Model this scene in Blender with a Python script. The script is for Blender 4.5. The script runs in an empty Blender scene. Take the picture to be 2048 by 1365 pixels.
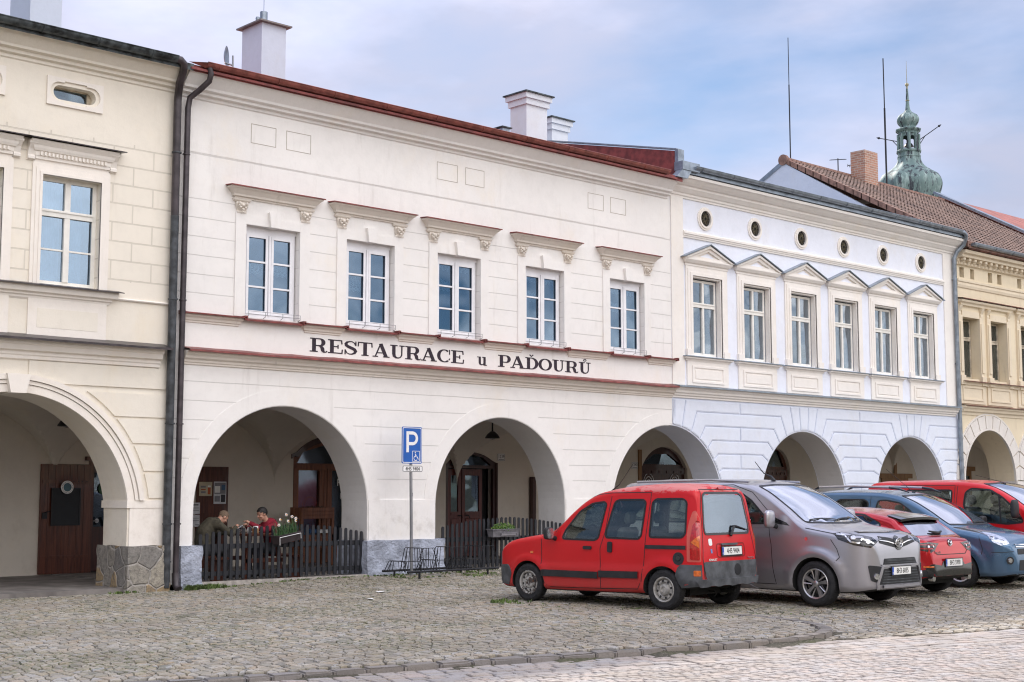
import bpy, bmesh, math, random
from mathutils import Vector, Matrix
from mathutils.geometry import tessellate_polygon, delaunay_2d_cdt
from mathutils.bvhtree import BVHTree
from math import sin, cos, pi, radians as R, sqrt, hypot, atan2
random.seed(7)
SC = bpy.context.scene
# ---------------------------------------------------------------- camera
cd = bpy.data.cameras.new('camera'); cam = bpy.data.objects.new('camera', cd); SC.collection.objects.link(cam)
cd.sensor_width = 36.0; cd.lens = 36.0 * 2844 / 2048; cd.clip_start = .1; cd.clip_end = 2000
cam.location = (0, 0, 1.7)
HEAD = R(47.087); PITCH = R(6.072)
cam.rotation_euler = (R(90) + PITCH, 0, HEAD - R(90))
SC.camera = cam
# ---------------------------------------------------------------- world: hazy broken cloud over blue
SUN_EL, SUN_AZ = R(36.4), R(22)          # sun stands behind the row of houses, slightly to the right
world = bpy.data.worlds.new('World'); SC.world = world; world.use_nodes = True
wn = world.node_tree; wn.nodes.clear()
def N(t, typ, **kw):
    n = t.nodes.new(typ)
    for k, v in kw.items():
        if k.startswith('i_'): n.inputs[k[2:].replace('_', ' ')].default_value = v
        else: setattr(n, k, v)
    return n
L = lambda t, a, b: t.links.new(a, b)
sky = N(wn, 'ShaderNodeTexSky', sky_type='NISHITA', sun_disc=False, sun_elevation=SUN_EL, sun_rotation=SUN_AZ, altitude=300, air_density=1.0, dust_density=.5, ozone_density=4.0)
bgs = N(wn, 'ShaderNodeBackground'); bgs.inputs[1].default_value = .082
L(wn, sky.outputs[0], bgs.inputs[0])
tc = N(wn, 'ShaderNodeTexCoord')
mp = N(wn, 'ShaderNodeMapping'); mp.inputs['Scale'].default_value = (1.0, 1.0, 2.6); mp.inputs['Rotation'].default_value = (.1, .35, .5); mp.inputs['Location'].default_value = (1.3, .2, .45)
L(wn, tc.outputs['Generated'], mp.inputs[0])
n1 = N(wn, 'ShaderNodeTexNoise', i_Scale=2.2, i_Detail=7.0, i_Roughness=.5, i_Distortion=.25); L(wn, mp.outputs[0], n1.inputs['Vector'])
cr = N(wn, 'ShaderNodeValToRGB'); cr.color_ramp.elements[0].position = .36; cr.color_ramp.elements[0].color = (.0, .0, .0, 1); cr.color_ramp.elements[1].position = .55; cr.color_ramp.elements[1].color = (1, 1, 1, 1)
L(wn, n1.outputs['Fac'], cr.inputs[0])
bgc = N(wn, 'ShaderNodeBackground'); bgc.inputs[0].default_value = (.70, .71, .86, 1)
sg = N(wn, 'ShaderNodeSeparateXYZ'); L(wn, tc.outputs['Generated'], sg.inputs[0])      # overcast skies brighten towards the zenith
def wm(op, a, b):
    n = wn.nodes.new('ShaderNodeMath'); n.operation = op
    for i, v in enumerate((a, b)):
        if isinstance(v, (int, float)): n.inputs[i].default_value = v
        else: wn.links.new(v, n.inputs[i])
    return n.outputs[0]
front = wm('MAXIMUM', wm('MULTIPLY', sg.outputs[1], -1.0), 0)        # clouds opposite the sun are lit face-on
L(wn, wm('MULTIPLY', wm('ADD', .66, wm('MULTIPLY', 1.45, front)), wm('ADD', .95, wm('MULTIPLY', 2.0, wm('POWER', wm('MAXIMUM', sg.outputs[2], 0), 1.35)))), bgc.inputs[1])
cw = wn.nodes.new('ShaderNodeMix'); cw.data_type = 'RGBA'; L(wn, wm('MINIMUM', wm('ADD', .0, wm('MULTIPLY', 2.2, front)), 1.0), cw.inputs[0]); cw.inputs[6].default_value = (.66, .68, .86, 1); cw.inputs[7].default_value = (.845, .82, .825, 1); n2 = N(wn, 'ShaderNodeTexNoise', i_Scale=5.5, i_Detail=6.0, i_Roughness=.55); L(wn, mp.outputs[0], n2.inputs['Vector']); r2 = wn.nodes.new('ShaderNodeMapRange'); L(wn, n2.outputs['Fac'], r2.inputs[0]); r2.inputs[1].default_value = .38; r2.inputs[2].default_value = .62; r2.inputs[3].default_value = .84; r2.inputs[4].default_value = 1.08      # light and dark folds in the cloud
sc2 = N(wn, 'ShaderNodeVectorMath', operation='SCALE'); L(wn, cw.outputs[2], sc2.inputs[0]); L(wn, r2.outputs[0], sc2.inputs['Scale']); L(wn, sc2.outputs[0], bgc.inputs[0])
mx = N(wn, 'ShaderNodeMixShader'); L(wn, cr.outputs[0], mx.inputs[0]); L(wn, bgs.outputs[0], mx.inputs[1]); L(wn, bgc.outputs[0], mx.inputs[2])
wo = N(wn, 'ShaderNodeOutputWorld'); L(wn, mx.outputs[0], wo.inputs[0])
# ---------------------------------------------------------------- sun
sd = bpy.data.lights.new('sun', 'SUN'); sun = bpy.data.objects.new('sun', sd); SC.collection.objects.link(sun)
sd.energy = 3.6; sd.angle = R(1.6); sd.color = (1, .93, .84)
sdir = Vector((sin(SUN_AZ) * cos(SUN_EL), cos(SUN_AZ) * cos(SUN_EL), sin(SUN_EL)))   # towards the sun
sun.rotation_euler = (-sdir).to_track_quat('-Z', 'Y').to_euler(); sun.location = (0, 0, 40)
SC.view_settings.view_transform = 'Standard'; SC.view_settings.look = 'None'; SC.view_settings.exposure = .46; SC.view_settings.gamma = 1
SC.cycles.max_bounces = 8; SC.cycles.diffuse_bounces = 4; SC.cycles.glossy_bounces = 4; SC.cycles.transparent_max_bounces = 12; SC.cycles.transmission_bounces = 6
SC.cycles.use_denoising = True; SC.cycles.pixel_filter_type = 'BLACKMAN_HARRIS'; SC.cycles.filter_width = 1.15
# ---------------------------------------------------------------- materials
def newmat(name):
    m = bpy.data.materials.new(name); m.use_nodes = True; t = m.node_tree; t.nodes.clear()
    p = N(t, 'ShaderNodeBsdfPrincipled'); o = N(t, 'ShaderNodeOutputMaterial'); L(t, p.outputs[0], o.inputs[0])
    return m, t, p, o
def math_(t, op, a, b=None, c=None, clamp=False):
    n = t.nodes.new('ShaderNodeMath'); n.operation = op; n.use_clamp = clamp
    for i, v in enumerate((a, b, c)):
        if v is None: continue
        if isinstance(v, (int, float)): n.inputs[i].default_value = v
        else: L(t, v, n.inputs[i])
    return n.outputs[0]
def mixc(t, f, a, b, typ='MIX'):
    n = t.nodes.new('ShaderNodeMix'); n.data_type = 'RGBA'; n.blend_type = typ
    for s, v in ((n.inputs[0], f), (n.inputs[6], a), (n.inputs[7], b)):
        if isinstance(v, (int, float)): s.default_value = v
        elif isinstance(v, (tuple, list)): s.default_value = (*v[:3], 1)
        else: L(t, v, s)
    return n.outputs[2]
def pos(t): return t.nodes.new('ShaderNodeNewGeometry').outputs['Position']
def noise(t, v, scale, detail=4, rough=.55, stretch=None):
    if stretch:
        m = t.nodes.new('ShaderNodeMapping'); m.inputs['Scale'].default_value = stretch; L(t, v, m.inputs[0]); v = m.outputs[0]
    n = N(t, 'ShaderNodeTexNoise', i_Scale=scale, i_Detail=float(detail), i_Roughness=rough); L(t, v, n.inputs['Vector']); return n.outputs['Fac']
def ramp(t, f, p0, p1):
    n = t.nodes.new('ShaderNodeMapRange'); n.interpolation_type = 'SMOOTHSTEP'
    L(t, f, n.inputs[0]); n.inputs[1].default_value = p0; n.inputs[2].default_value = p1; return n.outputs[0]
def bump(t, p, h, dist, strength=1):
    b = N(t, 'ShaderNodeBump'); b.inputs['Strength'].default_value = strength; b.inputs['Distance'].default_value = dist
    L(t, h, b.inputs['Height']); L(t, b.outputs[0], p.inputs['Normal'])
def simple(name, col, rough=.6, metal=0, var=.12, scale=6, bmp=0, coat=0, spec=.5, obj=False):
    m, t, p, o = newmat(name)
    v = t.nodes.new('ShaderNodeTexCoord').outputs['Object'] if obj else pos(t)
    f = ramp(t, noise(t, v, scale, 5), .3, .7)
    a = tuple(c * (1 - var) for c in col); b = tuple(min(1, c * (1 + var)) for c in col)
    L(t, mixc(t, f, a, b), p.inputs['Base Color'])
    p.inputs['Roughness'].default_value = rough; p.inputs['Metallic'].default_value = metal
    p.inputs['Coat Weight'].default_value = coat; p.inputs['Specular IOR Level'].default_value = spec
    if bmp: bump(t, p, noise(t, v, scale * 5, 4), bmp)
    return m
def plaster(name, col, dirt=(.36, .31, .25), grooves=None, brick=None, dirtamt=.5, base_stain=True):
    m, t, p, o = newmat(name); P = pos(t)
    big = ramp(t, noise(t, P, .55, 5, .6), .35, .7)
    c = mixc(t, math_(t, 'MULTIPLY', big, .35), col, tuple(x * .84 for x in col))
    wm_ = ramp(t, noise(t, P, .9, 6, .7, (1, 1, .6)), .50, .74); c = mixc(t, math_(t, 'MULTIPLY', wm_, .30), c, (col[0] * .93, col[1] * .85, col[2] * .70))
    mot = ramp(t, noise(t, P, 5, 6, .65), .42, .72)
    c = mixc(t, math_(t, 'MULTIPLY', mot, .16), c, tuple(x * .72 for x in col))
    st = ramp(t, noise(t, P, 1.6, 6, .7, (2.6, 2.6, .32)), .56, .8)      # run-off streaks
    c = mixc(t, math_(t, 'MULTIPLY', st, .45 * dirtamt), c, dirt)
    sz = N(t, 'ShaderNodeSeparateXYZ'); L(t, P, sz.inputs[0]); lo = math_(t, 'SUBTRACT', 1, ramp(t, sz.outputs[2], .8, 2.3)); c = mixc(t, math_(t, 'MULTIPLY', math_(t, 'MULTIPLY', lo, ramp(t, noise(t, P, 2.4, 6, .7), .48, .7)), .42 * min(1, dirtamt * 1.6)), c, dirt)      # splash zone
    sp = ramp(t, noise(t, P, 26, 3, .6), .70, .78)                         # small nicks
    c = mixc(t, math_(t, 'MULTIPLY', sp, .35 * dirtamt), c, dirt)
    h = math_(t, 'ADD', math_(t, 'MULTIPLY', noise(t, P, 9, 5), .5), math_(t, 'MULTIPLY', noise(t, P, 60, 3), .16))
    sep = N(t, 'ShaderNodeSeparateXYZ'); L(t, P, sep.inputs[0]); X, Z = sep.outputs[0], sep.outputs[2]
    g = None
    if grooves:
        for (z0, sp_, wd, za, zb) in grooves:
            wob = math_(t, 'MULTIPLY', math_(t, 'SUBTRACT', noise(t, P, 1.3, 3), .5), .018)
            q = math_(t, 'DIVIDE', math_(t, 'ADD', math_(t, 'SUBTRACT', Z, z0), wob), sp_)
            f = math_(t, 'ABSOLUTE', math_(t, 'SUBTRACT', math_(t, 'FRACT', math_(t, 'ADD', q, .5)), .5))
            k = math_(t, 'LESS_THAN', f, wd / sp_ / 2)
            k = math_(t, 'MULTIPLY', k, math_(t, 'MULTIPLY', math_(t, 'GREATER_THAN', Z, za), math_(t, 'LESS_THAN', Z, zb)))
            g = k if g is None else math_(t, 'MAXIMUM', g, k)
    if brick:
        x0, z0, bw, bh, wd, za, zb = brick
        co = N(t, 'ShaderNodeCombineXYZ'); L(t, math_(t, 'SUBTRACT', X, x0), co.inputs[0]); L(t, math_(t, 'SUBTRACT', Z, z0), co.inputs[1])
        b = N(t, 'ShaderNodeTexBrick'); L(t, co.outputs[0], b.inputs['Vector']); b.inputs['Scale'].default_value = 1; b.inputs['Brick Width'].default_value = bw; b.inputs['Row Height'].default_value = bh
        b.inputs['Mortar Size'].default_value = wd; b.inputs['Mortar Smooth'].default_value = 0
        k = math_(t, 'MULTIPLY', b.outputs['Fac'], math_(t, 'MULTIPLY', math_(t, 'GREATER_THAN', Z, za), math_(t, 'LESS_THAN', Z, zb)))
        g = k if g is None else math_(t, 'MAXIMUM', g, k)
    if g is not None:
        gv = math_(t, 'MULTIPLY', g, math_(t, 'ADD', .35, math_(t, 'MULTIPLY', noise(t, P, 2.0, 4), .6)))
        c = mixc(t, gv, c, tuple(x * .62 + y * .18 for x, y in zip(col, dirt)))
        h = math_(t, 'SUBTRACT', h, math_(t, 'MULTIPLY', g, 1.6))
    L(t, c, p.inputs['Base Color']); p.inputs['Roughness'].default_value = .9; p.inputs['Specular IOR Level'].default_value = .2
    bump(t, p, h, .008)
    return m
def glass(name, tint=(.62, .8, .95), refl=.34, rough=.02, trans=(.75, .82, .85), wav=.02):
    m = bpy.data.materials.new(name); m.use_nodes = True; t = m.node_tree; t.nodes.clear(); P = pos(t)
    g = N(t, 'ShaderNodeBsdfGlossy'); g.inputs['Color'].default_value = (*tint, 1); g.inputs['Roughness'].default_value = rough
    tr = N(t, 'ShaderNodeBsdfTransparent'); tr.inputs['Color'].default_value = (*trans, 1)
    fr = N(t, 'ShaderNodeLayerWeight'); fr.inputs['Blend'].default_value = .5
    f = math_(t, 'ADD', refl, math_(t, 'MULTIPLY', math_(t, 'POWER', fr.outputs['Facing'], 3), .9 * (1 - refl)), clamp=True)
    if wav:
        b = N(t, 'ShaderNodeBump'); b.inputs['Strength'].default_value = 1; b.inputs['Distance'].default_value = wav; L(t, noise(t, P, 1.1, 1), b.inputs['Height']); L(t, b.outputs[0], g.inputs['Normal'])
    mxs = N(t, 'ShaderNodeMixShader'); L(t, f, mxs.inputs[0]); L(t, tr.outputs[0], mxs.inputs[1]); L(t, g.outputs[0], mxs.inputs[2])
    o = N(t, 'ShaderNodeOutputMaterial'); L(t, mxs.outputs[0], o.inputs[0]); return m
def wood(name, a, b, rough=.5, axis=2, scale=7, coat=0):
    m, t, p, o = newmat(name); v = t.nodes.new('ShaderNodeTexCoord').outputs['Object']
    s = [scale * 3] * 3; s[axis] = scale * .18
    f = noise(t, v, 1, 6, .65, tuple(s)); f = ramp(t, f, .35, .68)
    L(t, mixc(t, f, a, b), p.inputs['Base Color']); p.inputs['Roughness'].default_value = rough; p.inputs['Coat Weight'].default_value = coat
    bump(t, p, f, .002); return m
M = {}
def paint(name, col, rough=.32, coat=.7, metal=0, dirt=.25, flake=0, faded=None):
    m, t, p, o = newmat(name); v = t.nodes.new('ShaderNodeTexCoord').outputs['Object']
    f = ramp(t, noise(t, v, 2.2, 5), .35, .7)
    c = mixc(t, math_(t, 'MULTIPLY', f, .22), col, tuple(x * .75 for x in col))
    if flake: c = mixc(t, math_(t, 'MULTIPLY', noise(t, v, 420, 1), flake), c, tuple(min(1, x * 1.8) for x in col))
    sep = N(t, 'ShaderNodeSeparateXYZ'); L(t, v, sep.inputs[0])
    low = math_(t, 'SUBTRACT', 1, ramp(t, sep.outputs[2], .15, .75))
    dn = math_(t, 'MULTIPLY', low, math_(t, 'ADD', .4, noise(t, v, 9, 6, .7)))
    c = mixc(t, math_(t, 'MULTIPLY', dn, dirt), c, (.16, .13, .11))
    r = math_(t, 'ADD', rough, math_(t, 'MULTIPLY', math_(t, 'ADD', dn, math_(t, 'MULTIPLY', noise(t, v, 14, 5), .4)), dirt * .8), clamp=True)
    if faded:      # peeling lacquer along the roof edge
        zf = ramp(t, sep.outputs[2], *faded)
        pl = ramp(t, math_(t, 'ADD', noise(t, v, 5, 8, .75, (1, 1, 2.2)), math_(t, 'MULTIPLY', zf, .16)), .60, .64)
        c = mixc(t, math_(t, 'MULTIPLY', math_(t, 'MULTIPLY', pl, zf), .55), c, (.62, .33, .31))
        r = math_(t, 'ADD', r, math_(t, 'MULTIPLY', math_(t, 'MULTIPLY', pl, zf), .4), clamp=True)
    L(t, c, p.inputs['Base Color']); L(t, r, p.inputs['Roughness']); p.inputs['Metallic'].default_value = metal; p.inputs['Specular IOR Level'].default_value = .3
    p.inputs['Coat Weight'].default_value = coat; p.inputs['Coat Roughness'].default_value = .06 if not faded else .16
    return m
# ---------------------------------------------------------------- mesh helpers
class MB:
    def __init__(s): s.v = []; s.f = []
    def add(s, vs, fs):
        k = len(s.v); s.v += [tuple(p) for p in vs]; s.f += [tuple(i + k for i in f) for f in fs]; return s
    def box(s, x0, x1, y0, y1, z0, z1):
        return s.add([(x0, y0, z0), (x1, y0, z0), (x1, y1, z0), (x0, y1, z0), (x0, y0, z1), (x1, y0, z1), (x1, y1, z1), (x0, y1, z1)],
                     [(0, 3, 2, 1), (4, 5, 6, 7), (0, 1, 5, 4), (1, 2, 6, 5), (2, 3, 7, 6), (3, 0, 4, 7)])
    def bbox(s, x0, x1, y0, y1, z0, z1, b=.006):      # box with chamfered edges
        bm = bmesh.new(); bmesh.ops.create_cube(bm, size=1)
        for v in bm.verts: v.co = Vector(((x0 + x1) / 2 + v.co.x * (x1 - x0), (y0 + y1) / 2 + v.co.y * (y1 - y0), (z0 + z1) / 2 + v.co.z * (z1 - z0)))
        bmesh.ops.bevel(bm, geom=bm.edges[:], offset=b, segments=1, affect='EDGES')
        s.addbm(bm); bm.free(); return s
    def addbm(s, bm, mt=None):
        bm.verts.index_update()
        return s.add([(mt @ v.co if mt else v.co) for v in bm.verts], [[v.index for v in f.verts] for f in bm.faces])
    def mb(s, o, mt): return s.add([mt @ Vector(p) for p in o.v], o.f)
    def tri(s, mt): s.v = [tuple(mt @ Vector(p)) for p in s.v]; return s
    def tube(s, pts, r, n=8, cap=True, closed=False):
        pts = [Vector(p) for p in pts]; m = len(pts); rs = r if isinstance(r, (list, tuple)) else [r] * m
        up = None; rings = []
        for i, p in enumerate(pts):
            a = pts[i - 1] if (i > 0 or closed) else p; b = pts[(i + 1) % m] if (i < m - 1 or closed) else p
            d = (b - a).normalized()
            if up is None: up = Vector((0, 0, 1)) if abs(d.z) < .9 else Vector((1, 0, 0))
            x = d.cross(up)
            if x.length < 1e-6: x = d.cross(Vector((0, 1, 0)))
            x.normalize(); y = x.cross(d).normalized(); up = y
            rings.append([p + (x * cos(2 * pi * k / n) + y * sin(2 * pi * k / n)) * rs[i] for k in range(n)])
        vs = [q for rg in rings for q in rg]; fs = []
        for i in range(m if closed else m - 1):
            j = (i + 1) % m
            for k in range(n): fs.append((i * n + k, i * n + (k + 1) % n, j * n + (k + 1) % n, j * n + k))
        if cap and not closed: fs.append(tuple(range(n))[::-1]); fs.append(tuple((m - 1) * n + k for k in range(n)))
        return s.add(vs, fs)
    def lathe(s, prof, n=24, c=(0, 0, 0), axis='z', cap=True):
        vs = []; fs = []; m = len(prof)
        for (r, h) in prof:
            for k in range(n):
                a = 2 * pi * k / n; p = (r * cos(a), r * sin(a), h)
                if axis == 'y': p = (p[0], p[2], p[1])
                if axis == 'x': p = (p[2], p[0], p[1])
                vs.append((p[0] + c[0], p[1] + c[1], p[2] + c[2]))
        for i in range(m - 1):
            for k in range(n): fs.append((i * n + k, i * n + (k + 1) % n, (i + 1) * n + (k + 1) % n, (i + 1) * n + k))
        if cap:
            if prof[0][0] > 1e-6: fs.append(tuple(range(n)))
            if prof[-1][0] > 1e-6: fs.append(tuple((m - 1) * n + k for k in range(n)))
        return s.add(vs, fs)
    def plate(s, outer, holes, y0, y1, fm=None):       # polygon in (a,b) with holes, extruded from y0 (outside) to y1
        fm = fm or (lambda a, b, y: (a, y, b))
        loops = [outer] + list(holes or []); flat = [p for l in loops for p in l]
        tr = tessellate_polygon([[Vector((p[0], p[1], 0)) for p in l] for l in loops]); n = len(flat)
        vs = [fm(p[0], p[1], y0) for p in flat] + [fm(p[0], p[1], y1) for p in flat]
        fs = [tuple(t) for t in tr] + [(t[0] + n, t[2] + n, t[1] + n) for t in tr]
        k = 0
        for l in loops:
            for i in range(len(l)):
                a, b = k + i, k + (i + 1) % len(l); fs.append((a, b, b + n, a + n))
            k += len(l)
        return s.add(vs, fs)
    def sweep(s, prof, x0, x1, base=22.5, axis='x', cap=True):  # moulding profile [(out, z)...] swept along x, closed against the wall
        pr = list(prof); n = len(pr)
        vs = [(x0, base - p[0], p[1]) for p in pr] + [(x1, base - p[0], p[1]) for p in pr]
        fs = [(i, i + 1, n + i + 1, n + i) for i in range(n - 1)]
        if cap:
            vs += [(x0, base + .02, pr[0][1]), (x0, base + .02, pr[-1][1]), (x1, base + .02, pr[0][1]), (x1, base + .02, pr[-1][1])]
            fs += [tuple(range(n)) + (2 * n + 1, 2 * n), tuple(range(n, 2 * n))[::-1] + (2 * n + 2, 2 * n + 3), (0, 2 * n, 2 * n + 2, n), (n - 1, 2 * n - 1, 2 * n + 3, 2 * n + 1)]
        return s.add(vs, fs)
def arc(cx, cz, r, a0, a1, n=24):
    return [(cx + r * cos(a0 + (a1 - a0) * i / n), cz + r * sin(a0 + (a1 - a0) * i / n)) for i in range(n + 1)]
def rect(x0, x1, z0, z1): return [(x0, z0), (x1, z0), (x1, z1), (x0, z1)]
def area(p): return sum(p[i][0] * p[(i + 1) % len(p)][1] - p[(i + 1) % len(p)][0] * p[i][1] for i in range(len(p))) / 2
def inset(poly, d):
    s = 1 if area(poly) > 0 else -1; n = len(poly); out = []
    for i in range(n):
        a, b, c = Vector(poly[i - 1]), Vector(poly[i]), Vector(poly[(i + 1) % n])
        e1 = (b - a).normalized(); e2 = (c - b).normalized(); n1 = Vector((-e1.y, e1.x)) * s; n2 = Vector((-e2.y, e2.x)) * s
        m = n1 + n2; k = m.dot(n1)
        out.append(tuple(b + m * (d / max(k, .4))))
    return out
def off(a, z, p, base=22.5):      # a point measured on the wall plane moved out by p along its sight line from the square
    k = (base - p) / base; return a * k, 1.7 + (z - 1.7) * k
ORG = {}
def empty(name, loc=(0, 0, 0), rz=0, label=None, cat=None, group=None, parent=None, kind=None):
    o = bpy.data.objects.new(name, None); SC.collection.objects.link(o); o.location = loc; o.rotation_euler = (0, 0, rz); o.empty_display_size = .3
    if parent: o.parent = parent
    tag(o, label, cat, group, kind); return o
def tag(o, label=None, cat=None, group=None, kind=None):
    if label: o['label'] = label
    if cat: o['category'] = cat
    if group: o['group'] = group
    if kind: o['kind'] = kind
    return o
def mk(name, mb, mat, parent=None, smooth=False, world_=False, org=None, label=None, cat=None, group=None, kind=None, angle=35, fix=True):
    """link MB (or Mesh) as one object. world_: vertices are in world space, re-expressed about the parent's (or org's) location"""
    if isinstance(mb, MB):
        me = bpy.data.meshes.new(name); me.from_pydata(mb.v, [], mb.f)
        if fix:
            bm = bmesh.new(); bm.from_mesh(me); bmesh.ops.recalc_face_normals(bm, faces=bm.faces); bm.to_mesh(me); bm.free()
    else: me = mb
    o = bpy.data.objects.new(name, me); SC.collection.objects.link(o)
    if world_:
        t = Vector((0, 0, 0)); q = parent
        while q is not None: t += Vector(q.location); q = q.parent
        if org is not None: o.location = Vector(org) - t; t = Vector(org)
        me.transform(Matrix.Translation(-t))
    if parent: o.parent = parent
    for mm in (mat if isinstance(mat, (list, tuple)) else [mat]): me.materials.append(mm)
    if smooth:
        me.polygons.foreach_set('use_smooth', [True] * len(me.polygons)); me.set_sharp_from_angle(angle=R(angle))
    me.update(); return tag(o, label, cat, group, kind)
def kids(o): return [c for c in SC.collection.objects if c.parent == o]
def dup(o, parent=None, loc=None, rz=None, label=None):
    c = o.copy(); SC.collection.objects.link(c); c.parent = parent
    if loc is not None: c.location = loc
    if rz is not None: c.rotation_euler = (0, 0, rz)
    if label: c['label'] = label
    for k in kids(o): dup(k, c)
    return c
def textmesh(s, size, ext=.001, sx=1, align='CENTER'):
    cu = bpy.data.curves.new('txt', 'FONT'); cu.body = s; cu.size = size; cu.extrude = ext; cu.align_x = align; cu.align_y = 'CENTER'; cu.resolution_u = 3
    o = bpy.data.objects.new('txt', cu); SC.collection.objects.link(o); bpy.context.view_layer.update()
    me = bpy.data.meshes.new_from_object(o.evaluated_get(bpy.context.evaluated_depsgraph_get()))
    vs = [(v.co.x * sx, v.co.y, v.co.z) for v in me.vertices]; fs = [tuple(p.vertices) for p in me.polygons]
    bpy.data.objects.remove(o); bpy.data.curves.remove(cu); bpy.data.meshes.remove(me)
    m = MB(); m.add(vs, fs); return m
# ---------------------------------------------------------------- shared materials
DB = (.34, .30, .25)
M['B'] = plaster('restaurant_plaster', (.86, .835, .81), DB, grooves=[(5.28, .345, .013, 5.1, 7.12), (7.835, 2, .02, 7.5, 8.1), (1.61, .345, .012, 1.7, 3.75)], dirtamt=.55)
M['Bt'] = plaster('restaurant_trim', (.76, .70, .63), DB, dirtamt=1.2)
M['A'] = plaster('cream_plaster', (.85, .79, .69), (.40, .33, .24), brick=(11.84, 5.36, .77, .335, .012, 5.33, 7.78), dirtamt=.35)
M['At'] = plaster('cream_trim', (.88, .825, .76), (.40, .33, .25), dirtamt=.4)
M['Ab'] = plaster('cream_block', (.85, .795, .70), (.40, .33, .25), dirtamt=.35)
M['C'] = plaster('pale_blue_plaster', (.82, .85, .945), (.5, .5, .52), dirtamt=.15)
M['Ct'] = plaster('ivory_trim', (.87, .83, .785), (.45, .4, .34), dirtamt=.2)
M['Cg'] = plaster('blue_grey_plaster', (.75, .795, .90), (.45, .48, .55), dirtamt=.12)
M['D'] = plaster('ochre_plaster', (.77, .67, .50), (.33, .24, .16), dirtamt=1.0)
M['Dt'] = plaster('ochre_trim', (.75, .65, .50), (.30, .23, .16), dirtamt=1.1)
M['Dw'] = plaster('grey_white_stone', (.74, .70, .66), (.33, .28, .24), dirtamt=1.0)
M['in'] = plaster('arcade_plaster', (.70, .645, .565), (.35, .3, .25), dirtamt=.3)
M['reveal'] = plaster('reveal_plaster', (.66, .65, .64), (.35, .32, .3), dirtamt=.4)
M['plinthB'] = simple('painted_plinth', (.36, .39, .47), .85, bmp=.05, scale=3.2, var=.3)
M['red'] = simple('red_sheet_metal', (.20, .045, .04), .45, .2, var=.35, scale=5)
M['redg'] = simple('red_gutter', (.26, .085, .07), .32, .3, var=.3, scale=7)
M['zinc'] = simple('zinc', (.27, .31, .36), .38, .7, var=.22, scale=5)
M['dkz'] = simple('dark_zinc', (.055, .065, .07), .5, .4, var=.8, scale=7)
M['dkpipe'] = simple('brown_downpipe', (.055, .045, .05), .38, .3, var=.35, scale=5)
M['dkpipe2'] = simple('grey_downpipe', (.05, .055, .062), .45, .3, var=.5, scale=7)
M['wfr'] = simple('white_window_frame', (.80, .80, .83), .4, var=.04)
M['cfr'] = simple('cream_window_frame', (.80, .78, .73), .5, var=.06)
M['dfr'] = simple('weathered_frame', (.46, .40, .31), .7, var=.3)
M['pane'] = glass('window_pane', (.46, .57, .69), .33, trans=(.6, .72, .8), wav=.012)
M['paneC'] = glass('old_window_pane', (.60, .68, .76), .28, wav=.05, trans=(.8, .83, .85))
M['pane_dark'] = glass('dark_pane', (.5, .6, .7), .12, wav=.03)
M['chimcap'] = simple('cap_sheet', (.20, .17, .16), .5, .3)
M['lace'] = simple('lace_curtain', (.85, .9, .95), .9, var=.25, scale=40)
M['curt'] = simple('grey_curtain', (.42, .47, .55), .9, var=.15, scale=12)
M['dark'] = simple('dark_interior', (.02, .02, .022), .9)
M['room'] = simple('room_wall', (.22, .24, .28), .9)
M['iron'] = simple('black_iron', (.015, .016, .02), .45, .4)
M['steel'] = simple('galvanised_steel', (.30, .31, .33), .4, .8)
M['sign_letter'] = simple('painted_letter', (.028, .018, .030), .8, var=.25, scale=14)
M['rw'] = wood('red_brown_wood', (.055, .012, .006), (.13, .035, .016), .42, coat=.2)
M['rwd'] = wood('dark_red_wood', (.030, .007, .006), (.065, .016, .012), .45, coat=.2)
M['rwm'] = wood('orange_brown_wood', (.12, .035, .014), (.22, .075, .03), .5)
M['ochw'] = wood('ochre_wood', (.20, .105, .045), (.32, .18, .08), .6)
M['fence'] = wood('dark_stained_wood', (.007, .008, .011), (.018, .020, .027), .55)
M['dirt_floor'] = simple('arcade_floor', (.17, .155, .145), .75, var=.35, scale=2.2, bmp=.01)
M['chim'] = plaster('chimney_render', (.57, .62, .73), (.4, .4, .42), dirtamt=.3)
M['chim2'] = plaster('chimney_render_pale', (.68, .71, .78), (.42, .42, .42), dirtamt=.4)
M['white'] = simple('white_paint', (.8, .8, .8), .5, var=.05)
M['black'] = simple('black_paint', (.012, .012, .014), .5)
M['blue'] = simple('sign_blue', (.008, .10, .42), .35, var=.06)
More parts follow.
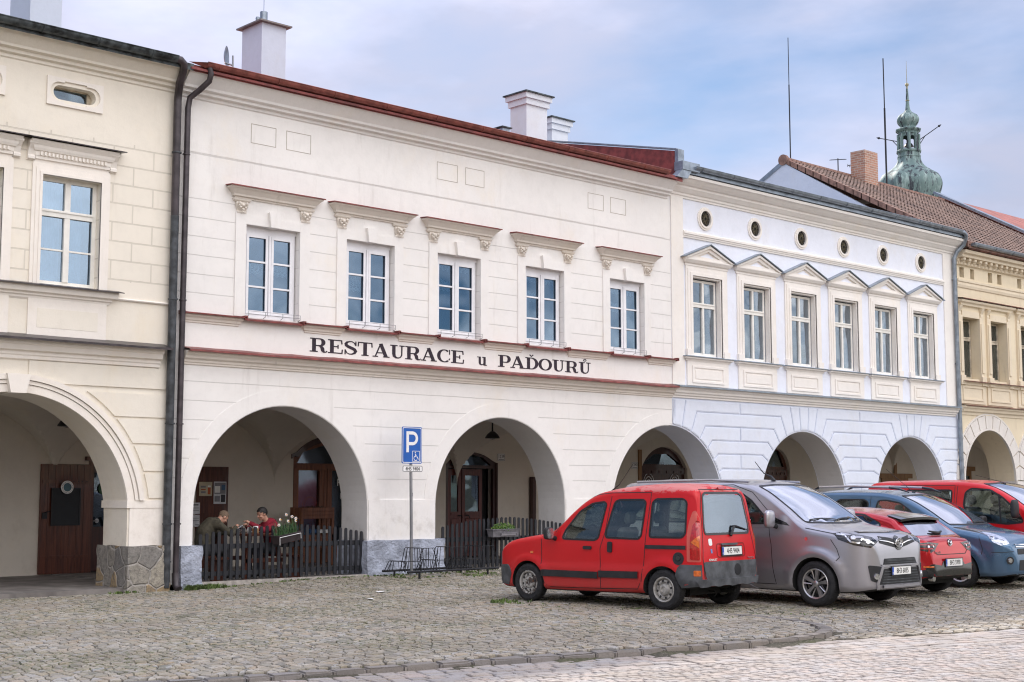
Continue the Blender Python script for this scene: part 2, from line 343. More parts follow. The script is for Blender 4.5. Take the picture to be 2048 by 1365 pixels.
def stone_wall():
    m, t, p, o = newmat('rubble_stone'); P = pos(t)
    wv = N(t, 'ShaderNodeVectorMath', operation='ADD'); L(t, P, wv.inputs[0])
    nz = N(t, 'ShaderNodeTexNoise', i_Scale=1.5, i_Detail=2.0); L(t, P, nz.inputs['Vector'])
    sc_ = N(t, 'ShaderNodeVectorMath', operation='SCALE'); L(t, nz.outputs['Color'], sc_.inputs[0]); sc_.inputs['Scale'].default_value = .35; L(t, sc_.outputs[0], wv.inputs[1])
    v1 = N(t, 'ShaderNodeTexVoronoi', i_Scale=3.0); L(t, wv.outputs[0], v1.inputs['Vector'])
    v2 = N(t, 'ShaderNodeTexVoronoi', feature='DISTANCE_TO_EDGE', i_Scale=3.0); L(t, wv.outputs[0], v2.inputs['Vector'])
    hs = N(t, 'ShaderNodeSeparateColor'); L(t, v1.outputs['Color'], hs.inputs[0])
    c = mixc(t, hs.outputs[0], (.24, .23, .22), (.42, .38, .31)); c = mixc(t, ramp(t, hs.outputs[1], .72, .8), c, (.38, .28, .16))
    nf = noise(t, P, 12, 8, .75); c = mixc(t, ramp(t, nf, .4, .75), c, (.13, .12, .115))
    e = ramp(t, v2.outputs['Distance'], .0, .07); c = mixc(t, e, (.42, .39, .36), c)
    L(t, c, p.inputs['Base Color']); p.inputs['Roughness'].default_value = .9
    bump(t, p, math_(t, 'ADD', math_(t, 'MULTIPLY', e, .6), nf), .05); return m
M['stone'] = stone_wall()
def tile_mat(name, a, b, dk, sx=.19, sy=.16):
    m, t, p, o = newmat(name); g = t.nodes.new('ShaderNodeNewGeometry'); P = g.outputs['Position']
    rnd = g.outputs['Random Per Island']
    c = mixc(t, rnd, a, b); c = mixc(t, ramp(t, noise(t, P, 1.4, 6, .7), .45, .72), c, dk); c = mixc(t, math_(t, 'MULTIPLY', ramp(t, noise(t, P, 22, 3), .5, .75), .5), c, dk)
    L(t, c, p.inputs['Base Color']); p.inputs['Roughness'].default_value = .85; return m
M['tile'] = tile_mat('roof_tiles', (.22, .145, .115), (.34, .235, .19), (.13, .10, .09))
M['ridge'] = simple('ridge_tile', (.235, .135, .105), .8, var=.3, scale=6)
M['brickch'] = None
def brick_mat():
    m, t, p, o = newmat('chimney_brick'); P = t.nodes.new('ShaderNodeTexCoord').outputs['Object']
    sep = N(t, 'ShaderNodeSeparateXYZ'); L(t, P, sep.inputs[0]); co = N(t, 'ShaderNodeCombineXYZ'); L(t, math_(t, 'ADD', sep.outputs[0], sep.outputs[1]), co.inputs[0]); L(t, sep.outputs[2], co.inputs[1])
    b = N(t, 'ShaderNodeTexBrick'); L(t, co.outputs[0], b.inputs['Vector']); b.inputs['Scale'].default_value = 1; b.inputs['Brick Width'].default_value = .27; b.inputs['Row Height'].default_value = .085; b.inputs['Mortar Size'].default_value = .013
    b.inputs['Color1'].default_value = (.46, .22, .15, 1); b.inputs['Color2'].default_value = (.30, .16, .12, 1); b.inputs['Mortar'].default_value = (.45, .38, .33, 1)
    c = mixc(t, math_(t, 'MULTIPLY', ramp(t, noise(t, P, 7, 6), .45, .75), .6), b.outputs[0], (.48, .38, .32)); L(t, c, p.inputs['Base Color']); p.inputs['Roughness'].default_value = .9
    return m
M['brickch'] = brick_mat()
def copper():
    m, t, p, o = newmat('green_copper'); P = t.nodes.new('ShaderNodeTexCoord').outputs['Object']
    st = noise(t, P, 1.6, 7, .7, (1.6, 1.6, .42)); c = mixc(t, ramp(t, st, .40, .50), (.26, .345, .335), (.14, .21, .205))
    c = mixc(t, ramp(t, noise(t, P, 1.1, 6, .72, (2.4, 2.4, .34)), .51, .57), c, (.035, .042, .055))
    c = mixc(t, math_(t, 'MULTIPLY', ramp(t, noise(t, P, 5, 4, .7, (2, 2, .4)), .6, .7), .6), c, (.30, .44, .42))
    L(t, c, p.inputs['Base Color']); p.inputs['Roughness'].default_value = .62; p.inputs['Metallic'].default_value = .25; return m
M['copper'] = copper()
# ---------------------------------------------------------------- house building blocks (facade plane Y = 22.5)
FY = 22.5; TH = .85; YB = 27.1
M['B0'] = plaster('restaurant_plaster_plain', (.86, .835, .81), DB, dirtamt=.5)
def hood(mb, x0, x1, prof, base=FY):      # moulding returned on both ends
    vs = []; fs = []
    for p, z in prof: vs += [(x0 - p, base + .02, z), (x0 - p, base - p, z), (x1 + p, base - p, z), (x1 + p, base + .02, z)]
    n = len(prof)
    for i in range(n - 1):
        for k in range(3): fs.append((i * 4 + k, i * 4 + k + 1, i * 4 + 5 + k, i * 4 + 4 + k))
        fs.append((i * 4 + 3, i * 4, i * 4 + 4, i * 4 + 7))
    fs += [(0, 1, 2, 3), (4 * n - 1, 4 * n - 2, 4 * n - 3, 4 * n - 4)]
    return mb.add(vs, fs)
def outline(x0, x1, zt, arches, zb=-.3, n=40):
    """outline of an arcade wall; arches = [(cx, r, z0)], cut by the ends where they cross them"""
    pts = []
    for cx, r, z0 in arches:
        a = []
        if cx - r >= x0: a.append((cx - r, zb))
        for i in range(n + 1):
            t = pi - pi * i / n; a.append((cx + r * cos(t), z0 + r * sin(t)))
        if cx + r <= x1: a.append((cx + r, zb))
        if cx - r < x0:
            a = [p for p in a if p[0] > x0]; h = z0 + sqrt(r * r - (x0 - cx) ** 2); a = [(x0, h)] + a
        if cx + r > x1:
            a = [p for p in a if p[0] < x1]; h = z0 + sqrt(r * r - (x1 - cx) ** 2); a = a + [(x1, h)]
        pts += a
    if pts[0][0] > x0 + 1e-6: pts = [(x0, zb)] + pts
    if pts[-1][0] < x1 - 1e-6: pts = pts + [(x1, zb)]
    return pts + [(x1, zt), (x0, zt)]
def ring(mb, cx, z0, r0, r1, y0, y1, zmin=None, n=48, xmin=-1e9, xmax=1e9):
    o = [p for p in arc(cx, z0, r1, 0, pi, n)]; i = [p for p in arc(cx, z0, r0, pi, 0, n)]
    if zmin is not None and zmin > z0:
        a0 = math.asin((zmin - z0) / r0); a1 = math.asin((zmin - z0) / r1)
        o = arc(cx, z0, r1, a1, pi - a1, n); i = arc(cx, z0, r0, pi - a0, a0, n)
    elif zmin is not None: o = [(cx + r1, zmin)] + o + [(cx - r1, zmin)]; i = [(cx - r0, zmin)] + i + [(cx + r0, zmin)]
    poly = [(x, z) for x, z in o + i if xmin <= x <= xmax]
    q = [poly[0]]
    for p in poly[1:]:
        if hypot(p[0] - q[-1][0], p[1] - q[-1][1]) > 1e-5: q.append(p)
    return mb.plate(q, [], y0, y1)
def vault(x0, x1, zs=1.85, rise=1.72, y0=FY + TH - .01, y1=YB + .0):
    cx, hw = (x0 + x1) / 2, (x1 - x0) / 2; cy, hd = (y0 + y1) / 2, (y1 - y0) / 2; nx, ny = 56, 40; vs = []; fs = []
    for j in range(ny + 1):
        for i in range(nx + 1):
            u = -1 + 2 * i / nx; v = -1 + 2 * j / ny; u = math.copysign(1 - (1 - abs(u)) ** 1.5, u); v = math.copysign(1 - (1 - abs(v)) ** 1.5, v)
            vs.append((cx + u * hw, cy + v * hd, zs + rise * max(sqrt(max(0, 1 - u * u)), .93 * sqrt(max(0, 1 - v * v)))))
    for j in range(ny):
        for i in range(nx): a = j * (nx + 1) + i; fs.append((a, a + 1, a + nx + 2, a + nx + 1))
    m = MB(); m.add(vs, fs); return m
def gutter(mb, x0, x1, p, z, r=.085, step=1.15, lip=True):
    n = 10; vs = []; fs = []
    for k in range(n + 1):
        a = pi + pi * k / n; y, h = FY - p + r * cos(a), z + r * sin(a); vs += [(x0, y, h), (x1, y, h)]
        y, h = FY - p + (r - .008) * cos(a), z + (r - .008) * sin(a); vs += [(x0, y, h), (x1, y, h)]
    for k in range(n): a = 4 * k; fs += [(a, a + 1, a + 5, a + 4), (a + 2, a + 6, a + 7, a + 3)]
    fs += [(0, 2, 3, 1), (4 * n, 4 * n + 1, 4 * n + 3, 4 * n + 2)]
    mb.add(vs, fs); mb.tube([(x0, FY - p - r, z + .005), (x1, FY - p - r, z + .005)], .012, 6)
    x = x0 + .25
    while x < x1 - .1:
        mb.tube([(x, FY - p + (r + .006) * cos(pi + pi * k / 8), z + (r + .006) * sin(pi + pi * k / 8)) for k in range(9)], .011, 6); x += step
    for xx in (x0, x1): mb.add([(xx, FY - p + r * cos(pi + pi * k / n), z + r * sin(pi + pi * k / n)) for k in range(n + 1)], [tuple(range(n + 1))])
def roof_slab(x0, x1, ye, ze, yr, zr, yb, zb, t=.12):
    m = MB(); P = [(ye, ze), (yr, zr), (yb, zb)]
    vs = [(x, y, z) for x in (x0, x1) for y, z in P] + [(x, y, z - t) for x in (x0, x1) for y, z in P]
    return m.add(vs, [(0, 1, 4, 3), (1, 2, 5, 4), (6, 9, 10, 7), (7, 10, 11, 8), (0, 3, 9, 6), (2, 8, 11, 5), (0, 6, 7, 1), (1, 7, 8, 2), (3, 4, 10, 9), (4, 5, 11, 10)])
def shell(h, x0, x1, mat, zt=9.3):         # party walls, back wall, floors that close the house behind its facade
    m = MB(); m.box(x0 + .01, x0 + .21, FY + .36, 32, 3.75, zt); m.box(x1 - .21, x1 - .01, FY + .36, 32, 3.75, zt); m.box(x0 + .02, x1 - .02, 31.8, 32.05, 0, zt + .05)
    m.box(x0 + .22, x1 - .22, FY + .37, 31.78, 3.72, 3.9); m.box(x0 + .22, x1 - .22, FY + .37, 31.78, 7.9, 8.05); m.box(x0 + .22, x1 - .22, 26.5, 26.6, 3.9, 7.9)
    mk('room_shell', m, mat, h, world_=True)
def chimney(h, x, y, w, d, z0, z1, mat, cap='zinc', fancy=False, pot=False):
    m = MB(); m.box(x, x + w, y, y + d, z0, z1)
    if fancy:
        for k, (e, a, b) in enumerate(((.05, z1 - .30, z1 - .14), (.10, z1 - .138, z1))): m.box(x - e, x + w + e, y - e, y + d + e, a, b)
    c = mk('chimney', m, mat, h, world_=True, org=(x + w / 2, y + d / 2, z0))
    k = MB(); e = .15 if fancy else (.10 if cap != 'none' else .0); k.box(x - e, x + w + e, y - e, y + d + e, z1 + .001, z1 + .035); mk('chimney_cap', k, M[cap] if cap != 'none' else mat, c, world_=True)
    if pot: k = MB(); k.tube([(x + w * .35, y + .28, z1 + .03), (x + w * .35, y + .28, z1 + .34)], .085, 14); k.tube([(x + w * .35, y + .28, z1 + .3), (x + w * .36, y + .28, z1 + 2.2)], .008, 5); k.lathe([(.035, 0), (.05, .05), (.04, .09), (0, .1)], 10, (x - .05, y + .1, z1 + .03)); mk('flue_pipe', k, M['zinc'], c, True, world_=True)
    return c
def curtain_mesh(x0, x1, z0, z1, amp=.02, fr=60):
    n = 48; vs = []; 
    for i in range(n + 1):
        x = x0 + (x1 - x0) * i / n; y = amp * sin(fr * x) + amp * .5 * sin(fr * 2.3 * x + 1); vs += [(x, y, z0), (x, y, z1)]
    m = MB(); m.add(vs, [(2 * i, 2 * i + 2, 2 * i + 3, 2 * i + 1) for i in range(n)]); return m
def sash(w, h, fw, rows, cols, sw=.035, mull=.09, topbar=None, dep=.06):
    """casement frame in local space: x centred, z from 0; returns frame MB"""
    m = MB(); x0, x1 = -w / 2, w / 2
    m.plate(rect(x0, x1, 0, h), [rect(x0 + fw, x1 - fw, fw * 1.2, h - fw)], 0, dep)
    m.box(-mull / 2, mull / 2, -.02, dep - .01, fw * 1.2, h - fw)
    for z in rows: m.box(x0 + fw, x1 - fw, .004, dep - .012, z - sw / 2, z + sw / 2)
    if topbar: m.box(x0 + fw, x1 - fw, -.025, dep, topbar - .06, topbar + .06); m.box(x0 + fw, x1 - fw, -.04, dep, topbar + .02, topbar + .045)
    return m
# ================================================================= HOUSE A : cream house on the left
XA0, XB0, XC0, XD0, XE0 = 5.6, 12.72, 26.2, 39.66, 50.2
hA = empty('townhouse', (XA0, FY, 0), label='cream town house with brown window hoods and rubble stone pillar, at the left edge', cat='house', group='town houses round the square')
arcA = [(9.84, 2.06, 1.27)]
m = MB(); m.plate(outline(XA0, XB0 - .003, 4.0, arcA), [], FY, FY + TH); lw = mk('arcade_wall', m, M['Ab'], hA, world_=True)
WA = [7.23, 8.96, 10.69]
m = MB(); holes = [rect(c - .53, c + .53, 5.15, 7.0) for c in WA]
for c in (WA[0], WA[1], 10.70): holes.append([(c - .46 + .105 * 0, 8.345)] and arc(c + .26, 8.46, .125, -pi / 2, pi / 2, 10) + arc(c - .26, 8.46, .125, pi / 2, 1.5 * pi, 10))
m.plate(rect(XA0, XB0 - .003, 4.0, 9.4), holes, FY, FY + .34); mk('upper_wall', m, M['A'], hA, world_=True)
shell(hA, XA0, XB0, M['room'])
for c in (WA[0], WA[1], 10.70):      # attic lights with their plaster frames
    m = MB(); m.plate(rect(c - .51, c + .51, 8.22, 8.71), [arc(c + .29, 8.465, .165, -pi / 2, pi / 2, 12) + [(c + .2, 8.63), (c + .2, 8.655), (c - .2, 8.655), (c - .2, 8.63)] + arc(c - .29, 8.465, .165, pi / 2, 1.5 * pi, 12) + [(c - .2, 8.30), (c - .2, 8.275), (c + .2, 8.275), (c + .2, 8.30)]], FY - .035, FY - .001)
    fr = mk('attic_frame', m, M['At'], hA, world_=True, org=(c, FY, 8.46))
    k = MB(); k.plate(rect(c - .44, c + .44, 8.3, 8.62), [rect(c - .38, c + .30, 8.34, 8.56)], FY + .16, FY + .22); mk('attic_sash', k, M['dfr'], fr, world_=True)
    k = MB(); k.box(c - .40, c + .32, FY + .20, FY + .205, 8.33, 8.57); mk('pane', k, M['pane_dark'], fr, world_=True)
# windows
fm = sash(1.06, 1.85, .07, [.62], 2, sw=.03, mull=.10, topbar=1.24)
wA = mk('window', fm, M['cfr'], hA); wA.location = (WA[2] - XA0, .13, 5.15)
k = MB(); k.box(-.48, .48, .025, .03, .08, 1.79); mk('pane', k, M['pane'], wA)
k = curtain_mesh(-.5, -.05, .05, 1.8, .012, 90); k.add([(x, y, z) for x, y, z in [(a[0] + .48, a[1], a[2]) for a in curtain_mesh(-.5, -.12, .05, 1.8, .012, 90).v]], curtain_mesh(-.5, -.12, .05, 1.8).f)
k.tri(Matrix.Translation((0, .16, 0))); mk('curtain', k, M['curt'], wA)
k = MB(); k.box(-.49, .49, .5, .52, 0, 1.85); mk('dark_back', k, M['dark'], wA)
for c in WA[:2]: dup(wA, hA, (c - XA0, .13, 5.15))
for c in WA:
    m = MB()
    for e, p in ((.17, .03), (.11, .045), (.045, .06)):      # stepped architrave
        m.plate([(c - .53 - e, 5.14), (c - .53, 5.14), (c - .53, 7.0), (c + .53, 7.0), (c + .53, 5.14), (c + .53 + e, 5.14), (c + .53 + e, 7.0 + e), (c - .53 - e, 7.0 + e)], [], FY - p, FY - p + .028)
    m.box(c - .69, c + .69, FY - .02, FY, 7.17, 7.24)
    sr = mk('window_surround', m, M['At'], hA, world_=True, org=(c, FY, 5.14))
    k = MB(); hood(k, c - .62, c + .62, [(0.0, 7.235), (.05, 7.245), (.05, 7.29), (.06, 7.30), (.06, 7.37), (.09, 7.38), (.11, 7.42), (.12, 7.46), (.17, 7.52), (.17, 7.55)])
    x = c - .60
    while x < c + .59: k.box(x, x + .035, FY - .095, FY - .05, 7.305, 7.365); x += .068
    mk('hood', k, M['At'], sr, world_=True)
    for s in (-1, 1):
        k = MB(); xx = c + s * .74; pr = [(.03, 7.22), (.06, 7.23), (.06, 7.27), (.04, 7.30), (.07, 7.40), (.13, 7.47), (.15, 7.53), (.12, 7.55)]
        hood(k, xx - .055, xx + .055, [(p * .9 if i else .02, z) for i, (p, z) in enumerate(pr)][:1] + [(0.02, 7.21)])
        k.add([(xx + a, FY + .02 if q == 0 else FY - q, z) for a in (-.06, .06) for (q, z) in [(0, 7.2)] + pr + [(0, 7.55)]], [tuple(range(10)), tuple(range(10, 20))] + [(i, (i + 1) % 10, (i + 1) % 10 + 10, i + 10) for i in range(10)])
        k.lathe([(.03, -.075), (.03, .075)], 12, (xx, FY - .12, 7.50), 'x'); mk('console', k, M['At'], sr, world_=True)
    k = MB(); k.add([(c - .90, FY, 7.585), (c + .90, FY, 7.585), (c + .90, FY - .23, 7.56), (c - .90, FY - .23, 7.56), (c - .90, FY, 7.60), (c + .90, FY, 7.60), (c + .90, FY - .23, 7.575), (c - .90, FY - .23, 7.575)], [(0, 1, 2, 3), (4, 5, 6, 7), (0, 1, 5, 4), (1, 2, 6, 5), (2, 3, 7, 6), (3, 0, 4, 7)]); mk('hood_sheet', k, M['dkpipe'], sr, world_=True)
    m = MB(); m.box(c - .70, c + .70, FY - .03, FY, 4.26, 4.90); pn = mk('apron_panel', m, M['At'], hA, world_=True, org=(c, FY, 4.3))
    k = MB(); k.box(c - .54, c + .54, FY - .034, FY - .0305, 4.42, 4.74); mk('panel_field', k, M['Ab'], pn, world_=True)
m = MB(); hood(m, XA0 + .2, 11.40, [(.0, 4.87), (.03, 4.90), (.04, 4.93), (.07, 4.95), (.07, 4.98), (.13, 5.00), (.15, 5.07), (.15, 5.105)]); m.sweep([(0, 5.0), (.03, 5.0), (.045, 5.02), (.03, 5.04), (0, 5.045)], 11.5, XB0 - .02); mk('sill_cornice', m, M['At'], hA, world_=True)
m = MB(); m.add([(XA0, FY, 5.16), (11.62, FY, 5.16), (11.62, FY - .22, 5.11), (XA0, FY - .22, 5.11), (XA0, FY, 5.145), (11.62, FY, 5.145), (11.62, FY - .22, 5.095), (XA0, FY - .22, 5.095)], [(0, 1, 2, 3), (7, 6, 5, 4), (0, 4, 5, 1), (1, 5, 6, 2), (2, 6, 7, 3), (3, 7, 4, 0)]); mk('sill_sheet', m, M['dkpipe'], hA, world_=True)
m = MB(); m.sweep([(0, 3.86), (.05, 3.88), (.05, 3.93), (.07, 3.95), (.07, 4.0), (.14, 4.02), (.17, 4.10), (.20, 4.12), (.22, 4.2), (0, 4.22)], XA0, 12.42); mk('storey_cornice', m, M['At'], hA, world_=True)
m = MB(); m.add([(XA0, FY, 4.30), (12.52, FY, 4.30), (12.52, FY - .34, 4.205), (XA0, FY - .34, 4.205), (XA0, FY, 4.275), (12.52, FY, 4.275), (12.52, FY - .34, 4.17), (XA0, FY - .34, 4.17)], [(0, 1, 2, 3), (7, 6, 5, 4), (0, 4, 5, 1), (1, 5, 6, 2), (2, 6, 7, 3), (3, 7, 4, 0)]); mk('cornice_sheet', m, M['dkpipe'], hA, world_=True)
# ground floor: arch mouldings, keystone, raised courses
cx, r, z0 = arcA[0]
m = MB()
for r0, r1, p in ((2.062, 2.19, .035), (2.20, 2.26, .055), (2.27, 2.36, .085)): ring(m, cx, z0, r0, r1, FY - p, FY - .001, 1.56)
mk('arch_moulding', m, M['At'], hA, world_=True)
m = MB(); m.plate([(cx - .13, 3.31), (cx + .13, 3.31), (cx + .20, 3.62), (cx - .20, 3.62)], [], FY - .14, FY + .3); mk('keystone', m, M['At'], hA, world_=True)
m = MB()
for za, zb in ((3.0, 3.40), (2.545, 2.955), (2.07, 2.50), (1.60, 2.025)):
    pts = [(cx + max(sqrt(max(0, 2.47 ** 2 - (zb - (zb - za) * i / 12 - z0) ** 2)), .0), zb - (zb - za) * i / 12) for i in range(13)]
    m.plate([(12.60, za), (12.60, zb)] + pts, [], FY - .028, FY - .001)
m.plate([(10.35, 3.50), (12.60, 3.50), (12.60, 3.86), (10.05, 3.86), (10.05, 3.60)], [], FY - .028, FY - .001)
mk('rusticated_course', m, M['Ab'], hA, world_=True)
m = MB(); m.box(11.87, 12.62, FY - .04, FY + TH + .04, 1.43, 1.56); mk('impost', m, M['At'], hA, world_=True)
m = MB(); m.box(11.93, 12.64, FY - .03, FY + TH, .76, 1.43); mk('pier_shaft', m, M['At'], hA, world_=True)
bm = bmesh.new(); bmesh.ops.create_cube(bm, size=1); bmesh.ops.subdivide_edges(bm, edges=bm.edges[:], cuts=9, use_grid_fill=True)
for v in bm.verts:
    q = Vector((12.25 + v.co.x * .78, FY + .41 + v.co.y * 1.12, .22 + v.co.z * 1.12)); nn = (sin(q.x * 13 + q.z * 7) + sin(q.z * 17 - q.y * 9) + sin(q.y * 15 + q.x * 5)) * .010
    v.co = q + Vector((math.copysign(nn, v.co.x) if abs(v.co.x) > .49 else 0, math.copysign(nn, -1) if v.co.y < -.49 else 0, nn * .6 if v.co.z > .49 else 0))
m = MB(); m.addbm(bm); bm.free(); mk('stone_plinth', m, M['stone'], hA, True, world_=True)
# eaves
m = MB(); m.sweep([(0, 8.86), (.03, 8.88), (.03, 8.93), (.10, 8.95), (.11, 9.0), (.19, 9.02), (.20, 9.06), (.36, 9.22), (.40, 9.24), (0, 9.25)], XA0, XB0 - .05); mk('eaves_cornice', m, M['Ab'], hA, world_=True)
m = MB(); gutter(m, XA0, 12.34, .50, 9.36, .10, 1.0); m.box(XA0, 12.36, FY - .46, FY - .1, 9.245, 9.275); mk('gutter', m, M['dkz'], hA, True, world_=True)
mk('roof', roof_slab(XA0, XB0 + .0, 22.05, 9.33, 27.3, 10.9, 32.3, 9.3), M['dkz'], hA, world_=True)
chimney(hA, 10.95, 25.0, .62, .9, 9.9, 11.55, M['chim'])
m = MB(); m.tube([(12.32, FY - .5, 9.33), (12.42, FY - .5, 9.33), (12.50, FY - .48, 9.28), (12.54, FY - .40, 9.17), (12.56, FY - .25, 9.0), (12.60, FY - .14, 8.84), (12.60, FY - .12, 8.7), (12.60, FY - .12, .95)], .070, 14); mk('downpipe', m, M['dkpipe'], hA, True, world_=True, angle=60)
m = MB(); m.tube([(12.60, FY - .12, 6.6), (12.60, FY - .12, 0.05)], .0735, 14); m.tube([(12.60, FY - .12, .7), (12.60, FY - .12, .35)], .078, 14)
for z in (2.9, 5.1, 7.75, 1.15, .5): m.lathe([(.088, -.014), (.088, .014)], 16, (12.605 if z != .5 else 12.6, FY - .12, z))
mk('lower_pipe', m, M['dkpipe2'], hA, True, world_=True, angle=60)
# arcade inside A
m = MB(); m.box(XA0, XB0 - .002, YB, YB + .3, -.2, 4.0); mk('arcade_back_wall', m, M['in'], hA, world_=True)
mk('arcade_vault', vault(7.2, 12.72), M['in'], hA, True, world_=True, angle=25)
m = MB(); m.box(XA0, XB0 - .002, FY - .02, YB + .1, -.1, .075); mk('arcade_floor', m, M['dirt_floor'], hA, world_=True)
# ================================================================= HOUSE B : the restaurant
hB = empty('restaurant_house', (XB0, FY, 0), label='white restaurant house with red sheet ledges and painted lettering over three arches', cat='house', group='town houses round the square')
arcB = [(15.11, 1.94, 1.38), (20.65, 1.88, 1.42), (26.08, 2.02, 1.29)]
m = MB(); m.plate(outline(XB0, XC0 - .003, 4.0, arcB), [], FY, FY + TH); mk('arcade_wall', m, M['B'], hB, world_=True)
m = MB()
for cx, r, z0 in arcB: m.plate([(x, z) for x, z in [(cx + r - .012, .78)] + arc(cx, z0, r - .012, .0, pi, 40) + [(cx - r + .012, .78), (cx - r, .78)] + arc(cx, z0, r, pi, 0, 40) + [(cx + r, .78)] if x < XC0], [], FY + .004, FY + TH - .01)
mk('arch_soffit', m, M['reveal'], hB, world_=True)
WB = [14.745, 17.045, 19.38, 21.90, 24.605]
m = MB(); m.plate(rect(XB0, XC0 - .003, 4.0, 9.4), [rect(c - .60, c + .60, 4.93, 6.66) for c in WB], FY, FY + .34); mk('upper_wall', m, M['B'], hB, world_=True)
shell(hB, XB0, XC0, M['room'])
m = MB()
for i, (cx, r, z0) in enumerate(arcB): ring(m, cx, z0, r + .003, r + .30, FY - .008, FY + .02, 1.57, xmax=XC0 - .004)
mk('arch_band', m, M['B0'], hB, world_=True)
m = MB()
for x0, x1 in ((12.90, 13.15), (17.07, 18.75), (22.55, 24.05)): m = MB(); m.box(x0 - .005, x1 + .005, FY - .02, FY + TH - .03, .70, 1.55); mk('pier_face', m, M['B0'], hB, world_=True)
for x0, x1 in ((12.90, 13.33), (16.98, 18.95), (22.45, 24.2)):
    bm = bmesh.new(); bmesh.ops.create_cube(bm, size=1); bmesh.ops.subdivide_edges(bm, edges=bm.edges[:], cuts=14, use_grid_fill=True)
    for v in bm.verts:
        q = Vector(((x0 + x1) / 2 + v.co.x * (x1 - x0), FY + .40 + v.co.y * 1.0, .23 + v.co.z * 1.06)); nn = (sin(q.x * 11 + q.z * 9) + sin(q.z * 21 - q.x * 7) * .8 + sin(q.x * 29 + q.z * 3) * .5) * .009
        v.co = q + Vector((nn * (1 if v.co.x > .4 else -1) * .8 if abs(v.co.x) > .4 else 0, -nn - .02 * (v.co.z < 0) if v.co.y < -.4 else 0, nn * .5 if v.co.z > .4 else 0))
    m = MB(); m.addbm(bm); bm.free(); mk('plinth', m, M['plinthB'], hB, True, world_=True)
# window prototype (local)
fm = MB(); fm.plate(rect(-.57, .57, 0, 1.66), [rect(-.50, -.045, .10, 1.56), rect(.045, .50, .10, 1.56)], 0, .06)
for s in (-1, 1):
    fm.plate(rect(s * .2725 - .235, s * .2725 + .235, .085, 1.585), [rect(s * .2725 - .185, s * .2725 + .185, .15, 1.53)], -.018, -.001)
    for z in (.60, 1.075): fm.box(s * .2725 - .184, s * .2725 + .184, -.012, .03, z - .017, z + .017)
fm.box(-.022, .022, -.03, -.002, .08, 1.60)
fm.box(-.60, .60, .0, .06, 1.66, 1.73)
wB = mk('window', fm, M['wfr'], hB); wB.location = (WB[0] - XB0, .11, 4.93)
k = MB(); k.box(-.50, .50, .024, .029, .09, 1.60); mk('pane', k, M['pane'], wB)
k = MB(); k.box(-.58, .58, .75, .77, 0, 1.7); mk('dark_back', k, M['room'], wB)
def lace(z0, z1, x0, x1):
    m = MB(); n = 60
    for band in range(3):
        pts = []
        for i in range(n + 1):
            x = x0 + (x1 - x0) * i / n; pts.append((x, .10 + .008 * sin(x * 70), z0 + .035 * abs(sin(x * 26)) - band * .028))
        m.tube(pts, .010 - band * .002, 4)
    rr = random.Random(int(z0 * 100)); x = x0 + .04
    while x < x1 - .03:        # embroidered sprigs
        h = (z1 - z0) * rr.uniform(.6, 1); m.tube([(x + .02 * sin(q * 5), .10, z0 + .03 + h * q) for q in [i / 8 for i in range(9)]], .008, 4)
        for q in (.25, .45, .65, .85):
            for s in (-1, 1): m.tube([(x, .10, z0 + .03 + h * q - .02), (x + s * .03, .10, z0 + .03 + h * q + .02), (x + s * .035, .10, z0 + .03 + h * q - .01)], .0055, 4)
        x += .085
    return m
copiesB = [wB] + [dup(wB, hB, (c - XB0, .11, 4.93)) for c in WB[1:]]
for i, w in enumerate(copiesB):
    if i == 0: k = lace(.90, 1.10, -.48, .48)
    elif i == 1: k = lace(.80, 1.02, -.48, -.05)
    else:
        k = lace(1.04, 1.22, -.48, -.06); k.mb(lace(1.47, 1.53, -.48, .48), Matrix.Identity(4)); k.tube([(-.48, .1, 1.55), (.48, .1, 1.55)], .012, 5)
    mk('lace_curtain', k, M['lace'], w)
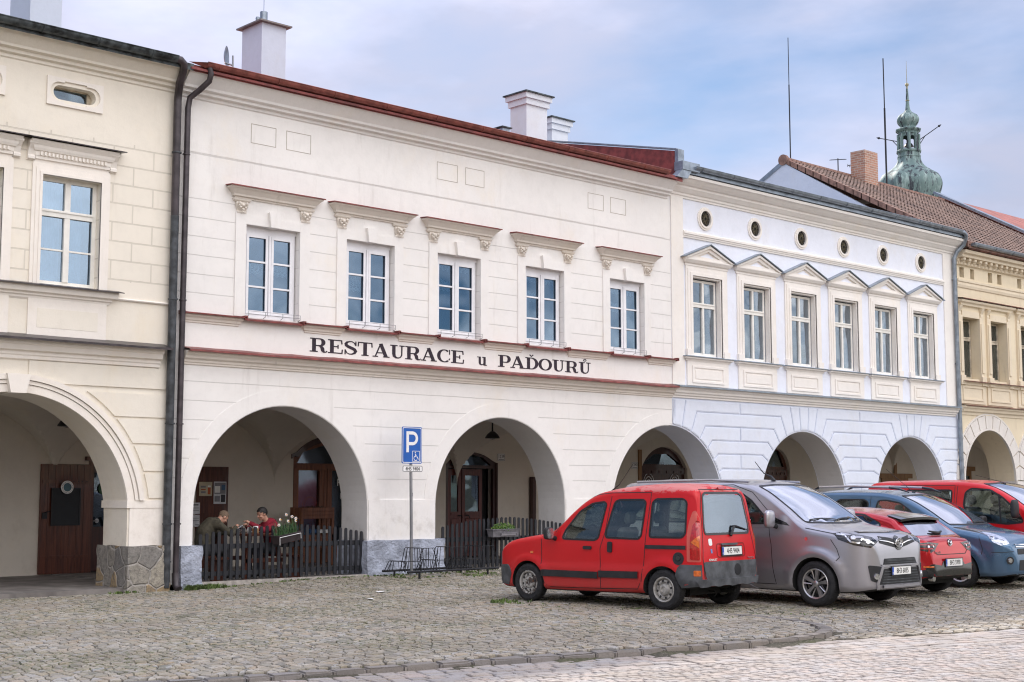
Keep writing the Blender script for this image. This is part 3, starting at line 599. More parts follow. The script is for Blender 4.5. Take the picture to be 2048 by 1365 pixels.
for c in WB:
    m = MB()
    for s in (-1, 1): m.box(*(sorted((c + s * .60, c + s * .825))), FY - .032, FY, 4.93, 6.88)
    m.box(c - .60, c + .60, FY - .030, FY, 6.665, 6.84); m.box(c - .60, c + .60, FY - .016, FY, 6.84, 7.15)
    m.plate([(c - .10, 6.655), (c + .10, 6.655), (c + .135, 6.94), (c - .135, 6.94)], [], FY - .10, FY + .1)
    sr = mk('window_surround', m, M['B0'], hB, world_=True, org=(c, FY, 4.93))
    k = MB(); hood(k, c - .82, c + .82, [(.0, 7.12), (.05, 7.13), (.05, 7.155), (.09, 7.165), (.10, 7.20), (.16, 7.27), (.20, 7.30), (.205, 7.325)]); mk('hood', k, M['Bt'], sr, world_=True)
    k = MB(); k.add([(c - 1.05, FY, 7.36), (c + 1.05, FY, 7.36), (c + 1.05, FY - .23, 7.342), (c - 1.05, FY - .23, 7.342), (c - 1.05, FY, 7.345), (c + 1.05, FY, 7.345), (c + 1.05, FY - .23, 7.322), (c - 1.05, FY - .23, 7.322)], [(0, 1, 2, 3), (7, 6, 5, 4), (0, 4, 5, 1), (1, 5, 6, 2), (2, 6, 7, 3), (3, 7, 4, 0)]); mk('hood_sheet', k, M['red'], sr, world_=True)
    for s in (-1, 1):
        xx = c + s * .715; k = MB(); hood(k, xx - .11, xx + .11, [(0, 7.06), (.05, 7.07), (.07, 7.09), (.08, 7.12)])
        hood(k, xx - .06, xx + .06, [(.0, 6.85), (.04, 6.855), (.045, 6.88), (.03, 6.90), (.05, 6.95), (.07, 7.02), (.06, 7.06)])
        for a, b, rr in ((-.05, 7.03, .030), (.05, 7.03, .030), (0, 6.995, .034), (-.035, 6.955, .024), (.035, 6.955, .024), (0, 6.915, .026), (-.058, 6.985, .018), (.058, 6.985, .018), (0, 6.87, .018)):
            k.lathe([(0, -rr), (rr * .7, -rr * .7), (rr, 0), (rr * .7, rr * .7), (0, rr)], 8, (xx + a * 1.5, FY - .095, b))
        mk('corbel', k, M['Bt'], sr, world_=True)
    k = MB()                                             # little sill rail of wire
    for xx in (c - .56, c - .19, c + .19, c + .58): k.tube([(xx, FY - .02, 4.93), (xx, FY - .10, 4.95), (xx, FY - .10, 5.04)], .006, 5)
    for dz in (.02, .075): k.tube([(c - .56, FY - .10, 4.96 + dz), (c + .58, FY - .10, 4.96 + dz)], .004, 5)
    mk('sill_rail', k, M['steel'], hB, world_=True)
    k = MB(); k.add([(c - .62, FY + .12, 4.945), (c + .62, FY + .12, 4.945), (c + .62, FY - .13, 4.875), (c - .62, FY - .13, 4.875), (c - .62, FY + .12, 4.935), (c + .62, FY + .12, 4.935), (c + .62, FY - .13, 4.845), (c - .62, FY - .13, 4.845)], [(0, 1, 2, 3), (7, 6, 5, 4), (0, 4, 5, 1), (1, 5, 6, 2), (2, 6, 7, 3), (3, 7, 4, 0)]); mk('window_sill', k, M['red'], hB, world_=True)
edges = [12.92] + [v for c in WB for v in (c - .63, c + .66)] + [XC0 - .02]
for i in range(0, len(edges), 2):
    a, b = edges[i] + (.10 if i else 0), edges[i + 1] - (.10 if i < 10 else 0)
    m = MB(); hood(m, a, b, [(0, 4.73), (.02, 4.74), (.02, 4.77), (.04, 4.78), (.05, 4.82), (.09, 4.85), (.095, 4.885)]); bd = mk('sill_band', m, M['Bt'], hB, world_=True)
    k = MB(); k.add([(a - .11, FY, 4.93), (b + .11, FY, 4.93), (b + .11, FY - .15, 4.905), (a - .11, FY - .15, 4.905), (a - .11, FY, 4.915), (b + .11, FY, 4.915), (b + .11, FY - .15, 4.882), (a - .11, FY - .15, 4.882)], [(0, 1, 2, 3), (7, 6, 5, 4), (0, 4, 5, 1), (1, 5, 6, 2), (2, 6, 7, 3), (3, 7, 4, 0)])
    for xx in ((a - .10), (b + .10)): k.box(xx - .03, xx + .03, FY - .15, FY - .0, 4.86, 4.935)
    mk('band_sheet', k, M['red'], bd, world_=True)
m = MB(); m.sweep([(0, 3.97), (.03, 3.98), (.03, 4.01), (.05, 4.02), (.055, 4.06), (.11, 4.09), (.12, 4.13), (.18, 4.18), (.19, 4.215), (0, 4.22)], 12.89, XC0 - .01); mk('storey_cornice', m, M['Bt'], hB, world_=True)
m = MB(); n = 40; rr = random.Random(3)      # buckled red sheet on the cornice
vs = []
for i in range(n + 1):
    x = 12.89 + (XC0 - .01 - 12.89) * i / n; d = rr.uniform(-.008, .008); vs += [(x, FY, 4.30 + d), (x, FY - .26 + d, 4.235 + d), (x, FY - .265 + d, 4.20 + d * .5), (x, FY, 4.20)]
m.add(vs, [(4 * i + k, 4 * i + 4 + k, 4 * i + 5 + k, 4 * i + 1 + k) for i in range(n) for k in range(3)]); mk('cornice_sheet', m, M['red'], hB, world_=True)
# blind attic panels
m = MB()
for a, b in ((14.22, 14.78), (15.01, 15.58), (18.77, 19.34), (19.56, 20.1), (23.31, 23.84), (24.07, 24.60)):
    m.plate(rect(a, b, 8.225, 8.60), [rect(a + .012, b - .012, 8.237, 8.588)], FY - .004, FY + .01)
mk('blind_panel_outline', m, simple('groove_shadow_dirt', (.46, .41, .36), .9), hB, world_=True)
m = MB(); m.box(XB0 + .2, XC0 - .2, FY - .006, FY + .01, 7.86, 8.045); mk('frieze_band', m, M['B0'], hB, world_=True)
m = MB(); m.sweep([(0, 8.83), (.03, 8.85), (.03, 8.90), (.12, 8.915), (.125, 8.96), (.20, 8.985), (.215, 9.03), (.37, 9.20), (.41, 9.225), (0, 9.23)], XB0 - .04, XC0 - .12); hh = mk('eaves_cornice', m, M['B0'], hB, world_=True)
m = MB(); m.box(XB0 - .06, 25.95, FY - .47, FY - .05, 9.232, 9.275); mk('eaves_sheet', m, M['red'], hB, world_=True)
m = MB(); gutter(m, 12.95, 25.62, .47, 9.385, .088, 1.28); m.add([(12.95, FY - .56, 9.385), (12.95, FY - .38, 9.385), (12.95, FY - .47, 9.30), (12.62, FY - .44, 9.36)], [(0, 1, 3), (1, 2, 3), (0, 3, 2), (0, 2, 1)]); mk('gutter', m, M['redg'], hB, True, world_=True)
mk('roof', roof_slab(XB0, XC0, 22.08, 9.33, 28.0, 11.1, 32.3, 9.6), M['red'], hB, world_=True)
m = MB(); m.tube([(13.02, FY - .47, 9.33), (13.06, FY - .47, 9.22), (13.04, FY - .45, 9.08), (12.94, FY - .30, 8.93), (12.84, FY - .13, 8.80), (12.81, FY - .12, 8.6), (12.79, FY - .12, .06)], .054, 14); m.tube([(12.79, FY - .12, .3), (12.79, FY - .14, .08), (12.80, FY - .22, .02)], .066, 14)
for z in (2.9, 5.1, 7.75, 1.15): m.lathe([(.068, -.012), (.068, .012)], 16, (12.80, FY - .12, z))
mk('downpipe', m, M['dkpipe'], hB, True, world_=True, angle=60)
chimney(hB, 16.66, 26.0, .63, .80, 10.2, 12.0, M['chim'], 'chimcap', pot=True)
chimney(hB, 25.25, 26.6, .76, .62, 10.5, 12.2, M['chim2'], 'dkz', fancy=True)
chimney(hB, 26.98, 27.4, .62, .55, 10.5, 11.98, M['chim2'], 'dkz', fancy=True)
m = MB(); m.box(24.35, 24.60, 26.55, 26.8, 10.4, 11.1)
vt = mk('roof_vent', m, M['zinc'], hB, world_=True, org=(24.5, 26.7, 10.4))
k = MB(); [k.box(24.34, 24.61, 26.54, 26.81, 10.6 + i * .055, 10.625 + i * .055) for i in range(8)]; k.box(24.30, 24.65, 26.5, 26.85, 11.1, 11.13); mk('louvre', k, M['dkz'], vt, world_=True)
# red fire wall between B and C
m = MB(); Q = [(22.25, 9.42), (22.30, 10.02), (26.87, 11.07), (28.2, 11.2), (28.2, 10.4)]
m.plate(Q, [], 26.16, 26.30, fm=lambda a, b, y: (y, a, b)); fw = mk('fire_wall', m, M['red'], hB, world_=True)
k = MB(); k.add([(26.12, 22.2, 10.03), (26.34, 22.2, 10.03), (26.34, 26.9, 11.11), (26.12, 26.9, 11.11), (26.12, 22.2, 10.06), (26.34, 22.2, 10.06), (26.34, 26.9, 11.14), (26.12, 26.9, 11.14)], [(0, 1, 2, 3), (7, 6, 5, 4), (0, 4, 5, 1), (1, 5, 6, 2), (2, 6, 7, 3), (3, 7, 4, 0)]); mk('coping_sheet', k, M['zinc'], fw, world_=True)
k = MB(); k.box(26.13, 26.36, 22.16, 22.26, 9.55, 10.04); k.bbox(26.10, 26.75, 21.98, 22.26, 9.50, 9.72); k.add([(25.9, 22.0, 9.3), (26.3, 22.0, 9.3), (26.45, 22.0, 9.5), (26.1, 22.0, 9.5), (25.9, 22.2, 9.3), (26.3, 22.2, 9.3), (26.45, 22.2, 9.5), (26.1, 22.2, 9.5)], [(0, 1, 2, 3), (7, 6, 5, 4), (0, 4, 5, 1), (1, 5, 6, 2), (2, 6, 7, 3), (3, 7, 4, 0)]); mk('rain_hopper', k, M['zinc'], fw, world_=True)
# ---- painted lettering (clarendon built from strokes); unit height 1
def strk(m, pts, wd, y0, y1, fm):
    """variable width flat stroke"""
    n = len(pts); Lp = []; Rp = []
    for i in range(n):
        a = Vector(pts[max(i - 1, 0)]); b = Vector(pts[min(i + 1, n - 1)]); d = (b - a).normalized(); nn = Vector((-d.y, d.x)); w = wd[i] if isinstance(wd, (list, tuple)) else wd
        p = Vector(pts[i]); Lp.append(tuple(p + nn * w / 2)); Rp.append(tuple(p - nn * w / 2))
    for i in range(n - 1):
        q = [Lp[i], Lp[i + 1], Rp[i + 1], Rp[i]]
        m.add([fm(a, b, y) for y in (y0, y1) for a, b in q], [(0, 1, 2, 3), (7, 6, 5, 4), (0, 4, 5, 1), (1, 5, 6, 2), (2, 6, 7, 3), (3, 7, 4, 0)])
def glyph(ch):
    T, t, s = .20, .075, .075; out = []      # stem, hairline, serif
    def B(x0, x1, z0, z1): out.append(([((x0 + x1) / 2, z0), ((x0 + x1) / 2, z1)], x1 - x0))
    def ser(x, w, z): out.append(([(x - w / 2, z), (x + w / 2, z)], s))
    def bowl(cx, cz, rx, rz, a0, a1, wt=T, ht=t, n=18):
        pts = []; ws = []
        for i in range(n + 1):
            a = a0 + (a1 - a0) * i / n; pts.append((cx + rx * cos(a), cz + rz * sin(a))); ws.append(ht + (wt - ht) * abs(cos(a)) ** 1.4)
        out.append((pts, ws))
    base = {'Ď': 'D', 'Ů': 'U'}.get(ch, ch); W = .8
    if base in 'RP':
        B(.13, .33, 0, 1); ser(.22, .42, .0375); out.append(([(.02, .9625), (.55, .9625)], s)); out.append(([(.3, .47 if base == 'R' else .42), (.55, .47 if base == 'R' else .42)], t))
        zz = .47 if base == 'R' else .42; bowl(.53, (zz + .9625) / 2, .20, (.9625 - zz) / 2, -pi / 2, pi / 2); W = .82
        if base == 'R':
            out.append(([(.52, .46), (.60, .42), (.67, .3), (.70, .12), (.76, .035), (.86, .03), (.93, .12)], [.08, .15, .19, .18, .12, .07, .05])); W = .96
    if base == 'E': B(.13, .33, 0, 1); out += [([(.02, .0375), (.78, .0375)], s), ([(.02, .9625), (.75, .9625)], s), ([(.3, .5), (.56, .5)], t), ([(.56, .36), (.56, .64)], .06), ([(.77, .0), (.80, .32)], .06), ([(.74, 1), (.77, .70)], .06)]; W = .86
    if base == 'S':
        out.append(([(.66, .70), (.60, .88), (.46, .965), (.33, .955), (.20, .90), (.13, .78), (.16, .66), (.28, .57), (.44, .49), (.60, .40), (.67, .27), (.61, .13), (.47, .045), (.32, .04), (.19, .11), (.11, .30)], [.05, .06, .075, .09, .13, .17, .19, .20, .21, .20, .18, .14, .09, .075, .06, .05]))
        out += [([(.68, .66), (.68, 1.0)], .06), ([(.09, .36), (.09, 0)], .06)]; W = .76
    if base == 'T': B(.34, .54, 0, 1); ser(.44, .40, .0375); out += [([(.06, .9625), (.82, .9625)], s), ([(.07, 1), (.05, .66)], .06), ([(.81, 1), (.83, .66)], .06)]; W = .88
    if base == 'A': out += [([(.44, .99), (.14, .04)], .075), ([(.44, 1), (.76, .02)], .20), ([(.24, .32), (.62, .32)], .07)]; ser(.14, .30, .0375); ser(.77, .36, .0375); W = .96
    if base == 'U':
        B(.15, .34, .3, 1); out.append(([(.245, .34), (.27, .16), (.38, .05), (.5, .04), (.62, .09), (.70, .24), (.71, .40)], [.19, .18, .12, .09, .07, .07, .07])); out.append(([(.71, .38), (.71, 1)], .07)); ser(.245, .42, .9625); ser(.72, .30, .9625); W = .90
    if base == 'u':
        B(.15, .33, .2, .66); out.append(([(.24, .24), (.27, .1), (.38, .04), (.52, .07), (.60, .18)], [.18, .15, .09, .07, .05])); B(.56, .74, .0, .66); out += [([(.02, .63), (.3, .63)], .06), ([(.46, .63), (.7, .63)], .06), ([(.6, .03), (.84, .03)], .06)]; W = .9
    if base == 'C':
        bowl(.46, .5, .35, .465, pi * .28, pi * 1.72); out += [([(.78, .62), (.78, 1)], .06), ([(.73, .18), (.80, .32)], .06)]; W = .86
    if base == 'O': bowl(.46, .5, .36, .465, 0, 2 * pi, n=32); W = .92
    if base == 'D': B(.13, .33, 0, 1); out += [([(.02, .0375), (.42, .0375)], s), ([(.02, .9625), (.42, .9625)], s)]; bowl(.42, .5, .36, .4625, -pi / 2, pi / 2, n=24); W = .9
    if ch == 'Ď': out.append(([(.30, 1.24), (.42, 1.09), (.54, 1.24)], .08))
    if ch == 'Ů': out.append(([(.46 + .085 * cos(a), 1.18 + .085 * sin(a)) for a in [2 * pi * i / 14 for i in range(15)]], .05))
    return out, W
def letters(text, x0, x1, z0, h, y):
    tot = sum(glyph(c)[1] if c != ' ' else .75 for c in text); k = (x1 - x0) / tot; m = MB(); x = x0
    for c in text:
        if c == ' ': x += .75 * k; continue
        g, W = glyph(c)
        for j, (pts, wd) in enumerate(g): strk(m, pts, wd, y - .0006 * j, y + .01, lambda a, b, q, x=x: (x + a * k, q, z0 + b * h))
        x += W * k
    return m
for wd_, xa, xb, hh_ in (('RESTAURACE', 15.62, 19.55, .268), ('u', 19.90, 20.20, .275), ('PAĎOURŮ', 20.50, 23.38, .258)): mk('painted_word', letters(wd_, xa, xb, 4.385, hh_, FY - .006), M['sign_letter'], hB, world_=True)
# ---- arcade inside B: back wall with its doorways
holesB = [rect(13.50, 14.45, .08, 2.30), [(18.42, .08), (20.5, .08), (20.5, 2.55)] + arc(19.46, 1.55, 1.38, .82, pi - .82, 12)[1:-1] + [(18.42, 2.5)], [(22.95, .08), (24.66, .08), (24.66, 2.45)] + arc(23.80, 1.35, 1.36, .91, pi - .91, 12)[1:-1] + [(22.95, 2.40)]]
m = MB(); m.plate([(XB0, .0), (XC0 - .002, .0), (XC0 - .002, 4.0), (XB0, 4.0)], [[(x, max(z, .02)) for x, z in h] for h in holesB], YB, YB + .34); mk('arcade_back_wall', m, M['in'], hB, world_=True)
for a, b in ((12.70, 17.92), (17.90, 23.32), (23.32, 28.9)): mk('arcade_vault', vault(a, b), M['in'], hB if a < 23 or True else None, True, world_=True, angle=25)
m = MB(); m.box(XB0, XC0 - .002, FY + .0, YB + .5, -.1, .09); mk('arcade_floor', m, M['dirt_floor'], hB, world_=True)
m = MB(); m.box(XB0 + .45, XC0, FY - .10, FY - .001, -.1, .115); mk('threshold_kerb', m, simple('kerb_granite', (.36, .33, .30), .8, scale=9, var=.25, bmp=.01), hB, world_=True)
# open door leaf on the far left, seen through the cream house's arch
m = MB(); y0 = YB - .06
for i in range(7): m.bbox(12.42 + i * .152, 12.42 + i * .152 + .150, y0, YB - .01, .09, 2.26, .004)
m.box(12.45, 13.45, y0 - .02, y0 - .001, 1.88, 1.95); m.box(12.45, 13.45, y0 - .02, y0 - .001, .40, .45)
dl = mk('open_door', m, M['rw'], hB, world_=True, org=(12.95, YB, .09))
k = MB(); k.box(12.46, 12.56, y0 - .03, y0 - .001, 1.18, 1.30); k.tube([(12.50, y0 - .03, 1.3), (12.62, y0 - .05, 1.33)], .01, 6)
for xx in (13.1, 13.2, 13.28, 13.38): k.lathe([(.010, 0), (.010, .01)], 8, (xx, y0 - .03, 1.915), 'y')
mk('door_lock', k, M['iron'], dl, world_=True)
m = MB(); m.plate(rect(13.46, 14.48, .09, 2.34), [rect(13.54, 14.40, .09, 2.24)], YB - .03, YB + .1); m.box(13.36, 14.55, YB - .12, YB, 2.34, 2.42); m.plate([(13.55, 2.42), (14.4, 2.42), (14.1, 2.60), (13.98, 2.72), (13.85, 2.60)], [[(13.72, 2.47), (14.22, 2.47), (13.98, 2.62)]], YB - .05, YB)
df = mk('door_frame', m, M['rw'], hB, world_=True, org=(13.95, YB, .09))
k = MB(); k.plate(rect(13.55, 14.39, .1, 2.23), [rect(13.66, 14.28, 1.0, 2.1)], YB + .18, YB + .23); k.box(13.55, 13.575, YB - .01, YB + .02, .75, 2.15); mk('inner_door', k, M['rwd'], df, world_=True)
k = MB(); k.box(13.66, 14.28, YB + .20, YB + .206, 1.0, 2.1); mk('pane', k, M['pane_dark'], df, world_=True)
k = MB(); k.tube([(13.62, YB + .17, 1.12), (13.62, YB + .12, 1.12), (13.74, YB + .12, 1.12)], .012, 8); k.lathe([(.045, 0), (.045, .01)], 14, (13.75, YB + .17, 1.12), 'y'); mk('door_handle', k, M['steel'], df, world_=True)
# brown door leaf with notices, under the left of the first restaurant arch
m = MB()
for i in range(5): m.bbox(15.92 + i * .154, 15.92 + i * .154 + .152, YB - .07, YB - .01, .09, 2.25, .004)
m.box(15.95, 16.67, YB - .09, YB - .071, 1.78, 1.86); m.box(15.95, 16.67, YB - .085, YB - .071, 1.25, 1.42)
bl = mk('shutter_leaf', m, M['rw'], hB, world_=True, org=(16.3, YB, .09))
# first restaurant front: glazed timber screen
m = MB(); hp = [rect(18.60, 19.18, .55, 2.22), rect(19.52, 20.10, .55, 2.22)]; top = holesB[1]
m.plate([(x, max(z, .1)) for x, z in top], [rect(18.60, 19.18, .55, 2.20), rect(19.52, 20.10, .55, 2.20), [(18.56, 2.36), (20.36, 2.36), (20.2, 2.60), (19.46, 2.82), (18.72, 2.62)]], YB + .06, YB + .14)
m.box(18.42, 20.48, YB + .03, YB + .059, 2.24, 2.33); m.box(19.30, 19.36, YB + .035, YB + .059, .12, 2.22)
for a in (18.47, 19.40): m.plate(rect(a, a + .84, .15, 2.24), [rect(a + .13, a + .71, .55, 2.20)], YB + .045, YB + .0585)
ws = mk('glazed_door', m, M['rwm'], hB, world_=True, org=(19.46, YB, .1))
k = MB(); k.box(18.58, 20.2, YB + .10, YB + .104, .5, 2.8); mk('pane', k, glass('shop_pane', (.6, .66, .8), .08, rough=.08, wav=.01), ws, world_=True)
k = MB(); k.box(18.58, 19.2, YB + .20, YB + .205, .6, 2.2); mk('reflection_sheet', k, simple('reflection_lavender', (.20, .21, .29), .9), ws, world_=True)  # sheet added behind the pane; its grey-blue colour stands in for a reflection
k = MB(); k.mb(textmesh('Pi', .24), Matrix.Translation((19.76, YB + .054, 1.92)) @ Matrix.Rotation(pi / 2, 4, 'X')); k.mb(textmesh('Ří', .18), Matrix.Translation((19.84, YB + .054, 1.60)) @ Matrix.Rotation(pi / 2, 4, 'X')); mk('window_lettering', k, M['white'], ws, world_=True)
m = MB(); m.plate([(18.45, 2.52), (18.36, 2.46)] + [(18.36, 2.56)] + arc(19.46, 1.60, 1.40, pi - .80, .80, 12) + [(20.6, 2.5), (20.5, 2.45)] + arc(19.46, 1.50, 1.36, .82, pi - .82, 12), [], YB - .03, YB + .05); mk('door_hood', m, M['rwd'], hB, world_=True)
# dark red double door of the second arch
m = MB(); a0 = holesB[2]; m.plate([(x, max(z, .1)) for x, z in a0], [rect(23.04, 24.56, .1, 2.30), [(23.1, 2.38), (24.5, 2.38), (24.2, 2.58), (23.8, 2.66), (23.4, 2.56)]], YB + .02, YB + .12)
m.tube([(24.66, YB - .01, .1), (24.66, YB - .01, 2.45)], .03, 4)
dd = mk('double_door', m, M['rwd'], hB, world_=True, org=(23.8, YB, .1))
for i, (a, b) in enumerate(((23.06, 23.50), (23.53, 24.20))):
    k = MB(); k.plate(rect(a, b, .11, 2.28), [rect(a + .10, b - .10, 1.22, 2.12)], YB + .05, YB + .10)
    for (u0, u1, w0, w1) in ((a + .10, b - .10, .70, 1.05), (a + .10, b - .10, .22, .60)): k.bbox(u0, u1, YB + .03, YB + .051, w0, w1, .012)
    k.box(a + .10, b - .10, YB + .03, YB + .06, 1.14, 1.19); mk('door_leaf', k, wood('leaf_red_wood', (.075, .012, .010), (.13, .025, .018), .42), dd, world_=True)
k = MB(); k.box(23.12, 24.12, YB + .075, YB + .08, 1.2, 2.15); k.box(23.1, 24.5, YB + .08, YB + .085, 2.38, 2.6); mk('pane', k, M['pane_dark'], dd, world_=True)
k = MB(); k.box(24.2, 24.55, YB + .30, YB + .33, .1, 2.3); k.box(13.5, 14.45, YB + .32, YB + .34, .1, 2.3); k.box(18.4, 20.5, YB + .33, YB + .335, .1, 2.9); mk('dark_interior', k, M['dark'], hB, world_=True)
k = MB(); [k.tube([(x, YB + .02, 1.12), (x + .1, YB, 1.12), (x + .12, YB, 1.06)], .012, 6) for x in (23.38, 23.62)]; mk('door_handle', k, M['iron'], dd, world_=True)
m = MB(); m.bbox(25.80, 25.93, YB - .14, YB - .01, .1, 2.1, .01); mk('door_post', m, M['rwd'], hB, world_=True)
m = MB(); m.bbox(21.55, 22.0, YB - .12, YB - .005, .1, 1.42, .01); eb = mk('meter_cabinet', m, M['in'], hB, world_=True)
k = MB(); k.add([(21.60, YB - .125, 1.12), (21.64, YB - .125, 1.12), (21.61, YB - .125, 1.02), (21.66, YB - .125, 1.03), (21.59, YB - .125, .86), (21.62, YB - .125, .98), (21.58, YB - .125, .98)], [(0, 1, 2, 6), (5, 3, 4)]); mk('warning_mark', k, simple('warning_red', (.5, .02, .02)), eb, world_=True)
# ================================================================= HOUSE C : pale blue and ivory
hC = empty('townhouse', (XC0, FY, 0), label='pale blue and ivory town house with six pedimented windows and round attic grilles', cat='house', group='town houses round the square')
arcC = [(26.08, 2.02, 1.29), (31.55, 1.877, 1.43), (36.79, 1.80, 1.50)]
m = MB(); m.plate(outline(XC0, XD0 - .003, 3.99, arcC), [], FY + .012, FY + TH); mk('arcade_wall', m, M['Cg'], hC, world_=True)
m = MB()
for cx, r, z0 in arcC[1:]: ring(m, cx, z0, r - .006, r + .0, FY + .018, FY + TH - .02, .3)
mk('arch_soffit', m, M['reveal'], hC, world_=True)
WC = [27.545, 29.565, 31.60, 33.60, 35.58, 37.615]
m = MB(); m.plate(rect(XC0, XD0 - .003, 3.99, 9.5), [rect(c - .575, c + .575, 5.06, 7.04) for c in WC] + [arc(c - .01, 8.53, .20, 0, 2 * pi, 20)[:-1] for c in WC], FY, FY + .34); mk('upper_wall', m, M['C'], hC, world_=True)
shell(hC, XC0, XD0, M['room'], 9.45)
fm = sash(1.02, 1.90, .06, [], 2, mull=.07, topbar=1.27)
wC = mk('window', fm, M['cfr'], hC); wC.location = (WC[0] - XC0, .12, 5.07)
k = MB(); k.box(-.48, .48, .024, .028, .06, 1.85); mk('pane', k, M['paneC'], wC)
k = curtain_mesh(-.50, -.30, .05, 1.85, .015, 110); q = curtain_mesh(-.50, -.34, .05, 1.85, .015, 110); k.add([(-x, y, z) for x, y, z in q.v], q.f); k.tri(Matrix.Translation((0, .18, 0))); mk('curtain', k, M['lace'], wC)
k = MB(); k.box(-.55, .55, .8, .82, 0, 1.95); mk('dark_back', k, M['room'], wC)
for c in WC[1:]: dup(wC, hC, (c - XC0, .12, 5.07))
for c in WC:
    m = MB()
    for e, p in ((.235, .03), (.17, .045), (.08, .06)):
        m.plate([(c - .575 - e, 5.06), (c - .575, 5.06), (c - .575, 7.04), (c + .575, 7.04), (c + .575, 5.06), (c + .575 + e, 5.06), (c + .575 + e, 7.04 + e), (c - .575 - e, 7.04 + e)], [], FY - p, FY - p + .028)
    for s in (-1, 1): m.box(*sorted((c + s * .60, c + s * .83)), FY - .08, FY, 5.03, 5.20); m.box(*sorted((c + s * .54, c + s * .577)), FY - .02, FY + .117, 5.06, 7.04)
    m.box(c - .539, c + .539, FY - .02, FY + .117, 7.0, 7.042)
    sr = mk('window_surround', m, M['Ct'], hC, world_=True, org=(c, FY, 5.06))
    k = MB(); hood(k, c - .80, c + .80, [(.0, 7.27), (.04, 7.28), (.04, 7.33), (.08, 7.35), (.13, 7.42), (.13, 7.455)])
    k.plate([(c - .90, 7.46), (c + .90, 7.46), (c, 7.80)], [[(c - .46, 7.52), (c + .46, 7.52), (c, 7.685)]], FY - .11, FY)
    k.plate([(c - .46, 7.52), (c + .46, 7.52), (c, 7.685)], [], FY - .055, FY); k.plate([(c - .96, 7.455), (c - .84, 7.455), (c, 7.765), (c + .84, 7.455), (c + .96, 7.455), (c, 7.825)], [], FY - .16, FY)
    pd = mk('pediment', k, M['Ct'], sr, world_=True)
    k = MB(); k.plate([(c - .30, 7.525), (c + .30, 7.525), (c, 7.64)], [], FY - .058, FY - .05); mk('pediment_field', k, M['C'], sr, world_=True)
    k = MB()
    for s in (-1, 1):
        P = [(c + s * 1.01, 7.455), (c, 7.845)]; k.add([(P[0][0], FY, P[0][1]), (P[0][0], FY - .20, P[0][1]), (P[1][0], FY - .20, P[1][1]), (P[1][0], FY, P[1][1])] + [(P[0][0], FY, P[0][1] + .02), (P[0][0], FY - .20, P[0][1] + .02), (P[1][0], FY - .20, P[1][1] + .02), (P[1][0], FY, P[1][1] + .02)], [(0, 1, 2, 3), (7, 6, 5, 4), (0, 4, 5, 1), (1, 5, 6, 2), (2, 6, 7, 3), (3, 7, 4, 0)])
    mk('pediment_sheet', k, M['zinc'], sr, world_=True)
    m = MB(); m.box(c - .80, c + .80, FY - .04, FY, 4.31, 4.93); m.plate(rect(c - .62, c + .62, 4.38, 4.80), [rect(c - .56, c + .56, 4.43, 4.75)], FY - .062, FY - .04); m.plate(rect(c - .50, c + .50, 4.48, 4.70), [], FY - .055, FY - .04)
    hood(m, c - .80, c + .80, [(.0, 4.90), (.05, 4.91), (.06, 4.95), (.12, 4.97), (.12, 5.005)]); ap = mk('apron_panel', m, M['Ct'], hC, world_=True, org=(c, FY, 4.3))
    k = MB(); k.box(c - .95, c + .95, FY - .15, FY, 5.008, 5.028); mk('sill_sheet', k, M['zinc'], ap, world_=True)
    m = MB(); cc = c - .01
    for r0, r1, p in ((.200, .25, .05), (.247, .295, .03)):
        m.plate(arc(cc, 8.53, r1, 0, 2 * pi, 28)[:-1], [arc(cc, 8.53, r0, 0, 2 * pi, 28)[:-1]], FY - p, FY + .02)
    rg = mk('attic_ring', m, M['Ct'], hC, world_=True, org=(cc, FY, 8.53))
    k = MB()
    for i in range(10):
        a = 2 * pi * i / 10; k.tube([(cc + .05 * cos(a), FY - .012, 8.53 + .05 * sin(a)), (cc + .12 * cos(a + .25), FY - .012, 8.53 + .12 * sin(a + .25)), (cc + .175 * cos(a), FY - .012, 8.53 + .175 * sin(a)), (cc + .12 * cos(a - .25), FY - .012, 8.53 + .12 * sin(a - .25)), (cc + .05 * cos(a), FY - .012, 8.53 + .05 * sin(a))], .009, 5)
    k.lathe([(.045, -.01), (.06, 0), (.045, .01)], 12, (cc, FY - .012, 8.53), 'y', cap=False); mk('grille', k, simple('gilt_iron', (.10, .085, .05), .5, .5), rg, world_=True)
    k = MB(); k.lathe([(.21, 0), (.21, .01)], 20, (cc, FY + .005, 8.53), 'y'); mk('grille_back', k, M['black'], rg, world_=True)
m = MB()
for x0, x1 in ((XC0 + .01, 26.66), (38.85, XD0 - .01)): m = MB(); m.box(x0, x1, FY - .03, FY, 4.30, 8.97); mk('corner_pilaster', m, M['Ct'], hC, world_=True)
m = MB(); m.sweep([(0, 7.96), (.03, 7.97), (.035, 8.0), (.05, 8.02), (.05, 8.05), (.07, 8.06), (.07, 8.11), (.03, 8.14), (0, 8.15)], 26.66, 38.85); mk('attic_moulding', m, M['Ct'], hC, world_=True)
m = MB(); m.sweep([(0, 8.93), (.03, 8.94), (.035, 8.98), (.06, 9.0), (.07, 9.05), (.10, 9.07), (.16, 9.14), (.18, 9.16), (.19, 9.21), (.24, 9.23), (.30, 9.28), (.36, 9.34), (.40, 9.36), (.40, 9.43), (0, 9.45)], XC0 - .03, XD0 - .06); mk('eaves_cornice', m, M['Ct'], hC, world_=True)
m = MB(); m.box(XC0 - .0, XD0 + .0, FY - .43, FY - .05, 9.452, 9.56); gutter(m, 26.55, 39.15, .50, 9.625, .085, 1.24); mk('gutter', m, M['zinc'], hC, True, world_=True)
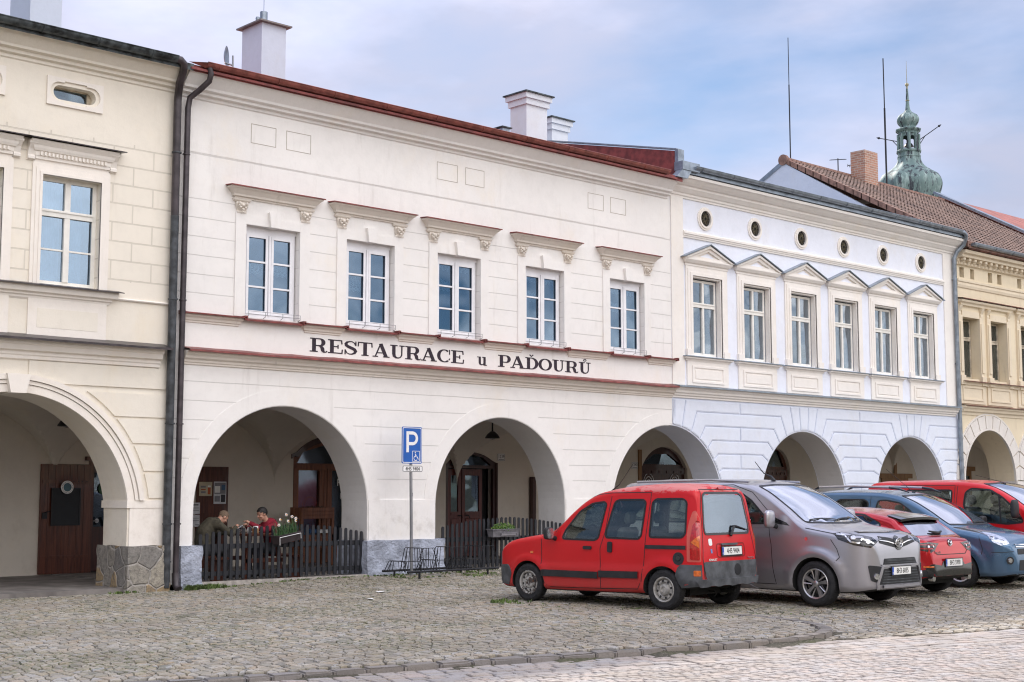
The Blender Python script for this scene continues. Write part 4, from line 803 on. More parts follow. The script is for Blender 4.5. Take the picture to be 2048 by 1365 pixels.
mk('roof', roof_slab(XC0 + .12, XD0, 22.08, 9.62, 28.0, 11.35, 32.3, 9.7), M['zinc'], hC, world_=True)
m = MB(); m.sweep([(0, 3.985), (.03, 3.99), (.03, 4.03), (.07, 4.05), (.08, 4.09), (.12, 4.11), (.13, 4.16), (.18, 4.2), (.19, 4.25), (0, 4.255)], XC0 + .0, 39.32); mk('storey_cornice', m, M['Ct'], hC, world_=True)
m = MB(); m.add([(XC0, FY, 4.31), (39.33, FY, 4.31), (39.33, FY - .25, 4.268), (XC0, FY - .25, 4.268), (XC0, FY, 4.29), (39.33, FY, 4.29), (39.33, FY - .25, 4.235), (XC0, FY - .25, 4.235)], [(0, 1, 2, 3), (7, 6, 5, 4), (0, 4, 5, 1), (1, 5, 6, 2), (2, 6, 7, 3), (3, 7, 4, 0)]); mk('cornice_sheet', m, M['zinc'], hC, world_=True)
# rusticated blocks with voussoir ends
RZ = [3.955, 3.665, 3.325, 2.975, 2.645, 2.28, 1.93, 1.58]; RX = [.62, 1.02, 1.34, 1.60, 1.84, 1.99, 2.04, 2.04]
def hit(cx, r, z0, x, z):
    d = Vector((x - cx, z - z0)); d.normalize(); return (cx + d.x * (r + .025), z0 + d.y * (r + .025))
def sideline(cx, r, z0, s, k):      # points of the k-th joint, from shoulder down to the intrados
    P = (cx + s * RX[k], RZ[k]); return P, hit(cx, r, z0, *P)
def intr(cx, r, z0, a, b, n=5):
    A = atan2(a[1] - z0, a[0] - cx); Bq = atan2(b[1] - z0, b[0] - cx); return [(cx + (r + .025) * cos(A + (Bq - A) * i / n), z0 + (r + .025) * sin(A + (Bq - A) * i / n)) for i in range(n + 1)]
m = MB()
def block(poly):
    q = inset(poly, .014); m.plate(q, [], FY - .012, FY + .012); q2 = inset(poly, .034); m.plate(q2, [], FY - .019, FY - .012)
piers = [(arcC[0], arcC[1]), (arcC[1], arcC[2]), (arcC[2], None)]
for (a, b) in piers:
    for k in range(7):
        PL, HL = sideline(*a, 1, k); PL2, HL2 = sideline(*a, 1, k + 1); iL = intr(*a, HL, HL2) if HL2[1] > a[2] + .15 else [HL, (HL[0] + .0, PL2[1])]
        if b:
            PR, HR = sideline(*b, -1, k); PR2, HR2 = sideline(*b, -1, k + 1); iR = intr(*b, HR2, HR)
        xm = (a[0] + b[0]) / 2 if b else None
        left = [PL] + iL + [PL2]; 
        if b: right = [PR2] + iR + [PR]
        else: right = [(39.55, PL2[1]), (39.55, PL[1])]
        if k % 2 == 0 and b: block(left + [(xm, PL2[1]), (xm, PL[1])]); block([(xm, PL2[1])] + right + [(xm, PL[1])])
        else: block(left + right)
for (cx, r, z0) in arcC:
    xs = [-.62, -.21, .21, .62]
    for i in range(3):
        if cx < 27 and i < 1: continue
        P0, P1 = (cx + xs[i], RZ[0]), (cx + xs[i + 1], RZ[0])
        if cx < 27 and i == 1: P0 = (XC0 + .02, RZ[0])
        h0, h1 = hit(cx, r, z0, *P0), hit(cx, r, z0, *P1)
        if cx < 27 and i == 1: h0 = (XC0 + .02, h0[1])
        block([P0] + intr(cx, r, z0, h0, h1)[0:1] * 0 + [h0, h1, P1])
mk('rusticated_block', m, M['Cg'], hC, world_=True)
m = MB(); m.tube([(39.1, FY - .5, 9.60), (39.3, FY - .5, 9.60), (39.46, FY - .48, 9.55), (39.52, FY - .44, 9.45), (39.52, FY - .36, 9.25), (39.40, FY - .20, 9.05), (39.36, FY - .12, 8.85), (39.45, FY - .10, .1)], .065, 14)
for z in (2.7, 5.6, 8.2): m.lathe([(.08, -.014), (.08, .014)], 16, (39.36 + (8.85 - z) * .0103, FY - .105, z))
mk('downpipe', m, M['zinc'], hC, True, world_=True, angle=60)
# arcade inside C
holesC = [[(30.18, .1), (32.2, .1), (32.2, 2.35)] + arc(31.19, 1.90, 1.10, .42, pi - .42, 14)[1:-1] + [(30.18, 2.35)], [(35.75, .1), (37.2, .1), (37.2, 2.45)] + arc(36.475, 2.35, .73, .14, pi - .14, 14)[1:-1] + [(35.75, 2.45)]]
m = MB(); m.plate(rect(XC0, XD0 - .002, 0, 4.0), holesC, YB, YB + .34); mk('arcade_back_wall', m, M['in'], hC, world_=True)
for a, b in ((28.9, 34.2), (34.2, 39.66)): mk('arcade_vault', vault(a, b), M['in'], hC, True, world_=True, angle=25)
m = MB(); m.box(XC0, XD0 - .002, FY + .0, YB + .5, -.1, .09); mk('arcade_floor', m, M['dirt_floor'], hC, world_=True)
for i, h in enumerate(holesC):
    m = MB(); x0, x1 = h[0][0], h[1][0]; xm = (x0 + x1) / 2
    inner = [rect(x0 + .2, xm - .1, 1.15, 2.0), rect(xm + .1, x1 - .2, 1.15, 2.0)] if i == 0 else [rect(x0 + .15, x1 - .15, .9, 1.9)]
    m.plate(h, inner + [[(x0 + .15, 2.5), (x1 - .15, 2.5), (xm + .3, 2.8 + .2 * i), (xm - .3, 2.8 + .2 * i)]], YB + .12, YB + .2); m.box(x0 + .05, x1 - .05, YB + .06, YB + .119, 2.22, 2.40)
    for u in range(6): m.box(x0 + .2 + u * (x1 - x0 - .4) / 5 - .02, x0 + .2 + u * (x1 - x0 - .4) / 5 + .02, YB + .04, YB + .06, 2.25, 2.32)
    d = mk('arched_door', m, M['rwd'] if i == 0 else M['rw'], hC, world_=True, org=(xm, YB, .1))
    k = MB(); k.box(x0 + .1, x1 - .1, YB + .16, YB + .165, .8, 3.0); mk('pane', k, M['pane_dark'], d, world_=True)
    k = MB(); k.box(x0, x1, YB + .33, YB + .335, .1, 3.1); mk('dark_interior', k, M['dark'], d, world_=True)
    if i == 0:
        k = MB()
        for cxx in (30.62, 31.75):
            for rr in (.22, .15, .08): k.tube([(cxx + rr * cos(t), YB + .11, 1.95 + rr * 1.3 * sin(t)) for t in [pi * j / 10 for j in range(11)]], .012, 5)
            for xx in (-.15, -.05, .05, .15): k.tube([(cxx + xx, YB + .11, 1.2), (cxx + xx, YB + .11, 2.05)], .009, 5)
        mk('door_grille', k, M['white'], d, world_=True)
m = MB(); m.box(30.05, 30.18, YB - .04, YB + .1, .1, 2.9); mk('door_jamb', m, M['ochw'], hC, world_=True)
# ================================================================= HOUSE D : ochre stucco with tiled roof
hD = empty('townhouse', (XD0, FY, 0), label='weathered ochre stucco house with white voussoir arches and brown tiled roof', cat='house', group='town houses round the square')
arcD = [(41.28, 1.565, 2.06), (44.98, 1.565, 2.06), (48.5, 1.5, 2.06)]
m = MB(); m.plate(outline(XD0, XE0, 4.05, arcD), [], FY, FY + TH); mk('arcade_wall', m, M['D'], hD, world_=True)
WD = [40.37, 42.09, 44.02, 45.75, 47.65, 49.3]
att = [(39.86, 40.13), (40.51, 40.75), (41.61, 41.88), (42.20, 42.47), (43.51, 43.78), (44.15, 44.42), (45.3, 45.56), (45.9, 46.16), (47.2, 47.46)]
m = MB(); m.plate(rect(XD0, XE0, 4.05, 9.2), [rect(c - .52, c + .52, 5.2, 7.1) for c in WD] + [rect(a, b, 8.34, 8.66) for a, b in att], FY, FY + .34); mk('upper_wall', m, M['D'], hD, world_=True)
shell(hD, XD0, XE0, M['room'], 9.1)
m = MB(); [m.box(a - .02, b + .02, FY + .3, FY + .32, 8.3, 8.7) for a, b in att]; mk('attic_shade', m, simple('attic_board', (.10, .09, .08), .9), hD, world_=True)
fm = sash(.98, 1.86, .055, [], 2, mull=.07, topbar=1.25)
wD = mk('window', fm, M['dfr'], hD); wD.location = (WD[0] - XD0, .26, 5.22)
k = MB(); k.box(-.46, .46, .024, .028, .05, 1.82); mk('pane', k, glass('dusty_pane', (.5, .55, .6), .16, wav=.04), wD)
k = curtain_mesh(-.42, .42, .05, 1.7, .02, 70); k.tri(Matrix.Translation((0, .15, 0))); mk('curtain', k, simple('brown_curtain', (.07, .05, .045), .9), wD)
for c in WD[1:]: dup(wD, hD, (c - XD0, .26, 5.22))
for i, c in enumerate(WD):
    m = MB()
    for s in (-1, 1):
        m.box(*sorted((c + s * .52, c + s * .74)), FY - .06, FY, 5.18, 7.15); m.box(*sorted((c + s * .56, c + s * .70)), FY - .09, FY - .06, 5.4, 6.95); m.box(*sorted((c + s * .5, c + s * .76)), FY - .11, FY, 5.0, 5.28)
    m.box(c - .52, c + .52, FY - .05, FY, 7.1, 7.3); m.box(c - .80, c + .80, FY - .04, FY, 4.42, 5.0)
    m.plate(rect(c - .62, c + .62, 4.52, 4.95), [rect(c - .56, c + .56, 4.57, 4.90)], FY - .065, FY - .04)
    sr = mk('window_surround', m, M['Dt'], hD, world_=True, org=(c, FY, 5.0))
    for s in (-1, 1):
        k = MB(); xx = c + s * .66; k.add([(xx + a, FY + .02 if q == 0 else FY - q, z) for a in (-.07, .07) for (q, z) in ((0, 7.12), (.05, 7.13), (.06, 7.2), (.05, 7.26), (.10, 7.36), (.13, 7.44), (0, 7.46))], [tuple(range(7)), tuple(range(7, 14))] + [(j, (j + 1) % 7, (j + 1) % 7 + 7, j + 7) for j in range(7)]); mk('console', k, M['Dt'], sr, world_=True)
for a, b in ((39.72, 43.0), (43.2, 46.6), (46.8, XE0)):
    m = MB(); hood(m, a + .12, b - .12, [(.02, 7.44), (.08, 7.46), (.09, 7.52), (.15, 7.56), (.17, 7.62), (.0, 7.66)]); mk('window_cornice', m, M['Dt'], hD, world_=True)
m = MB(); m.sweep([(0, 8.0), (.03, 8.02), (.05, 8.1), (.04, 8.18), (.07, 8.2), (.07, 8.26), (0, 8.28)], XD0, XE0)
m.sweep([(0, 8.70), (.05, 8.72), (.05, 8.80), (.08, 8.82), (.08, 8.92), (.24, 8.94), (.25, 9.02), (.34, 9.05), (.36, 9.14), (0, 9.16)], XD0, XE0)
x = XD0 + .05
while x < XE0: m.box(x, x + .045, FY - .10, FY - .05, 8.725, 8.80); x += .085
x = XD0 + .12
while x < XE0: m.bbox(x, x + .13, FY - .22, FY - .08, 8.83, 8.93, .02); x += .33
mk('eaves_cornice', m, M['Dt'], hD, world_=True)
m = MB(); m.sweep([(0, 4.98), (.07, 4.99), (.09, 5.05), (.14, 5.07), (.14, 5.10), (0, 5.12)], XD0, XE0); m.sweep([(0, 4.06), (.03, 4.07), (.04, 4.14), (.10, 4.18), (.12, 4.26), (.17, 4.28), (.17, 4.34), (0, 4.35)], XD0, XE0); mk('ledge', m, M['Dt'], hD, world_=True)
m = MB()
for z, p in ((5.105, .18), (4.355, .22), (7.665, .20)): m.add([(XD0 + .03, FY, z + .03), (XE0, FY, z + .03), (XE0, FY - p, z + .005), (XD0 + .03, FY - p, z + .005), (XD0 + .03, FY - p, z - .02), (XE0, FY - p, z - .02)], [(0, 1, 2, 3), (3, 2, 5, 4)])
m.box(XD0 + .1, XE0, FY - .42, FY - .1, 9.16, 9.20); mk('rusty_sheet', m, simple('rusty_sheet', (.16, .055, .035), .6, .2, var=.5), hD, world_=True)
m = MB()
for cx, r, z0 in arcD[:2]:
    for i in range(13):
        a0, a1 = pi * i / 13 + .012, pi * (i + 1) / 13 - .012; rr = r + .47
        cl = (lambda v: min(v, 43.12)) if cx < 43 else (lambda v: max(v, 43.14)); m.plate([(cl(cx + (r + .07) * cos(a0)), z0 + (r + .07) * sin(a0)), (cl(cx + rr * cos(a0)), z0 + rr * sin(a0)), (cl(cx + rr * cos(a1)), z0 + rr * sin(a1)), (cl(cx + (r + .07) * cos(a1)), z0 + (r + .07) * sin(a1))], [], FY - .05, FY - .001)
    ring(m, cx, z0, r - .0, r + .06, FY - .07, FY - .001, None); ring(m, cx, z0, r + .48, r + .53, FY - .04, FY - .001, 2.9)
    m.box(cx - r - .62, cx - r + .04, FY - .09, FY + TH, 1.92, 2.05); m.box(cx - r - .56, cx - r + .0, FY - .05, FY + TH, .9, 1.92)
m.box(42.80, 43.46, FY - .12, FY + TH + .05, 1.75, 2.05); mk('arch_voussoir', m, M['Dw'], hD, world_=True)
m = MB(); m.box(XD0, XE0, YB, YB + .3, 0, 4); mk('arcade_back_wall', m, M['in'], hD, world_=True)
m = MB(); m.box(XD0, XE0, FY, YB + .5, -.1, .09); mk('arcade_floor', m, M['dirt_floor'], hD, world_=True)
mk('arcade_vault', vault(39.7, 43.13, 2.2, 1.65), M['in'], hD, True, world_=True, angle=25); mk('arcade_vault', vault(43.13, 46.8, 2.2, 1.65), M['in'], hD, True, world_=True, angle=25)
for (a, b, zt) in ((42.35, 44.0, 2.2), (47.3, 48.3, 2.5)):      # timber framed door and window at the back of the arcade
    m = MB(); m.plate(rect(a, b, .1, zt), [rect(a + .15, (a + b) / 2 - .05, 1.0, zt - .2), rect((a + b) / 2 + .05, b - .15, 1.0, zt - .2)], YB - .05, YB - .005); m.box(a - .2, b + .2, YB - .1, YB - .051, zt - .02, zt + .14); m.box((a + b) / 2 - .08, (a + b) / 2 + .08, YB - .08, YB - .052, zt + .14, 3.3)
    d = mk('timber_door', m, M['ochw'], hD, world_=True, org=((a + b) / 2, YB, .1)); k = MB(); k.box(a + .1, b - .1, YB - .03, YB - .026, 1.0, zt - .2); mk('pane', k, M['pane_dark'], d, world_=True)
# roof with real tiles
ye, ze, yr, zr = 22.05, 9.30, 28.9, 13.11
mk('roof', roof_slab(XD0 + .05, XE0, ye, ze, yr, zr, 33.5, 10.6), M['ridge'], hD, world_=True)
m = MB(); sl = Vector((0, yr - ye, zr - ze)); Ls = sl.length; sl.normalize(); nn = Vector((0, -sl.z, sl.y)); rows = int(Ls / .30); rr = random.Random(5)
for j in range(rows):
    for i in range(int((XE0 - XD0 - .2) / .21)):
        x = XD0 + .28 + i * .21 + (j % 2) * .0 + rr.uniform(-.006, .006); o = Vector((x, ye, ze)) + sl * (j * Ls / rows + .02 + rr.uniform(-.01, .01)) + nn * .02
        e = sl * .33; w = .20; vs = []
        for (u, hgt) in ((0, .0), (.03, .032), (.09, .034), (.12, .0), (.2, .005)):
            vs += [o + Vector((u, 0, 0)) + nn * (hgt + .028), o + Vector((u, 0, 0)) + nn * (hgt * .9 + .0) + e]
        vs += [o + nn * -.01, o + Vector((.2, 0, 0)) + nn * -.01]
        m.add(vs, [(2 * q, 2 * q + 2, 2 * q + 3, 2 * q + 1) for q in range(4)] + [(0, 10, 11, 8)])
mk('roof_tiles', m, M['tile'], hD, world_=True, kind='stuff', fix=False)
m = MB(); n = 38
for i in range(n):
    x = XD0 + .1 + i * (XE0 - XD0 - .1) / n; m.tube([(x, yr, zr + .02), (x + .30, yr, zr + .035)], [.115, .10], 8)
mk('ridge_tiles', m, M['ridge'], hD, world_=True, fix=False)
m = MB(); n = 22
for i in range(n):
    q = Vector((0, ye, ze)) + sl * (Ls * i / n); q2 = q + sl * (Ls / n + .04); m.add([(XD0 - .02, q.y, q.z - .10), (XD0 - .02, q.y, q.z + .07 + .02), (XD0 + .28, q.y, q.z + .07 + .02), (XD0 - .02, q2.y, q2.z - .10), (XD0 - .02, q2.y, q2.z + .07), (XD0 + .28, q2.y, q2.z + .07)], [(0, 1, 4, 3), (1, 2, 5, 4), (0, 2, 1)])
m.lathe([(.0, -.03), (.19, -.02), (.19, .1)], 18, (XD0 - .02, yr, zr), 'x'); mk('verge_tiles', m, M['ridge'], hD, world_=True)
m = MB(); m.plate([(22.9, 9.3), (yr, zr - .1), (33.5, 10.5), (33.5, 9.0), (22.9, 9.0)], [], XD0 + .003, XD0 + .2, fm=lambda a, b, y: (y, a, b)); mk('gable_wall', m, M['chim'], hD, world_=True)
m = MB(); m.add([(XD0 - .03, yr, zr + .0), (XD0 + .2, yr, zr + .0), (XD0 + .2, 33.5, 10.62), (XD0 - .03, 33.5, 10.62), (XD0 - .03, yr, zr - .16), (XD0 - .03, 33.5, 10.46)], [(0, 1, 2, 3), (0, 3, 5, 4)]); mk('verge_sheet', m, M['zinc'], hD, world_=True)
m = MB(); gutter(m, XD0 + .15, XE0, .50, 9.33, .09, 1.1); mk('gutter', m, M['zinc'], hD, True, world_=True)
ch = chimney(hD, 43.60, 28.2, .84, .60, 12.2, 13.98, M['brickch'], 'none')
# ================================================================= HOUSE E : far right, red roof only
hE = empty('townhouse', (XE0, FY, 0), label='farthest house on the right, only its bright red roof showing above the brown tiles', cat='house', group='town houses round the square')
m = MB(); m.box(XE0 + .01, 66, FY, FY + .5, 0, 9.2); m.box(XE0 + .01, XE0 + .2, FY + .5, 33, 0, 9.2); m.plate([(22.6, 9.2), (29.3, 13.35), (33, 11), (33, 9.2)], [], XE0 + .01, XE0 + .2, fm=lambda a, b, y: (y, a, b)); mk('wall', m, M['Dt'], hE, world_=True)
mk('roof', roof_slab(XE0 + .3, 66, 22.0, 9.35, 29.3, 13.45, 34, 10.5), simple('red_roof_paint', (.32, .10, .07), .6, var=.25, scale=2), hE, world_=True)
m = MB(); e = Vector((0, 7.3, 4.1)).normalized(); m.add([(XE0 - .1, 22.0, 9.50), (XE0 + .45, 22.0, 9.50), (XE0 + .45, 29.3, 13.60), (XE0 - .1, 29.3, 13.60), (XE0 - .1, 22.0, 9.40), (XE0 - .1, 29.3, 13.50)], [(0, 1, 2, 3), (0, 3, 5, 4)]); m.box(XE0 - 1.4, XE0 + .2, 29.2, 29.5, 13.15, 13.3); mk('valley_sheet', m, M['zinc'], hE, world_=True)
# ================================================================= things on the roofs
def aerial(x, y, z, h, n, L0, rot, label):
    o = empty('tv_aerial', (x, y, z), rot, label, 'aerial', 'television aerials on the ridge')
    m = MB(); m.tube([(0, 0, 0), (0, 0, h)], .02, 6); mk('mast', m, M['iron'], o)
    m = MB(); m.tube([(-L0 / 2, 0, h * .82), (L0 / 2, 0, h * .82 + L0 * .25)], .016, 5)
    for i in range(n): u = -L0 / 2 + L0 * i / (n - 1); m.tube([(u, -.3 + .01 * i, h * .82 + (u + L0 / 2) * .25), (u, .3 - .01 * i, h * .82 + (u + L0 / 2) * .25)], .010, 4)
    mk('antenna_elements', m, M['iron'], o); return o
aerial(42.95, 28.9, 13.1, .6, 6, .5, .6, 'small television aerial with short rods left of the brick chimney')
aerial(44.18, 28.95, 13.1, .5, 9, .6, 2.2, 'slanting multi rod television aerial close beside the brick chimney')
for (x, y, z0, z1, r, lab, lean) in ((40.08, 28.9, 13.1, 17.55, .022, 'thin straight lightning rod on the gable peak of the tiled roof', 0), (46.12, 28.9, 13.0, 18.08, .035, 'thick dark leaning mast between the brick chimney and the copper dome', -.02)):
    m = MB(); m.tube([(0, 0, 0), (lean * .6, 0, (z1 - z0) * .62)], r, 8); m.tube([(lean * .6, 0, (z1 - z0) * .6), (lean, 0, z1 - z0)], r * .62, 8)
    o = mk('roof_mast', m, M['iron'], None, True, label=lab, cat='mast', group='masts on the tiled roof'); o.location = (x, y, z0)
m = MB(); m.tube([(0, 0, 0), (0, 0, .45)], .02, 8); m.tube([(0, 0, .25), (-.12, .11, .30)], .02, 6)
o = empty('dish_antenna', (14.84, 24.2, 9.98), 0, 'small dish antenna seen edge on beside the white chimney', 'antenna'); mk('mast', m, M['steel'], o)
m = MB(); m.lathe([(0, .0), (.12, .012), (.22, .05), (.225, .055), (.12, .02), (0, .01)], 20, (0, 0, 0), 'x'); m.tri(Matrix.Translation((-.13, .12, .42)) @ Matrix.Rotation(-.75, 4, 'Z')); mk('dish', m, M['zinc'], o, True)
# ================================================================= church tower
TX, TY = None, None
_a = HEAD - atan2((1820 - 1024), 2860); _d = 120.0
tw = empty('church_tower', (106.72, 64.62, 0), .2, 'green copper onion dome tower with open lantern and clock hammer arms, rising behind the roofs', 'church tower')
s_ = _d / 2844 * 1.0 / cos(atan2((1820 - 1024), 2860)) * 1.02
def zt(py): return 28.17 + (365 - py) * .04404
sc = .0420
def oct_lathe(prof, n=8, rib=True):
    m = MB(); k = 8; N_ = 64; vs = []; fs = []
    for (r, z) in prof:
        for i in range(N_):
            a = 2 * pi * i / N_; seg = (i % 8) / 8 - .5; rr = r * (1 + (.035 if rib else 0) * cos(seg * 2 * pi) * -1) * (cos(pi / 8) / cos(seg * pi / 4) * .4 + .6); vs.append((rr * cos(a), rr * sin(a), z))
    for j in range(len(prof) - 1):
        for i in range(N_): fs.append((j * N_ + i, j * N_ + (i + 1) % N_, (j + 1) * N_ + (i + 1) % N_, (j + 1) * N_ + i))
    return m.add(vs, fs)
def cr_(pts, n=5):
    out = []
    for i in range(len(pts) - 1):
        p0, p1, p2, p3 = [Vector(pts[max(0, min(len(pts) - 1, k))]) for k in (i - 1, i, i + 1, i + 2)]
        for j in range(n):
            t = j / n; out.append(tuple(.5 * ((2 * p1) + (-p0 + p2) * t + (2 * p0 - 5 * p1 + 4 * p2 - p3) * t * t + (-p0 + 3 * p1 - 3 * p2 + p3) * t ** 3)))
    return out + [tuple(pts[-1])]
big = cr_([(q * sc, zt(w)) for q, w in ((42, 422), (56, 402), (64, 382), (64.5, 368), (57, 354), (43, 344.5), (31, 335), (25, 325), (23, 315), (22.5, 306))])
m = oct_lathe(big); m.lathe([(24.5 * sc, zt(317)), (25 * sc, zt(315.5)), (24.5 * sc, zt(314))], 8, cap=False); dome = mk('onion_dome', m, M['copper'], tw, True, angle=60)
m = MB(); m.lathe([(0, zt(470)), (48 * sc, zt(470)), (48 * sc, zt(410)), (46 * sc, zt(405))], 8, (0, 0, 0)); m.lathe([(5, 0), (5, zt(470))], 4); mk('tower_shaft', m, M['chim2'], tw)
m = MB()
m.lathe([(22 * sc, zt(309)), (26 * sc, zt(306)), (26.5 * sc, zt(304)), (22 * sc, zt(301)), (0, zt(301))], 8, cap=False)
for i in range(8):
    a = pi / 8 + i * pi / 4; rr = 20 * sc; m.tube([(rr * cos(a), rr * sin(a), zt(302)), (rr * cos(a), rr * sin(a), zt(270))], 3.6 * sc, 6)
    a2 = a + pi / 4; P, Q = Vector((rr * cos(a), rr * sin(a), 0)), Vector((rr * cos(a2), rr * sin(a2), 0))      # arched heads between the posts
    pts = [(P * (1 - t) + Q * t) + Vector((0, 0, zt(281) + (zt(275) - zt(281)) * sin(pi * t))) for t in [j / 8 for j in range(9)]]; tp = [(P * (1 - t) + Q * t) + Vector((0, 0, zt(267))) for t in [j / 8 for j in range(9)]]
    for j in range(8): m.add([pts[j], pts[j + 1], tp[j + 1], tp[j]], [(0, 1, 2, 3)])
m.lathe([(21 * sc, zt(270)), (21.5 * sc, zt(267)), (26.5 * sc, zt(263)), (27 * sc, zt(261)), (20 * sc, zt(258)), (0, zt(257))], 8, cap=False)
mk('lantern', m, M['copper'], tw)
m = MB(); m.lathe([(1.5, 0), (1.3, .3), (.95, .8), (.6, 1.1), (0, 1.2)], 16, (0, 0, 0)); m.tri(Matrix.Translation((0, 0, zt(294))) @ Matrix.Scale(sc * 7, 4)); mk('bell', m, M['iron'], tw, True)
small = cr_([(q * sc, zt(w)) for q, w in ((16, 259), (15.5, 254), (21, 247), (22.6, 240), (18, 232), (9, 226), (5, 219), (3.4, 205), (2.2, 178))])
mk('small_onion', oct_lathe(small), M['copper'], tw, True, angle=60)
m = MB(); m.tube([(0, 0, zt(190)), (0, 0, zt(170))], 1.8 * sc, 8); m.lathe([(0, -1), (.7, -.7), (1, 0), (.7, .7), (0, 1)], 12); m.v = m.v[:]; 
q = MB(); q.lathe([(0, -1), (.75, -.7), (1, 0), (.75, .7), (0, 1)], 12); q.tri(Matrix.Translation((0, 0, zt(170))) @ Matrix.Scale(4 * sc, 4)); q.lathe([(3.6 * sc, zt(203)), (4.6 * sc, zt(202)), (3.6 * sc, zt(201))], 10, cap=False)
q.tube([(0, 0, zt(190)), (0, 0, zt(170)), (0, 0, zt(166)), (0, 0, zt(122))], [1.8 * sc, 1.8 * sc, .7 * sc, .3 * sc], 8); mk('finial', q, simple('aged_finial', (.30, .27, .17), .5, .4), tw, True)
rt = Vector((sin(_a + .0), -cos(_a), 0)); 
_rz = Matrix.Rotation(-.2, 4, 'Z')
for s, dz, nm in ((-1, 10, ''), (1, 17, '')):
    m = MB(); A = rt * (s * 20 * sc) + Vector((0, 0, zt(283))); Bq = rt * (s * (60 if s < 0 else 62) * sc) + Vector((0, 0, zt(283 - dz - (10 if s > 0 else 0)))); A, Bq = _rz @ A, _rz @ Bq
    m.tube([A, Bq], .9 * sc, 6); C_ = _rz @ (rt * (s * 19 * sc) + Vector((0, 0, zt(295)))); m.tube([C_, A * .7 + Bq * .3], .8 * sc, 6)
    D_ = (Bq - A).normalized(); m.tube([Bq - D_ * 4 * sc, Bq - D_ * 2 * sc, Bq + D_ * 4 * sc], [.6 * sc, 2.8 * sc, .2 * sc], 8); mk('spout_arm', m, M['iron'], tw)
# ================================================================= ground
KP = [(3.2, 13.1), (5.0, 12.3), (6.73, 11.62), (8.36, 11.28), (10.03, 10.93), (11.79, 10.52), (13.25, 10.24), (14.04, 10.15), (14.75, 10.25), (15.3, 10.55), (15.75, 11.05), (16.02, 11.6), (16.12, 12.3), (16.04, 13.2), (15.9, 14.0), (15.8, 14.4)]
KS = [Vector(p) for p in cr_(KP, 6)]
def kdist(x, y):      # distance to the kerb line; negative on the raised side
    p = Vector((x, y)); best = 1e9; sgn = 1
    for i in range(len(KS) - 1):
        a, b = KS[i], KS[i + 1]; d = b - a; t = max(0, min(1, (p - a).dot(d) / d.dot(d))); q = a + d * t; r = (p - q).length
        if r < best: best = r; sgn = 1 if (d.x * (p - a).y - d.y * (p - a).x) < 0 else -1
    return best * sgn
def ss(t): t = max(0, min(1, t)); return t * t * (3 - 2 * t)
def gz(x, y, kd=None):
    z = .085 * ss((y - 18.5) / 4) * ss((x - 12.7) / 3.0)
    if y < 14.5 and -50 < x < 60:
        if kd is None: kd = kdist(x, y) if y > 9.8 else 1
        if kd > 0: z -= .06 * ss((14.0 - y) / 4.0)
    return z
def cobble_base():
    m, t, p, o = newmat('joint_soil'); P = pos(t)
    c = mixc(t, ramp(t, noise(t, P, 1.1, 5), .45, .66), (.065, .058, .04), (.07, .075, .026)); c = mixc(t, ramp(t, noise(t, P, 30, 3), .5, .7), c, (.15, .13, .10))
    v = N(t, 'ShaderNodeTexVoronoi', i_Scale=8.0); L(t, P, v.inputs['Vector']); sp = N(t, 'ShaderNodeSeparateColor'); L(t, v.outputs['Color'], sp.inputs[0])
    sep = N(t, 'ShaderNodeSeparateXYZ'); L(t, P, sep.inputs[0])
    far = math_(t, 'GREATER_THAN', math_(t, 'ADD', sep.outputs[0], math_(t, 'MULTIPLY', sep.outputs[1], 1.0)), 52)
    c = mixc(t, math_(t, 'MULTIPLY', far, .8), c, mixc(t, sp.outputs[0], (.20, .185, .16), (.32, .30, .27)))
    L(t, c, p.inputs['Base Color']); p.inputs['Roughness'].default_value = .95; bump(t, p, noise(t, P, 40, 4), .02); return m
xs = [-400, -120, -40, -10, 0] + [2 + .4 * i for i in range(118)] + [55, 70, 110, 250, 600]; ys = [-400, -120, -40, 0, 4] + [6 + .3 * i for i in range(58)] + [30, 60, 150, 600]
m = MB(); vs = [(x, y, gz(x, y) - .024) for y in ys for x in xs]; nx = len(xs)
m.add(vs, [(j * nx + i, j * nx + i + 1, (j + 1) * nx + i + 1, (j + 1) * nx + i) for j in range(len(ys) - 1) for i in range(nx - 1)]); mk('ground', m, cobble_base(), kind='structure')
def stone_mat(name, cols, moss=.5, warm=0):
    m, t, p, o = newmat(name); g = t.nodes.new('ShaderNodeNewGeometry'); P, rnd = g.outputs['Position'], g.outputs['Random Per Island']
    r = t.nodes.new('ShaderNodeValToRGB'); L(t, rnd, r.inputs[0]); r.color_ramp.interpolation = 'LINEAR'; e = r.color_ramp.elements
    while len(e) < len(cols): e.new(.5)
    for i, c in enumerate(cols): e[i].position = i / (len(cols) - 1); e[i].color = (*c, 1)
    c = mixc(t, math_(t, 'MULTIPLY', ramp(t, noise(t, P, 34, 5, .7), .45, .72), .5), r.outputs[0], (.13, .12, .105))
    c = mixc(t, math_(t, 'MULTIPLY', ramp(t, noise(t, P, .45, 6, .65), .42, .66), .6), c, (.25, .22, .18))
    sy = N(t, 'ShaderNodeSeparateXYZ'); L(t, P, sy.inputs[0])
    if moss: c = mixc(t, math_(t, 'MULTIPLY', math_(t, 'MULTIPLY', ramp(t, sy.outputs[1], 11.2, 13), math_(t, 'MULTIPLY', ramp(t, noise(t, P, .55, 3), .44, .58), ramp(t, noise(t, P, 14, 4, .7), .48, .60))), moss), c, (.10, .12, .04))
    c = mixc(t, 1.0, c, (.90, .875, .835) if moss else (.97, .93, .91), 'MULTIPLY'); L(t, c, p.inputs['Base Color']); p.inputs['Roughness'].default_value = .78; bump(t, p, noise(t, P, 55, 4), .006); return m
